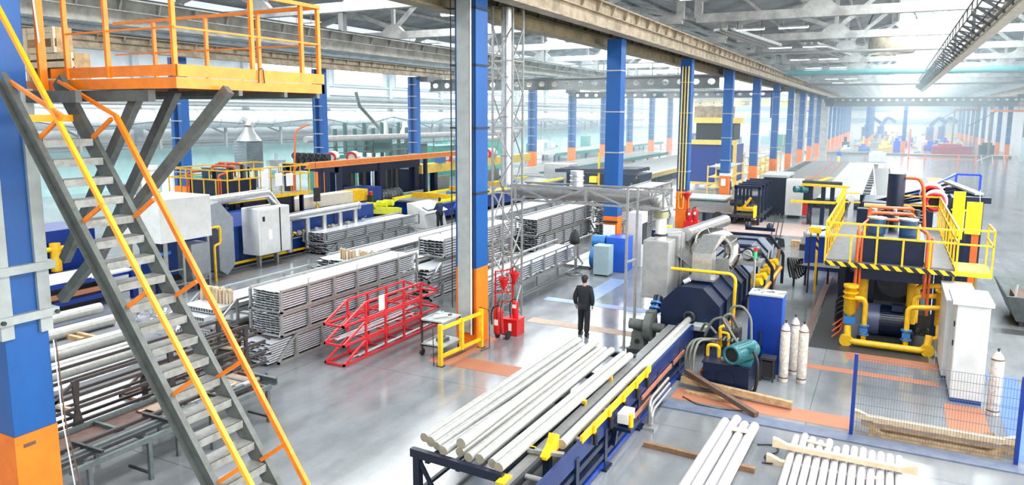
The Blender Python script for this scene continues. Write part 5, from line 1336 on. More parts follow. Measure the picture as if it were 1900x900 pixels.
for x in (2.3, 2.6): MB().cyl((x, 31.9, 2.2), (x, 31.9, 3.0), .05).build('guide_rod', galv, t); MB().cyl((x, 31.9, 3.0), (x, 31.9, 3.05), .12).build('yellow_cap', bright_yellow, t)
t = thing('ring_container', 'white drum with red rim and dark bore facing the camera', 'drum', (1.6, 32, 2.3))
for P_ in (AY(1728, 361, 32.9), AY(1735, 375, 31.9)):
    x, y, z = P_
    MB().pipe((x, y, z), (x+.05, y+.8, z), .42, .32, 30).build('white_shell', white_paint, t)
    MB().pipe((x, y-.05, z), (x, y+.03, z), .36, .23, 30).build('red_rim', red, t)
    MB().cyl((x, y+.25, z), (x, y+.3, z), .3, n=30).build('dark_bore', black, t)
t = thing('yellow_guard', 'bright yellow upright guard panels beside the press landing', 'guard panel', (2.4, 27, 0))
b = MB(); b.box(2.34, 2.78, 27.8, 27.9, 2.7, 3.75); b.build('front_panel', bright_yellow, t); b = MB(); b.box(2.05, 2.4, 29.2, 29.3, 2.3, 3.95); b.build('rear_panel', bright_yellow, t)
MB().box(2.35, 2.42, 27.85, 27.95, 0, 2.8).build('stand_post', navy, t); MB().box(2.55, 2.75, 27.85, 27.95, .8, 2.7).build('orange_panel', orange_pipe, t); MB().box(2.2, 2.3, 29.2, 29.3, 0, 2.4).build('stand_post', navy, t)
MB().bar((2.7, 27.85, 3.75), (2.72, 28.4, 4.1), .02).build('hanging_chain', grey_paint, t)
t = thing('blue_stair_rail', 'bright blue sloping stair rail beyond the press head', 'railing', (2.5, 40, 0))
for p, q in (((.6, 38.5, 2.6), (2.9, 41, 3.75)), ((2.9, 41, 3.75), (3.9, 41, 3.75)), ((.6, 38.5, 2.6), (3.1, 41, 2.1)), ((2.9, 41, 3.75), (2.9, 41, 1.8)), ((3.9, 41, 3.75), (3.9, 41, 0)), ((.6, 38.5, 2.6), (.6, 38.5, 0))): MB().bar(p, q, .09).build('tube', mat('strong_blue_paint', (.01, .06, .65), .4, dirt=.1), t)
t = thing('inclined_conveyor', 'steep grey conveyor rising behind the upright navy cylinder', 'conveyor', (.2, 45, 0))
MB().bar((.1, 39, 1.6), (-.4, 50, 3.3), .95, .12).build('belt_bed', dark_steel, t)
for s in (-1, 1): MB().bar((.1+s*.45, 39, 1.7), (-.4+s*.45, 50, 3.4), .06, .16).build('side_rail', galv, t)
for y, h_ in ((40, 1.6), (49, 3.0)): MB().box(-.45, -.3, y, y+.15, 0, h_).build('leg', navy, t); MB().box(.1, .25, y, y+.15, 0, h_).build('leg', navy, t)

# dumpster right edge
t = thing('scrap_skip', 'grey green steel scrap skip at the right frame edge', 'skip', (4.4, 27.5, 0))
b = MB(); z0_, z1_ = .18, 1.0
A_ = [(3.85, 26.9), (5.3, 26.9), (5.3, 29.2), (3.85, 29.2)]; B2 = [(3.5, 26.6), (5.6, 26.6), (5.6, 29.8), (3.5, 29.8)]
b.add([(x, y, z0_) for x, y in A_]+[(x, y, z1_) for x, y in B2], [(0,1,2,3),(0,1,5,4),(1,2,6,5),(2,3,7,6),(3,0,4,7)]); b.build('bin', green_steel, t).modifiers.new('wall', 'SOLIDIFY').thickness = .04
for x in (3.95, 5.1): MB().box(x, x+.12, 27, 29, 0, .18).build('skid', dark_steel, t)
MB().bar((3.75, 26.8, .9), (3.8, 26.9, 1.35), .05).build('lever', grey_paint, t)
o = MB().box(3.95, 5.3, 27, 29.4, .5, .72).build('rusty_scrap', rust); tag(at_base(o), 'rusty scrap filling the grey green skip', 'scrap metal')
plate(3.2, 5.6, 25.9, 26.5, mat('dark_oil_plate', (.06, .065, .07), .4), 'dark plate on the floor before the skip')

# ------------------------------------------------------------------ things around the fire cabinet and first aisle columns
t = thing('blue_compressor', 'bright blue machine with round motor by the column behind the walking man', 'machine', (-10.3, 29, 0))
b = MB(); b.box(-10.3, -9.45, 28.6, 29.6, 0, 1.45); b.build('body', mat('compressor_blue', (.02, .12, .62), .4, dirt=.2), t, .02)
MB().cyl((-10.9, 28.8, 1.2), (-10.35, 28.8, 1.2), .28, n=20).build('motor', sky_blue, t); MB().cyl((-10.95, 28.8, .5), (-10.75, 28.8, .5), .45, n=20).build('fan_wheel', sky_blue, t)
MB().bar((-10.8, 28.8, .05), (-10.8, 28.8, 1), .15).build('stand', sky_blue, t)
t = thing('grey_locker', 'pale blue grey metal locker in front of the bright blue machine', 'cabinet', (-10.1, 27.8, 0))
b = MB(); b.box(-10.45, -9.8, 27.55, 28.15, .06, 1.25); b.build('body', mat('bluegrey_locker', (.33, .45, .50), .45, dirt=.2), t, .01); MB().box(-10.4, -9.85, 27.6, 28.1, 0, .06).build('plinth', black, t)
MB().box(-9.8, -9.79, 27.6, 28.1, .12, 1.2).build('door', mat('bluegrey_locker', (.33, .45, .50)), t)
t = thing('white_locker', 'tall white cabinet right of the orange column foot', 'cabinet', (-9.6, 30.2, 0))
b = MB(); b.box(-9.85, -9.2, 30.0, 30.8, 0, 2.35); b.build('body', white_paint, t, .01); b = MB(); b.box(-9.25, -8.95, 30.6, 31.3, 0, 1.1); b.build('side_box', white_paint, t, .01)
MB().box(-9.2, -9.19, 30.05, 30.75, 1.0, 1.9).build('display_panel', dark_steel, t)
t = thing('yellow_bin', 'yellow box standing on a dark blue case behind the white cabinet', 'bin', (-9.6, 35, 0))
MB().box(-10.0, -9.4, 34.2, 34.9, 0, 1.0).build('case', navy, t); b = MB(); b.box(-9.5, -9.1, 34.1, 34.6, .5, 1.25); b.build('yellow_box', bright_yellow, t, .02)
t = thing('papers_board', 'papers pinned on the orange column foot behind the walking man', 'notice board', (-10.45, 29.4, 1.2))
MB().box(-10.72, -10.2, 29.38, 29.43, 1.2, 1.85).build('board', paper, t); MB().box(-10.95, -10.65, 29.36, 29.4, 1.0, 1.35).build('card', pale_wood, t); MB().box(-10.78, -10.1, 29.34, 29.5, 1.95, 2.02).build('shelf', dark_steel, t)
# hanging bag on a pole and floor tray
t = thing('round_sign_stand', 'slim pole carrying a dark bag on a ring base', 'stand', (-11.2, 27.4, 0))
MB().cyl((-11.2, 27.4, 0), (-11.2, 27.4, 1.9), .02).build('pole', galv, t); MB().torus((-11.2, 27.4, .03), .3, .02).build('ring_base', galv, t)
t = thing('dark_bag', 'dark teardrop bag hanging from the slim pole', 'bag', (-11.2, 27.35, 1.0))
MB().lathe((-11.2, 27.35, 1.25), [(.02, 0), (.2, .05), (.22, .2), (.15, .5), (.06, .62), (.0, .64)], 16).build('sack', black, t)
cradle('empty_cradle', -12.4, -11.0, 28.6, 33.0, .0, .9, sg, 'empty galvanised cradle on the floor by the compressor', slope=.6, posts=3, sec=.06)
MB_ = MB(); MB_.box(-12.35, -11.05, 28.7, 32.8, .06, .1); tag(at_base(MB_.build('tray_sheet', galv)), 'bare metal sheet lying in the empty cradle by the compressor', 'metal sheet')
# second fire point
t = thing('fire_box', 'red fire box at the foot of the yellow piped column', 'fire box', (-9.6, 42.2, 0)); MB().box(-10.05, -9.25, 40.6, 41.3, 0, .6).build('body', red, t)
MB().lathe((-9.95, 40.7, 1.75), [(.3, .45), (.01, 0)], 16).build('cone_bucket', red, t); MB().bar((-10.0, 41.1, .6), (-10.0, 41.1, 2.2), .06).build('upright', red, t)
extinguisher(-9.5, 41.0, .8, .15, 'red fire extinguisher on the far fire box by the yellow pipes', z0=.6); extinguisher(-9.8, 40.9, .7, .13, 'red fire extinguisher beside its twin on the far fire box', z0=.6)
t = thing('fume_tub', 'long green grey trough behind the far fire box', 'trough', (-11.4, 53, 0)); b = MB(); b.prism([(-13, .8), (-9.8, .8), (-10.2, 0), (-12.6, 0)], 'y', 50.2, 53.0); b.build('trough', mat('green_grey_trough', (.12, .22, .22), .5, dirt=.4), t); MB().box(-13.1, -9.7, 50.1, 53.1, .8, .9).build('rim', grey_paint, t)
# big blue furnace cabinet seen between columns
t = thing('ageing_oven', 'big royal blue oven front with yellow frame between two columns', 'oven', (-14.5, 68, 0))
b = MB(); b.box(-16.4, -12.4, 67, 72, .5, 3.9); b.build('body', royal, t); MB().box(-16.7, -12.1, 66.8, 67, 3.9, 4.3).build('yellow_frame', cream_yellow, t); MB().box(-12.4, -12.1, 66.8, 67, .4, 3.9).build('yellow_frame', cream_yellow, t); MB().box(-16.7, -12.1, 66.8, 67, .3, .5).build('yellow_frame', cream_yellow, t)
MB().box(-16.0, -12.6, 68, 71, 4.3, 5.8).build('upper_housing', dark_steel, t); MB().box(-16.2, -12.3, 67.8, 71, 5.8, 6.3).build('upper_beam', cream_yellow, t); MB().box(-16.2, -12.6, 67.9, 68.0, 6.3, 7.3).build('sheet', beam_cream, t)
for x in (-13.2, -13.8, -9.8): 
    MB().bar((x, 70, 6.3), (x, 70, 8.6), .12).build('mast', royal, t)
MB().bar((-15, 70, 8.6), (-9, 70, 8.6), .08).build('mast_bar', royal, t); MB().bar((-13.8, 70, 7.6), (-12.9, 70, 8.6), .12).build('mast_brace', royal, t)
t = thing('control_cubicle', 'small white control cubicle with dark screen by the oven', 'cubicle', (-11.8, 60, 0)); b = MB(); b.box(-12.3, -11.2, 59.5, 60.6, 0, 2.4); b.build('body', white_paint, t); MB().box(-12.2, -11.3, 59.45, 59.5, 1.5, 2.2).build('screen', dark_steel, t)

# handling line past the furnace: blue portals with slatted table
t = thing('portal_frames', 'row of five navy portal frames over a dark slatted table', 'machine', (-6.6, 48, 0))
for k in range(5):
    y = 45.3+1.35*k; xx = -7.9+.18*k*0
    for x in (-8.1, -6.75): MB().box(x-.07, x+.07, y-.12, y+.12, 0, 2.25).build('upright', navy, t)
    MB().box(-8.2, -6.65, y-.12, y+.12, 2.15, 2.35).build('lintel', navy, t)
MB().box(-8.3, -6.6, 44.8, 51, .45, .6).build('slat_table', dark_steel, t); MB().box(-6.95, -6.8, 44.7, 45.0, .5, 1.2).build('yellow_end', bright_yellow, t)
b = MB()
for k in range(7): b.box(-11.8+.0*k, -8.2, 44.9+.8*k, 45.0+.8*k, .62, .7)
b.build('slat', galv, t)
for x in (-11.5, -9.9, -8.4): MB().box(x-.1, x+.1, 45, 50, .1, .6).build('table_leg', navy, t)
MB().cyl((-9.0, 44.6, .45), (-9.0, 44.7, .45), .3, n=18).build('hand_wheel', dark_steel, t)
t = thing('pusher_carriage', 'small yellow pusher carriage with dark motor on the slatted table', 'carriage', (-8, 46.5, .7)); MB().box(-8.4, -7.2, 46, 46.8, .72, .9).build('base', yellow, t); MB().cyl((-8.6, 46.4, 1.15), (-7.9, 46.4, 1.15), .2).build('motor', dark_steel, t); MB().bar((-7.8, 46.4, .9), (-7.4, 46.4, 1.5), .15).build('lever', yellow, t)
t = thing('saw_cabinet', 'pale grey machine cabinet with dark navy hood behind it', 'cabinet', (-5.2, 49.8, 0))
b = MB(); b.box(-5.75, -4.75, 49.3, 50.3, .2, 2.5); b.build('body', white_paint, t, .02); MB().box(-5.6, -4.9, 49.4, 50.2, 0, .2).build('plinth', black, t)
b = MB(); b.box(-7.3, -5.9, 50.5, 54, .3, 2.5); b.build('navy_hood', navy, t); MB().box(-7.4, -5.8, 50.3, 54, 2.5, 2.65).build('hood_top', grey_paint, t); MB().box(-4.75, -4.4, 49.8, 50.6, .2, 1.0).build('red_side', red, t); MB().box(-4.75, -4.3, 50.0, 50.8, 1.0, 2.4).build('blue_side', navy, t)
MB().box(-7.2, -5.9, 50.6, 53.9, 0, .3).build('hood_foot', dark_steel, t)
# run-out table
t = thing('runout_table', 'wide pale slatted run-out table stretching to the far hall', 'table', (-5, 78, 0))
MB().box(-9.95, -.5, 56, 101, .62, .74).build('bed', mat('run_out_bed', (.45, .47, .48), .5, .3, dirt=.4), t)
b = MB()
for k in range(75): b.box(-9.8, -4.4, 56.3+.6*k, 56.42+.6*k, .74, .80)
b.build('slat', galv, t)
b = MB()
for k in range(12): b.box(-3.6+.16*k, -3.54+.16*k, 56.2, 100.5, .78, .84)
b.build('profile_strip', profile_alu, t)
for k in range(16): MB().box(-9.4, -8.6, 58+2.6*k, 59.2+2.6*k, .80, .86).build('dark_belt', dark_steel, t)
for k in range(16): MB().box(-1.6, -1.1, 57+2.6*k, 58.2+2.6*k, .80, .86).build('dark_belt', dark_steel, t)
for x in (-6.2, -5.2): MB().box(x, x+.07, 56.3, 100, .80, .86).build('red_belt', mat('faded_red_belt', (.5, .08, .1), .5), t)
for x in (-9.8, -7.3, -5, -2.8, -.8):
    for y in (56.3, 64, 72, 80, 88, 96, 100.5): MB().box(x-.1, x+.1, y-.1, y+.1, 0, .62).build('leg', navy, t)
for x in (-5.2, -4.3, -2.6): MB().cyl((x, 56.0, .45), (x, 56.1, .45), .28, n=18).build('drive_wheel', dark_steel, t)
MB().box(-9.95, -.4, 55.85, 55.98, .3, .62).build('front_apron', navy, t)
o = MB().box(-.35, 0, 52, 58, 0, 1.0).build('red_barrier', red); tag(at_base(o), 'low dark red block along the run-out table edge', 'barrier')
t = thing('puller_head', 'yellow arm puller machine with teal motors over the run-out table end', 'machine', (-3.2, 50, 0))
MB().bar((-4.6, 47.2, 2.4), (-2.0, 46.6, 2.4), .35, .12).build('yellow_arm', yellow, t); MB().bar((-5.0, 45.4, 1.55), (-2.6, 45.6, 1.55), .3, .12).build('yellow_arm', yellow, t); MB().bar((-2.2, 46.5, 2.3), (-2.5, 45.6, 1.55), .2, .1).build('yellow_arm', yellow, t)
MB().bar((-5.4, 58, 2.0), (-3.4, 54.5, 2.3), .25, .08).build('yellow_arm', yellow, t); MB().bar((-3.6, 54.5, 2.3), (-4.2, 47.5, 2.35), .2, .08).build('yellow_arm', yellow, t)
for x in (-4.1, -3.4, -2.9): MB().box(x-.12, x+.12, 47.4, 47.7, 0, 2.3).build('post', navy, t)
for x in (-5.0, -4.6): MB().cyl((x, 47.0, 2.1), (x+.3, 47.2, 2.1), .2, n=14).build('teal_motor', teal, t)
MB().box(-4.6, -2.4, 47.3, 47.9, 2.3, 2.6).build('crosshead', dark_steel, t)
# bicycle
t = thing('bicycle', 'dark bicycle parked beside the grey machine cabinet', 'bicycle', (-3.9, 47, 0))
for y in (46.6, 47.65): MB().torus((-3.9-.25*(y-46.6), y-.6, .33), .33, .022, (1,.2,0), 20, 6).build('wheel', black, t)
MB().tube([(-3.9, 46, .33), (-4.0, 46.35, .7), (-4.1, 46.9, .75), (-4.16, 47.05, .33)], .02).build('frame', dark_steel, t); MB().tube([(-4.0, 46.35, .7), (-4.05, 46.5, .3), (-4.1, 46.9, .75), (-4.1, 46.9, 1.0), (-4.35, 46.9, 1.05)], .018).build('handlebar', dark_steel, t); MB().box(-4.05, -3.93, 46.2, 46.45, .85, .9).build('saddle', black, t)
# leaning rods and shovel heads, small items on the floor
for i in range(3): tag(at_base(MB().bar((-5.1+.22*i, 38.3, .05), (-5.5+.2*i, 43.2+.3*i, 1.0), .05).build('steel_rod', dark_steel)), 'dark rod laid up from the shovel heap toward the cabinet', 'rod', 'rods by the shovel heap')
for i in range(3):
    b = MB(); x = -5.4+.4*i; b.prism([(x-.28, .02), (x+.28, .02), (x+.22, .45), (x-.18, .5)], 'y', 37.6+.2*i, 37.65+.2*i); tag(at_base(b.build('shovel_blade', dark_steel)), 'broad grey shovel blade on the floor past the furnace', 'shovel', 'shovel blades on the floor')
t = thing('valve_machine', 'dark machine with hoses and shelves behind the furnace end', 'machine', (-2.3, 31, 0))
random.seed(21)
for k in range(5): MB().bar((-3.1+.3*k, 29.2+.6*k, .9-.08*k), (-.9, 30.2+.55*k, .7-.05*k), .35, .06).build('dark_shelf', dark_steel, t)
for k in range(6): MB().box(-3.0+.38*k, -2.93+.38*k, 29.5+.3*k, 29.6+.3*k, 0, .8).build('leg', dark_steel, t)
for k in range(7): MB().torus((-3.0+.06*k, 28.6+.15*k, .8), .45-.03*k, .04, (1,.3,.2), 20, 6, .3*k, .3*k+4).build('black_hose', black, t)
MB().cyl((-3.6, 28.4, .0), (-3.4, 28.4, 1.6), .07).build('brass_column', mat('brassy_pipe', (.45, .28, .12), .4, .4), t)
t = thing('yellow_post_stand', 'thin yellow black banded post with gauges behind the gas bottles', 'stand', (-2.2, 28.8, 0))
MB().box(-2.2, -2.12, 28.8, 28.88, 0, 1.5).build('post', yellow, t); MB().box(-2.2, -2.12, 28.8, 28.88, 1.5, 2.3).build('hazard_post', hazard, t); MB().box(-2.42, -2.36, 28.6, 28.66, 0, 2.3).build('dark_post', black, t)
MB().box(-2.45, -2.05, 28.55, 28.95, 2.25, 2.45).build('gauge_box', yellow, t); MB().lathe((-2.5, 28.6, 2.1), [(.12, 0), (.14, .15), (.05, .25)], 12).build('lamp', galv, t)
MB().tube([(-2.1, 28.9, 2.3), (-1.5, 29, 2.5), (-1.2, 30, 3.3)], .03, bend=.4).build('cable', black, t)
t = thing('blue_tank', 'royal blue box tank with pale lid left of the press deck', 'tank', (-2.4, 33.6, 0)); b = MB(); b.box(-2.95, -1.6, 33.0, 36, 0, 1.45); b.build('body', royal, t, .02); MB().box(-3.0, -1.55, 32.95, 36.05, 1.45, 1.52).build('lid', mat('bluegrey_locker', (.33, .45, .5)), t)
for i, (x, y, lab, m_) in enumerate(((-3.9, 38.8, 'small wooden box on the floor past the furnace', wood), (-3.4, 37.9, 'small dark pot beside the wooden box', dark_steel))):
    b = MB(); b.box(x-.22, x+.22, y-.2, y+.2, 0, .3); b.build('floor_box', m_); tag(at_base(bpy.data.objects[-1] if False else COL.objects[-1]), lab, 'box')
t = thing('white_machine', 'small white plastic machine cover beyond the furnace elbow', 'machine', (-6.2, 33, 0)); b = MB(); b.prism([(32, 0), (34, 0), (34, .7), (33.2, .95), (32, .6)], 'x', -6.2, -5.2); b.build('cover', white_paint, t)
# upright white panels just behind press
for i, x in enumerate((-1.55, -1.1, -.7)):
    tag(at_base(MB().box(x, x+.22, 37+.3*i, 37.1+.3*i, 0, 2.9).build('upright_panel', [white_paint, navy, white_paint][i])), ['white upright panel behind the press deck, outer', 'navy upright panel between two white ones', 'white upright panel behind the press deck, inner'][i], 'panel')

# ------------------------------------------------------------------ left furnace line
t = thing('heating_box', 'big white insulated box on legs behind the stair handrail', 'box', (-23.2, 17.8, 0))
b = MB(); b.box(-24.6, -22.4, 16.75, 18.95, 1.95, 3.5); b.build('body', white_paint, t, .02)
for x, y in ((-22.5, 17.0), (-22.5, 17.7), (-24.4, 17.0), (-22.5, 18.8)): MB().box(x-.05, x+.05, y-.05, y+.05, 0, 1.95).build('leg', galv, t)
MB().bar((-22.5, 17.0, .9), (-22.5, 17.7, .9), .05).build('tie_bar', galv, t); MB().bar((-22.5, 17.0, .35), (-22.5, 18.8, .35), .05).build('tie_bar', galv, t)
MB().cyl((-23.9, 17.6, 3.5), (-23.9, 17.6, 4.6), .28, n=20).build('chimney', white_pipe, t)
for z in (3.6, 4.4): MB().cyl((-23.9, 17.6, z), (-23.9, 17.6, z+.06), .33, n=20).build('chimney_flange', galv, t)
MB().cyl((-22.9, 17.1, 0), (-22.9, 17.1, 1.9), .25, n=16).build('blue_blower', navy, t); MB().cyl((-22.9, 17.1, 1.5), (-22.9, 17.1, 1.6), .34, n=16).build('flange', sky_blue, t)
t = thing('steel_cabinet', 'plain steel bottomed cabinet hanging under the white box', 'cabinet', (-22.4, 18.4, 0))
b = MB(); b.add([(-23.1,17.95,.6),(-22.35,17.95,.6),(-22.35,18.75,.6),(-23.1,18.75,.6),(-23.1,17.95,1.75),(-22.35,17.95,1.75),(-22.35,18.75,1.75),(-23.1,18.75,1.75),(-22.9,18.1,.3),(-22.5,18.1,.3),(-22.5,18.6,.3),(-22.9,18.6,.3)], [(0,1,5,4),(1,2,6,5),(2,3,7,6),(3,0,4,7),(4,5,6,7),(0,1,9,8),(1,2,10,9),(2,3,11,10),(3,0,8,11),(8,9,10,11)]); b.build('body', mat('dull_steel_sheet', (.38, .42, .46), .35, .6, dirt=.3), t)
for x in (-22.9, -22.5): MB().box(x-.04, x+.04, 18.3, 18.4, 0, .35).build('leg', navy, t)
t = thing('angled_duct', 'flat silver duct panel with yellow gas pipe right of the white box', 'duct', (-23, 20, 0))
b = MB(); b.prism([(19.35, 3.0), (19.85, 3.1), (20.5, 2.4), (20.5, .5), (20.1, .15), (19.75, .4), (19.75, 2.0), (19.35, 2.3)], 'x', -23.6, -23.0); b.build('casing', mat('dull_steel_sheet', (.38, .42, .46)), t)
MB().tube([(-22.9, 19.3, 2.15), (-22.85, 19.7, 2.15), (-22.85, 19.7, 1.5), (-22.85, 19.4, 1.45), (-22.85, 19.4, 0)], .05, bend=.1).build('yellow_pipe', yellow, t)
t = thing('control_cabinet', 'tall white chamfered control cabinet standing on a post by the left furnace', 'cabinet', (-24, 22.9, 0))
b = MB(); b.prism([(22.0, .55), (23.8, .55), (23.8, 2.55), (22.0, 2.55)], 'x', -24.2, -23.2); b.build('body', white_paint, t, .04)
dcc = MB().box(-23.2, -23.18, 22.1, 23.1, .65, 2.45).build('door', white_paint, t); MB().box(-23.2, -23.17, 23.18, 23.22, .6, 2.5).build('door_gap', black, t)
MB().box(-23.22, -23.16, 22.2, 22.32, 2.0, 2.2).build('gauge', black, dcc); MB().box(-23.18, -23.165, 22.5, 22.7, 1.2, 1.6).build('paper_sheet', paper, t)
for y in (22.4, 23.4): MB().box(-23.8, -23.6, y-.05, y+.05, 0, .55).build('leg', galv, t)
t = thing('long_furnace', 'long dark blue furnace body under the silver flue on the left', 'furnace', (-24.8, 25.5, 0))
b = MB(); b.box(-25.6, -24.4, 18.2, 31.2, .25, 1.75); b.build('body', mat('deep_blue_paint', (.008, .05, .26), .35, dirt=.4), t, .02)
MB().prism([(-25.6, 1.75), (-24.4, 1.75), (-24.8, 2.3), (-25.3, 2.3)], 'y', 19, 24).build('sloped_hood', mat('deep_blue_paint', (.008, .05, .26)), t)
MB().box(-25.5, -24.6, 18.5, 31, 0, .25).build('plinth', black, t)
for k in range(4): MB().box(-24.42, -24.38, 19+3*k, 19.05+3*k, .3, 1.7).build('panel_joint', black, t)
for k in range(12): MB().cyl((-24.4, 24.6+.32*k+(.8 if k > 5 else 0), 1.0), (-24.15, 24.6+.32*k+(.8 if k > 5 else 0), .95), .07, n=8).build('yellow_burner', yellow, t)
MB().tube([(-24.1, 20.5, .25), (-24.1, 26.5, .25), (-24.1, 27, .7)], .06, bend=.2).build('yellow_gas_main', yellow, t)
MB().tube([(-24.15, 22, .8), (-24.15, 31, .8)], .03).build('grey_pipe', galv, t)
t = thing('flue_pipe', 'thick silver flue stepping down along the left furnace on five legs', 'duct', (-23.9, 25, 0))
MB().tube([(-23.6, 18.9, 3.05), (-23.8, 23.1, 3.1), (-23.95, 24.35, 1.84), (-24.0, 29.3, 1.86)], .2, 18).build('pipe', alu, t)
MB().cyl((-24.0, 29.3, 1.86), (-24.0, 29.4, 1.86), .23, n=18).build('end_cap', alu, t)
for k in range(5):
    y = 24.5+1.15*k; MB().cyl((-23.95, y, 1.8), (-23.95, y, .25), .13, n=12).build('drop_leg', alu, t); MB().cyl((-23.8, y+.4, 1.1), (-23.7, y+.4, 1.1), .12, n=8).build('fan_fitting', galv, t)
# low blue conveyor and blue blocks at far left
t = thing('roller_bench', 'blue low roller bench left of the billets, seen behind the struts', 'conveyor', (-25, 15, 0))
for z in (.35, .6, .95): MB().bar((-23.4, 9.8, z), (-23.6, 16.6, z), .1, .16).build('side_beam', royal if z != .6 else salmon, t)
MB().bar((-25.2, 9.8, .95), (-25.2, 16.6, .95), .1, .16).build('side_beam', royal, t); MB().box(-25.1, -23.5, 10, 16.4, .98, 1.04).build('white_bed', white_paint, t)
for y in (10, 13, 16.4):
    for x in (-23.5, -25.2): MB().box(x-.1, x+.1, y-.1, y+.1, 0, 1).build('leg', royal, t)
t = thing('blue_machine', 'blue machine block with yellow pipes seen between upper treads', 'machine', (-27, 16, 0))
b = MB(); b.box(-28.5, -26.4, 13.2, 17.0, 0, 2.3); b.build('body', royal, t, .02)
for y in (14, 15.3): MB().cyl((-26.1, y, .9), (-26.1, y, 1.9), .18, n=14).build('yellow_pipe', yellow, t)
MB().tube([(-26.1, 13.6, 1.7), (-26.1, 16.4, 1.7)], .09).build('yellow_pipe', yellow, t); MB().cyl((-26.0, 12.8, 1.2), (-25.4, 12.8, 1.2), .25, n=16).build('teal_motor', teal, t); MB().box(-26.3, -25.4, 12.5, 16.6, 0, .85).build('plinth', dark_steel, t)

# orange crane rail beam and the navy gantries with stretcher
t = thing('orange_beam', 'long orange crane beam on navy posts across the left bay', 'beam', (-29, 36, 0))
p1, p2 = AX(568, 308, -28), AX(842, 291, -28)
MB().ibeam((-28, p1.y, p1.z), (-28, p2.y+1, p1.z), .3, .34, .05, .04).build('beam', mat('faded_orange_beam', (.90, .33, .09), .5, dirt=.2), t)
for y in (31.2, 36.5, 41.5): MB().box(-28.1, -27.9, y-.12, y+.12, 0, p1.z-.15).build('post', navy, t)
t = thing('navy_gantry', 'navy steel gantry with round guide posts beneath the orange beam', 'machine', (-30, 38, 0))
gx0, gx1 = -33.5, -29.3
for x in (gx0, gx1):
    for y in (34.5, 38.2, 42): MB().box(x-.25, x+.25, y-.25, y+.25, 0, 3.2).build('post', navy, t)
    MB().box(x-.3, x+.3, 34.2, 42.3, 2.9, 3.4).build('side_beam', navy, t)
for y in (34.5, 38.2, 42): MB().box(gx0, gx1, y-.3, y+.3, 3.0, 3.3).build('cross_beam', navy, t)
for y in (36, 37.2, 39.5, 40.7): MB().cyl((gx1-.6, y, .8), (gx1-.6, y, 3.0), .28, n=16).build('guide_post', dark_steel, t)
MB().box(gx0, gx1+.4, 34, 43, .2, .9).build('lower_bed', mat('deep_blue_paint', (.008, .05, .26)), t); MB().box(gx1+.3, gx1+.45, 34, 43, .9, 1.25).build('pale_rail', grey_paint, t)
b = MB()
for k in range(16): b.prism([(34.3+.5*k, .75), (34.6+.5*k, .75), (34.45+.5*k, .95)], 'x', gx1+.4, gx1+.5)
b.build('rack_teeth', yellow, t)
MB().box(gx1-1.6, gx1-1.2, 34.4, 36.4, 1.0, 1.35).build('red_cylinder', red, t)
MB().box(gx0, gx1, 43, 43.2, 0, 2.6).build('end_plate', navy, t)
t = thing('yellow_box_beam', 'thick pale yellow box beam carrying white drums right of the gantry', 'machine', (-29, 47, 0))
MB().box(-29.6, -29.0, 42.6, 60, 2.35, 3.0).build('beam', cream_yellow, t)
for y in (44.5, 50, 56): MB().box(-29.5, -29.1, y-.2, y+.2, 0, 2.35).build('post', navy, t)
for y in (46.5, 52.5):
    MB().cyl((-29.3, y-.1, 3.3), (-29.3, y+.9, 3.3), .45, n=20).build('white_drum', white_paint, t); MB().pipe((-29.3, y-.18, 3.3), (-29.3, y-.1, 3.3), .42, .22).build('red_rim', red, t)
MB().box(-29.3, -28.7, 44.6, 45.2, 3.0, 3.5).build('teal_motor', sky_blue, t)
for i, (dx, y) in enumerate(((-30.9, 35.4), (-30.0, 36.3))):
    tt = thing('white_drum', ['white drum with red rim on the gantry, rear', 'white drum with red rim on the gantry, front'][i], 'drum', (dx, y, 3.4))
    MB().cyl((dx, y, 3.8), (dx-.6, y+1.0, 3.8), .34, n=20).build('shell', white_paint, tt); MB().pipe((dx, y-.02, 3.8), (dx+.05, y-.1, 3.8), .34, .24).build('red_rim', red, tt); MB().box(dx-.8, dx+.3, y-.2, y+1.2, 3.3, 3.46).build('saddle', navy, tt)
t = thing('valve_bank', 'bank of dark hydraulic cylinders on top of the gantry', 'valve', (-32, 33.5, 0))
for k in range(6): MB().cyl((-32.8+.5*k, 34.4, 3.4), (-32.8+.5*k, 34.4, 4.1), .2, n=12).build('dark_cylinder', dark_steel, t); MB().torus((-32.8+.5*k, 34.2, 3.9), .16, .04, (0,1,0), 12, 6).build('hose_ring', dark_steel, t)
# far saw line with yellow plates and control desk
t = thing('stretcher_table', 'royal blue feed table with yellow edges behind the control desk', 'table', (-24.5, 42, 0))
b = MB(); b.box(-27.5, -24.0, 37, 56, .3, 1.1); b.build('body', royal, t); MB().box(-27.6, -23.9, 36.9, 56.1, 1.1, 1.2).build('top_sheet', galv, t)
for x in (-27.4, -24.1): MB().box(x-.08, x+.08, 37, 56, 1.2, 1.32).build('yellow_edge', bright_yellow, t)
for y in (39, 43.5, 48): MB().box(-27.3, -24.2, y-.1, y+.1, 1.2, 1.5).build('bridge_bar', yellow, t); MB().cyl((-24.6, y, 1.5), (-24.6, y+.5, 1.5), .2).build('small_motor', sky_blue, t)
for y in (38, 44, 50, 55): MB().box(-27.2, -24.3, y-.2, y+.2, 0, .3).build('foot', navy, t)
for y in (45, 49, 53): MB().box(-29.9, -29.8, y, y+.4, 0, 2.1).build('orange_upright', orange_pipe, t); MB().box(-30, -29.9, y+.6, y+2.6, .3, 1.9).build('grey_panel', grey_paint, t)
t = thing('control_desk', 'white slanted control desk where two workers stand', 'desk', (-23.6, 35.2, 0))
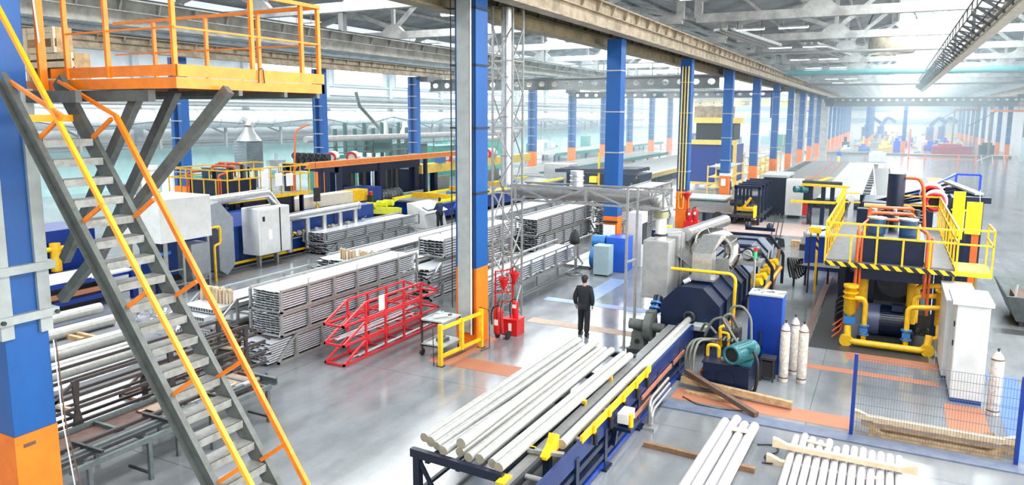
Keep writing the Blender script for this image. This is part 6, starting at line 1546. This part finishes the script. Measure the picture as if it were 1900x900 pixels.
b = MB(); b.prism([(-24.5, 0), (-23.2, 0), (-23.4, .75), (-23.1, .9), (-24.3, 1.4), (-24.6, 1.4)], 'y', 34.5, 36.6); b.build('body', white_paint, t, .02)
MB().bar((-23.5, 34.7, 1.16), (-23.5, 36.4, 1.16), .5, .02, (.4,0,1)).build('button_panel', grey_paint, t)
# wire coils
for i, (x, y, z) in enumerate(((-28.4, 37.2, .45), (-28.4, 38.5, .45), (-28.4, 37.2, 1.3), (-28.4, 38.5, 1.3), (-27.5, 37.6, .45))):
    t = thing('wire_coil', 'grey wire coil, %s in the stack by the control desk' % ['low left', 'low right', 'upper left', 'upper right', 'front low'][i], 'coil', (x, y, z-.45), 'wire coils by the control desk')
    if i == 4: z = .45
    MB().pipe((x-.15, y-.6, z), (x-.15, y+.6, z), .43, .2, 20).build('winding', coil_grey, t)
    for yy in (-.35, 0, .35): MB().torus((x-.15, y+yy, z), .43, .02, (0,1,0), 18, 6).build('strap', dark_steel, t)
# yellow green machine
t = thing('yellow_machine', 'lime yellow low machine behind the sloped profile stack', 'machine', (-26, 33, 0))
ly = mat('lime_yellow_paint', (.72, .75, .04), .45, dirt=.3)
b = MB(); b.box(-26.4, -24.9, 32.2, 34.6, .1, .8); b.build('base', navy, t); MB().bar((-26.0, 32.3, 1.2), (-25.2, 34.6, .9), .5, .4).build('body', ly, t)
for y in (32.6, 33.6, 34.2): MB().cyl((-26.0, y, 1.4), (-25.4, y+.1, 1.4), .18).build('roller', ly, t); MB().bar((-26.2, y, 1.0), (-25.2, y+.3, 1.6), .1).build('arm', ly, t)
MB().box(-26.4, -26.1, 33.2, 33.5, .8, 1.9).build('column', dark_steel, t); MB().cyl((-26.25, 33.35, 1.9), (-26.25, 33.35, 2.1), .1).build('red_lamp', red, t)
# hanging pendant and white panel near left press right end
t = thing('pale_saw_beam', 'cream and yellow beam machine in front of the left navy post', 'machine', (-28, 29, 0))
MB().box(-27.4, -26.6, 27, 33.5, 1.6, 2.2).build('beam', mat('cream_beam', (.75, .70, .58), .5, dirt=.2), t); MB().box(-27.42, -26.58, 32.2, 33.5, 1.58, 2.22).build('yellow_end', yellow, t)
for y in (27.6, 30.2, 33): MB().box(-27.3, -26.7, y-.2, y+.2, 0, 1.6).build('post', navy, t)
b = MB(); b.box(-28.6, -27.0, 33.8, 35.3, 0, 2.2); b.build('blue_cubicle', mat('deep_blue_paint', (.008, .05, .26)), t); MB().box(-26.99, -26.97, 34.1, 34.5, 1.2, 1.5).build('paper_note', paper, t)
MB().box(-26.58, -26.5, 27.1, 33.4, 1.2, 1.3).build('lower_pipe', galv, t)
t = thing('pendant_control', 'dark hanging pendant box with yellow hook before the cream beam', 'pendant', (-26.2, 28.8, 1.6)); MB().box(-26.3, -26.1, 28.7, 29.0, 2.0, 2.7).build('box', dark_steel, t); MB().cyl((-26.2, 28.8, .3), (-26.2, 28.8, 2.0), .03).build('stem', yellow, t); MB().torus((-26.2, 28.85, 1.75), .12, .03, (1,0,0), 14, 6).build('hook', yellow, t); MB().cyl((-26.2, 28.8, 2.7), (-26.2, 28.8, 9.5), .01).build('cable', black, t); MB().box(-26.35, -26.05, 28.65, 28.95, 0, .3).build('base', dark_steel, t)
t = thing('orange_bent_pipe', 'thin orange pipe rising beside the navy column, top bent over', 'pipe', (-27.4, 29.5, 0))
MB().tube([(-28.5, 29.5, 1.5), (-28.6, 30.0, 5.6), (-28.6, 31.0, 5.9)], .05, bend=.3).build('pipe', orange_pipe, t); MB().tube([(-28.5, 29.7, 0), (-28.5, 29.7, 3.6), (-28.5, 30.3, 3.8)], .05, bend=.3).build('pipe', orange_pipe, t)

# ------------------------------------------------------------------ left wall services
t = thing('main_duct', 'huge silver ventilation duct running along the left wall', 'duct', (-55.5, 80, 5))
MB().cyl((-55.5, 24, 5.95), (-55.5, 180, 5.95), .82, n=24).build('pipe', mat('pale_lagged_duct', (.52, .57, .60), .45, .3, dirt=.3), t)
b = MB()
for k in range(70): b.torus((-55.5, 26+2.2*k, 5.95), .84, .03, (0,1,0), 24, 6)
b.build('seam', galv, t)
for k in range(20): b = MB(); b.box(-55.6, -55.4, 28+7*k, 28.2+7*k, 3.4, 5.15); b.bar((-55.5, 28.1+7*k, 4.6), (-57.9, 28.1+7*k, 5.3), .12); b.build('support', girder_grey, t)
for i, (z, r, x) in enumerate(((7.6, .18, -56.5), (7.25, .14, -56.5), (3.9, .12, -57.2), (8.15, .22, -57.2))):
    tag(MB().tube([(x, 24, z), (x, 190, z)], r, 8).build('service_pipe', girder_grey if i % 2 else galv), ['upper thin pipe above the wall duct', 'lower thin pipe above the wall duct', 'pipe below the wall duct along the dado', 'topmost grey pipe on the left wall'][i], 'pipe')
tag(MB().tube([(-54.6, 26+4*k, 5.8+.35*math.sin(k*1.7)-.15*(k % 3)) for k in range(30)], .05, 5).build('hanging_cable', dark_steel), 'dark cable sagging along the wall duct', 'cable')
t = thing('cooling_tower', 'grey louvred cooler with conical hood below the wall duct', 'cooler', (-46, 44, 0))
cxy = AX(465, 290, -46); cy_ = cxy.y
b = MB(); b.box(-46.9, -45.5, cy_-.85, cy_+.85, 2.0, 4.3); b.build('louvred_body', louvre, t)
MB().lathe((-46.1, cy_, 4.3), [(1.0, 0), (.4, .8), (.36, 1.1)], 20).build('conical_hood', galv, t); MB().tube([(-46.1, cy_, 5.3), (-46.3, cy_+.5, 5.8), (-48.5, cy_+2, 6.0)], .36, 12, bend=.5).build('neck', galv, t)
for s in (-1, 1): MB().box(-46.2, -46, cy_+s*.6-.1, cy_+s*.6+.1, 0, 2.0).build('leg', girder_grey, t)
# green machine and long pipe on the far left bay
t = thing('green_press', 'green and teal machine hall piece below the slanted pipe', 'machine', (-43, 62, 0))
gc = AX(690, 270, -43)
for i, (dx, dy, w_, z0_, z1_, m_) in enumerate(((0, -7, 3, 0, 3.0, green_machine), (.3, -2, 2.5, 3.0, 4.2, mat('dark_green_iron', (.05, .13, .12), .5)), (0, 4, 3, 0, 3.6, mat('dark_green_iron', (.05, .13, .12))), (0, 10, 4, 0, 3.2, green_machine))):
    b = MB(); b.box(gc.x-1.5+dx, gc.x+1.5+dx, gc.y+dy, gc.y+dy+w_, z0_, z1_); b.build('housing', m_, t)
for k in range(10): MB().cyl((gc.x+.8, gc.y-6+1.3*k, 2.5), (gc.x+.8, gc.y-6+1.3*k, 5.2+.5*(k % 2)), .18, n=8).build('standpipe', mat('dark_green_iron', (.05, .13, .12)), t)
for k in range(3): MB().bar((gc.x+1.6, gc.y-8, 3.2+.5*k), (gc.x+1.6, gc.y+12, 3.2+.5*k), .1).build('rail', girder_grey, t)
for y in (-7, -2, 3, 8, 12): MB().bar((gc.x+1.6, gc.y+y, 0), (gc.x+1.6, gc.y+y, 4.6), .1).build('rail_post', girder_grey, t)
for s in (0, 3.3): MB().lathe((gc.x, gc.y+2+s, 4.2), [(.7, 0), (.3, .9), (.2, 1.6)], 14).build('white_hood', white_pipe, t)
gp = AX(600, 258, -40)
tag(MB().tube([(-40, gp.y-2, gp.z), (-40, gp.y+34, gp.z-.1)], .26, 10).build('pipe_run', mat('stained_grey_pipe', (.42, .42, .40), .5, .2, dirt=.5)), 'long stained grey pipe above the green machine', 'pipe')
sp0, sp1 = AX(660, 170, -44), AX(708, 242, -44)
tag(MB().tube([sp0, (sp0.x, sp0.y+.5, sp0.z-1.3), sp1], .16, 8).build('slanted_pipe', girder_grey), 'dark slanted pipe dropping to the green machine', 'pipe')
t = thing('green_booth', 'bright green booth right of the green machine', 'booth', (-43, 84, 0)); gq = AX(800, 285, -43); b = MB(); b.box(-46, -43, gc.y+19, gc.y+29, 0, 3.4); b.build('body', mat('bright_green_panel', (.04, .45, .34), .5, dirt=.2), t); MB().box(-46.2, -42.8, gc.y+18.8, gc.y+29.2, 3.4, 3.7).build('roof_slab', beam_cream, t)

# small machines by the dado wall, each one its own thing
random.seed(31)
kinds = [grey_paint, white_paint, mat('pale_teal_box', (.2, .42, .42), .5, dirt=.2), mat('pale_blue_partition', (.42, .53, .57)), green_machine, girder_grey]
names_ = ['pale grey', 'white', 'pale teal', 'pale blue', 'green', 'dark grey']
for i in range(26):
    x = random.uniform(-57, -48); y = 30+i*4.4+random.uniform(-1, 1); k = random.randrange(6); w_ = random.uniform(.8, 2.4); h_ = random.uniform(1.2, 2.8)
    t = thing('wall_machine', 'small blurred machine cabinet along the turquoise dado wall', 'machine', (x, y, 0), 'machine cabinets along the left wall')
    b = MB(); b.box(x-.6, x+.6, y-w_/2, y+w_/2, 0, h_); b.build('body', kinds[k], t); MB().box(x+.6, x+.68, y-w_*.3, y+w_*.2, h_*.5, h_*.85).build('door_panel', kinds[(k+1) % 6], t); MB().cyl((x, y, h_), (x, y, h_+.6), .15, n=8).build('vent_pipe', galv, t)
# tables and long benches in the second bay farther away
BK = [(-36, -26, 60, 62, 1.0, 'long pale bench table crossing the left bay'), (-34.5, -30, 64, 110, .9, 'long pale conveyor bed with green edge deep in the left bay'), (-27, -20, 63.8, 118, .9, 'wide pale cooling bed deep in the left bay'), (-47, -42, 95, 150, 1.0, 'far green edged conveyor bed by the left wall')]
for i, (x0, x1, ya, yb, h_, lab) in enumerate(BK):
    t = thing('cooling_bed', lab, 'conveyor', ((x0+x1)/2, (ya+yb)/2, 0))
    MB().box(x0, x1, ya, yb, h_-.2, h_).build('bed', mat('run_out_bed', (.5, .5, .5)), t); MB().box(x1-.05, x1+.1, ya, yb, h_-.35, h_+.1).build('edge_rail', green_machine if i in (1, 3) else cream_yellow, t)
    b = MB(); y = ya+.5
    while y < yb: b.box(x0+.1, x1-.2, y, y+.2, h_, h_+.06); y += 1.2
    b.build('slat', galv, t)
    for k in range(int((yb-ya)/6)+1):
        for x in (x0+.2, x1-.2): MB().box(x-.1, x+.1, ya+6*k, ya+6*k+.2, 0, h_-.2).build('leg', navy, t)
t = thing('white_saw_housing', 'white machine housing with navy arms before the cooling bed', 'machine', (-22, 52, 0))
wx = G(1010, 345)
b = MB(); b.box(-27.2, -24.8, 59, 61, 0, 2.2); b.build('housing', white_paint, t)
for k in range(4): MB().bar((-24.8, 56+1.0*k, 1.9), (-18.5, 59+1.0*k, 1.9), .4, .3).build('navy_arm', navy, t)
MB().box(-24.6, -18.2, 58, 61.8, .3, 1.6).build('navy_body', navy, t); MB().box(-24, -18.6, 58.5, 61.5, 0, .3).build('foot', black, t); MB().bar((-21.5, 57.6, 0), (-21.5, 57.6, 3.4), .15).build('yellow_mast', yellow, t); MB().box(-22.2, -21.6, 57.2, 57.8, .9, 1.4).build('yellow_drive', bright_yellow, t)
t = thing('orange_portal', 'faint pink safety fence deep in the left bay', 'fence', (-24, 100, 0))
for k in range(16): MB().box(-36+1.6*k, -35.92+1.6*k, 121, 121.1, 0, 1.6).build('post', mat('faded_pink_fence', (.85, .25, .2), .5), t)
for z in (.8, 1.55): MB().box(-36, -12, 121, 121.08, z, z+.08).build('rail', mat('faded_pink_fence', (.85, .25, .2)), t)
for i in range(18):
    x = random.uniform(-35, -13.5); y = random.uniform(124, 200); t = thing('distant_machine', 'tiny hazy machine standing deep in the left bay', 'machine', (x, y, 0), 'hazy machines deep in the left bay')
    b = MB(); b.box(x-1.2, x+1.2, y-1, y+1, 0, random.uniform(1.2, 3.2)); b.build('body', random.choice(kinds+[cream_yellow, royal]), t); MB().cyl((x+.8, y-1, 1), (x+.8, y-1, 3), .2, n=8).build('column', galv, t)

# yellow racking beside the aisle columns
for i, (y, lab) in enumerate(((58, 'yellow ladder frame rack behind the fourth aisle column'), (73.5, 'yellow railed platform rack beyond the fifth aisle column'), (82, 'yellow fence frame beside the distant aisle columns'))):
    t = thing('yellow_rack', lab, 'rack', (-11.8, y, 0)); b = MB()
    for x in (-12.6, -11.0):
        for yy in (y, y+3, y+6): b.box(x-.05, x+.05, yy-.05, yy+.05, 0, 2.6)
    b.build('post', cream_yellow, t)
    for z in (.9, 1.7, 2.5):
        MB().box(-12.6, -11.0, y, y+6, z-.03, z+.03).build('shelf', cream_yellow if z < 2 else grey_paint, t)
# transfer car rail, worker's far stuff in the main hall
t = thing('orange_rail_fence', 'faint orange safety railing on the far main floor', 'railing', (5, 118, 0)); fo = mat('faded_orange_rail', (.85, .25, .12), .5)
for x in (2.3, 4.3, 8.3, 10.3): MB().box(x-.1, x+.1, 116, 116.2, 0, 1.3 if x > 3 else 4.8).build('post', fo, t)
for z in (.7, 1.3): MB().box(2.3, 10.3, 116, 116.1, z-.05, z+.05).build('rail', fo, t)
t = thing('white_railing', 'pale railing right of the faint orange one', 'railing', (14, 120, 0))
for x in (11.5, 12.8, 14.2, 15.6, 17): MB().bar((x, 121, 0), (x-.2, 121, 1.2), .1).build('post', white_paint, t)
MB().bar((10.8, 121, .3), (12.5, 121, 1.2), .1).build('rail', white_paint, t); MB().bar((12.5, 121, 1.2), (17, 121, 1.2), .1).build('rail', white_paint, t)
t = thing('flat_wagon', 'low grey transfer rail line across the far floor', 'rail track', (0, 140, 0)); MB().box(-14, 17, 138.5, 139.3, .02, .35).build('rail_bed', girder_grey, t)
for i, (x, y, w_, h_, m_, nm) in enumerate(((9.5, 150, 6, 1.7, mat('crimson_machine', (.35, .01, .05), .5), 'long crimson machine far right beyond the railing'), (15, 152, 2.5, 2.0, navy, 'dark navy block far right beside the crimson machine'), (1, 152, 1.1, 2.6, mat('strong_blue_paint', (.01, .06, .65)), 'slim bright blue upright far down the hall'), (4.6, 155, 1, 2.8, white_paint, 'white upright far down the hall'), (-13.8, 146, 1.4, 2.4, white_paint, 'white bags heap far beside the last columns'), (-1.6, 118, 2.2, 1.5, white_paint, 'faint white panel at the run-out table end'))):
    t = thing('far_machine', nm, 'machine', (x, y, 0)); b = MB(); b.box(x-w_/2, x+w_/2, y-1, y+1, 0, h_*.8); b.build('body', m_, t, .05); MB().box(x-w_*.35, x+w_*.25, y-.7, y+.7, h_*.8, h_).build('cover', m_, t)
random.seed(41)
pal = [white_paint, white_paint, grey_paint, mat('strong_blue_paint', (.01, .06, .65)), teal_pipe, navy, cream_yellow, orange, mat('crimson_machine', (.35, .01, .05)), galv]
used_ = []
def free_spot(xa, xb, ya_, yb_, r):
    for _ in range(60):
        x, y = random.uniform(xa, xb), random.uniform(ya_, yb_)
        if all(abs(x-u) > r or abs(y-v) > 2.4 for u, v in used_): break
    used_.append((x, y)); return x, y
used_ += [(-5.5, 190), (-2.5, 205), (8, 200), (11, 212), (9.5, 150), (15, 152), (1, 152), (4.6, 155), (-4.25, 158), (-4.25, 172), (-4.25, 186), (-4.25, 200), (12, 172)]
for i in range(95):
    x, y = free_spot(-8.0, 14.0, 149, 245, 3.2); s = random.uniform(.8, 2.4); h_ = random.uniform(.8, 2.6); m_ = random.choice(pal)
    t = thing('distant_machine', 'small hazy machine or stack at the far end of the main hall', 'machine', (x, y, 0), 'hazy machines at the far end of the hall')
    b = MB(); b.box(x-s/2, x+s/2, y-.8, y+.8, 0, h_*.6); b.box(x-s*.3, x+s*.1, y-.5, y+.5, h_*.6, h_); b.build('body', m_, t)
    MB().bar((x-s*.6, y-.9, h_*.2), (x+s*.7, y-.9, h_*.5), .15).build('arm', random.choice(pal), t)
for i, (x, y) in enumerate(((-5.5, 190), (-2.5, 205), (8, 200), (11, 212))):
    t = thing('robot_arm', 'dark blue articulated machine with curved arms far down the hall', 'machine', (x, y, 0), 'tall blue machines far down the hall')
    MB().cyl((x, y, 0), (x, y, 4), .8, n=12).build('base', royal, t); MB().tube([(x, y, 4), (x+1.5, y, 6.5), (x+3.2, y, 5)], .45, 8, bend=1).build('arm', royal, t)
# orange mezzanine at far right, red one at far left
def mezz(x0, x1, y, z, m_, label):
    t = thing('mezzanine', label, 'platform', ((x0+x1)/2, y, z-.3)); MB().box(x0, x1, y, y+4, z-.3, z).build('deck', m_, t)
    for zz in (.6, 1.2): MB().box(x0, x1, y, y+.08, z+zz-.05, z+zz+.05).build('rail', m_, t)
    n = int((x1-x0)/1.2)
    for k in range(n+1): MB().box(x0+(x1-x0)*k/n-.05, x0+(x1-x0)*k/n+.05, y, y+.1, z, z+1.2).build('rail_post', m_, t)
    for x in (x0+.2, x1-.2): MB().box(x-.15, x+.15, y+3.6, y+3.9, 0, z-.3).build('leg', girder_grey, t)
    MB().bar((x0+.3, y+.2, z-.3), (x0-3, y+.2, z-2.5) if x0 > 0 else (x0+4, y+.2, z-2.5), .1).build('brace', dark_steel, t)
mezz(13.6, 18.4, 134, 7.55, orange, 'orange railed mezzanine at the far right of the hall')
mezz(10.8, 15, 170, 8.0, mat('crimson_machine', (.35, .01, .05)), 'crimson railed mezzanine behind the orange one')
mezz(-15.6, -11.6, 160, 7.6, mat('crimson_machine', (.35, .01, .05)), 'red railed mezzanine far left beyond the crane end')
# white block pillar near the crane end
tag(at_base(MB().box(-11.6, -9.2, 128, 130, 0, 9.2).build('masonry_pillar', concrete)), 'pale block pillar carrying the far crane end', 'pillar')
tag(at_base(MB().box(-11.6, -10.2, 104, 105, 0, 9.4).build('masonry_pillar', concrete)), 'pale pillar just before the last blue columns of the aisle', 'pillar')

# ------------------------------------------------------------------ people
def skinned(verts, edges, radii, name, m, parent=None, sub=2, root=0):
    me = bpy.data.meshes.new(name); off = Vector((0,0,0)); p = parent
    me.from_pydata(verts, edges, []); me.materials.append(m)
    o = bpy.data.objects.new(name, me); COL.objects.link(o)
    if parent is not None: o.parent = parent
    o.modifiers.new('skin', 'SKIN')
    sv = me.skin_vertices[0].data if me.skin_vertices else None
    if sv is None:
        me.attributes.new('skin', 'FLOAT', 'POINT')
    for i, r in enumerate(radii):
        rx, ry = r if isinstance(r, tuple) else (r, r); sv[i].radius = (rx, ry); sv[i].use_root = (i == root)
    s = o.modifiers.new('sub', 'SUBSURF'); s.levels = sub; s.render_levels = sub
    for f in me.polygons: f.use_smooth = True
    o.modifiers['skin'].use_smooth_shade = True
    return o
def person(loc, rz, height, label, top, bottom, stride=.18, cap=None, arms='down', scale_part=1):
    # local axes: the figure faces +y; metres for a 1.80 m body
    t = thing('person', label, 'person', loc); t.rotation_euler = (0, 0, rz); k = height/1.80; t.scale = (k, k, k)
    s = stride
    V = {'pel': (0,0,.95), 'wai': (0,.0,1.10), 'che': (0,.02,1.32), 'ncb': (0,.0,1.50), 'nck': (0,.01,1.56),
         'hL': (-.10,0,.90), 'kL': (-.11,s*.55,.50), 'aL': (-.12,s*.35,.10), 'tL': (-.13,s*.35+.16,.035),
         'hR': (.10,0,.90), 'kR': (.11,-s*.15,.50), 'aR': (.13,-s*.75,.13), 'tR': (.15,-s*.75+.15,.03),
         'sL': (-.19,0,1.43), 'sR': (.19,0,1.43)}
    if arms == 'down':
        V.update({'eL': (-.27,-.03,1.14), 'wL': (-.26,.05,.90), 'eR': (.26,-.05,1.14), 'wR': (.25,.02,.89)})
    else:
        V.update({'eL': (-.26,.08,1.16), 'wL': (-.16,.32,1.10), 'eR': (.26,.08,1.16), 'wR': (.16,.32,1.10)})
    def chain(nms, rad, name, m, root=0, edges=None):
        ed = edges or [(i, i+1) for i in range(len(nms)-1)]
        return skinned([V[n] for n in nms], ed, rad, name, m, t, 2, root)
    # body: torso, neck, arms, legs in one surface
    nm = ['pel','wai','che','ncb','nck','hL','kL','aL','tL','hR','kR','aR','tR','sL','eL','wL','sR','eR','wR']
    ed = [(0,1),(1,2),(2,3),(3,4),(0,5),(5,6),(6,7),(7,8),(0,9),(9,10),(10,11),(11,12),(2,13),(13,14),(14,15),(2,16),(16,17),(17,18)]
    rd = [(.13,.10),(.12,.09),(.14,.10),(.07,.06),(.05,.05),.08,.052,.035,.03,.08,.052,.035,.03,.05,.036,.024,.05,.036,.024]
    body = chain(nm, rd, 'body', skin, 0, ed)
    # head with face
    hd = MB()
    import_pts = []
    n = 16; rings = []
    prof = [(-.115, .045, .05), (-.095, .058, .068), (-.06, .068, .085), (-.02, .076, .094), (.03, .079, .100), (.075, .070, .092), (.105, .045, .06), (.12, .01, .012)]
    hc = (0, .03, 1.685); vs = []
    for dz_, rx, ry in prof:
        for q in range(n):
            a = 2*PI*q/n; x = rx*math.cos(a); y = ry*math.sin(a)
            if math.sin(a) > .93 and -.04 < dz_ < .02: y += .018      # nose
            if math.sin(a) > .8 and dz_ < -.09: y += .012             # chin
            vs.append((hc[0]+x, hc[1]+y, hc[2]+dz_))
    hd.add(vs, [(j*n+q, j*n+(q+1) % n, (j+1)*n+(q+1) % n, (j+1)*n+q) for j in range(len(prof)-1) for q in range(n)], True)
    hd.cyl((0, .0, 1.52), (0, .02, 1.62), .052, .05, 12, False)
    for sx in (-1, 1): hd.lathe((sx*.08, .02, 1.675), [(.0, -.012), (.026, -.008), (.03, .005), (.0, .012)], 10, (sx, 0, 0))
    def local(b, name, m_):
        me_off = t.location.copy(); b.v = [(x+me_off.x, y+me_off.y, z+me_off.z) for x, y, z in b.v]; return b.build(name, m_, t)
    h = local(hd, 'head', skin)
    e = MB()
    for sx in (-1, 1): e.cyl((sx*.03, .118, 1.69), (sx*.03, .126, 1.69), .012, n=8)
    local(e, 'eye', black)
    mo = MB(); mo.bar((-.022, .118, 1.625), (.022, .118, 1.625), .006, .006); local(mo, 'mouth', rust)
    hr = MB(); hr.add([(hc[0]+x*1.07, hc[1]-.012+y*1.05, hc[2]+z_+.012) for (x, y, z_) in [(v[0]-hc[0], v[1]-hc[1], v[2]-hc[2]) for v in vs[n:]]], [(j*n+q, j*n+(q+1) % n, (j+1)*n+(q+1) % n, (j+1)*n+q) for j in range(len(prof)-2) for q in range(n) if not (j <= 3 and 0 <= q < 8)], True); local(hr, 'hair', hair)
    if cap:
        c = MB(); c.lathe((0, .025, 1.72), [(.098, -.02), (.104, .02), (.098, .06), (.07, .095), (.0, .105)], 18); c.box(-.06, .06, .10, .19, 1.712, 1.722); local(c, 'cap', cap)
    # clothing
    jn = ['pel','wai','che','ncb','sL','eL','wL','sR','eR','wR']
    je = [(0,1),(1,2),(2,3),(2,4),(4,5),(5,6),(2,7),(7,8),(8,9)]
    V['pel'] = (0,0,.80)
    wv = {k2: V[k2] for k2 in ('wL', 'wR')}
    for sd in 'LR':
        a, b_ = Vector(V['e'+sd]), Vector(V['w'+sd]); V['w'+sd] = tuple(a.lerp(b_, .93))
    chain(jn, [(.215,.165),(.20,.15),(.215,.155),(.085,.08),(.095,.09),.078,.058,(.095,.09),.078,.058], 'jacket', top, 0, je)
    V.update(wv); V['pel'] = (0,0,.92)
    for sd in 'LR':
        V['a'+sd] = (V['a'+sd][0], V['a'+sd][1], V['a'+sd][2]-.03)
    chain(['pel','hL','kL','aL','hR','kR','aR'], [(.17,.13),(.115,.115),.095,.082,(.115,.115),.095,.082], 'trousers', bottom, 0, [(0,1),(1,2),(2,3),(0,4),(4,5),(5,6)])
    for sd in 'LR':
        a = V['a'+sd]; z0 = .0 if sd == 'L' else .02
        b = MB(); b.prism([(a[1]-.09, z0), (a[1]+.19, z0), (a[1]+.2, z0+.04), (a[1]+.1, z0+.085), (a[1]-.02, z0+.11), (a[1]-.09, z0+.09)], 'x', a[0]-.045, a[0]+.045); local(b, 'shoe', black)
        # hand: palm, four fingers, thumb
        wv_ = Vector(V['w'+sd]); el = Vector(V['e'+sd]); d = (wv_-el).normalized(); sx = -1 if sd == 'L' else 1
        side = Vector((0, 1, 0)) if arms == 'down' else Vector((sx, 0, 0)); side = (side-d*side.dot(d)).normalized()
        P = [tuple(wv_)]; E_ = []; Rr = [(.024, .017)]
        P.append(tuple(wv_+d*.045)); E_.append((0, 1)); Rr.append((.034, .014)); P.append(tuple(wv_+d*.085)); E_.append((1, 2)); Rr.append((.034, .013))
        hb = skinned(P, E_, Rr, 'hand', skin, t, 1, 0)
        for f_ in range(4):
            o_ = side*(.028-.018*f_); ln = (.065, .075, .07, .055)[f_]; inward = Vector((-sx, 0, 0)) if arms == 'down' else Vector((0, 0, -1))
            p0 = wv_+d*.075+o_; p1 = p0+d*ln*.5+inward*.006; p2 = p1+d*ln*.45+inward*.02
            skinned([tuple(p0), tuple(p1), tuple(p2)], [(0, 1), (1, 2)], [.0095, .0085, .007], 'finger', skin, t, 1, 0)
        p0 = wv_+d*.03+side*.022; p1 = p0+d*.03+side*.022; p2 = p1+d*.03+side*.004
        skinned([tuple(p0), tuple(p1), tuple(p2)], [(0, 1), (1, 2)], [.011, .01, .008], 'thumb', skin, t, 1, 0)
    return t
person((-7.75, 19.75, 0), math.radians(8), 1.80, 'person in dark workwear and black cap walking away past the billet rack', cloth_black, cloth_black, .22, black)
person((-22.6, 34.9, 0), math.radians(75), 1.80, 'person in striped navy shirt standing at the white control desk', cloth_navy, cloth_black, .05, None, 'desk')
person((-22.2, 36.2, 0), math.radians(95), 1.7, 'person in bright blue workwear bending at the control desk', cloth_blue, cloth_black, .05, None, 'desk')
person((-17.9, 56.5, 0), math.radians(-20), 1.8, 'person in black standing by the cooling bed behind the column', cloth_black, cloth_black, .05)
person((-6.3, 111, 0), math.radians(160), 1.85, 'person in blue and yellow workwear walking far down the aisle', cloth_blue, bright_yellow, .15)
person((-11.0, 58.6, 0), math.radians(100), 1.75, 'person in dark clothes seated low by the white cubicle', cloth_black, cloth_black, .05)

# ------------------------------------------------------------------ airborne haze: it hangs in the deep part of the hall and by the hot left lines
hmat = bpy.data.materials.new('workshop_haze'); hmat.use_nodes = True; nt = hmat.node_tree; nt.nodes.clear()
vo = nt.nodes.new('ShaderNodeVolumeScatter'); vo.inputs['Color'].default_value = (.72, .93, 1, 1); vo.inputs['Density'].default_value = .0048
ou = nt.nodes.new('ShaderNodeOutputMaterial'); nt.links.new(vo.outputs[0], ou.inputs['Volume'])
for (x0, x1, y0, y1, z1, lab) in ((-57.9, 18.5, 44, 259, 12.0, 'bluish workshop haze hanging in the deep part of the hall'), (-57.9, -34, 12, 43.9, 12.0, 'pale haze drifting along the left outer wall')):
    hz = MB().box(x0, x1, y0, y1, .02, z1).build('haze', hmat); hz['kind'] = 'stuff'; hz['label'] = lab; hz['category'] = 'haze'
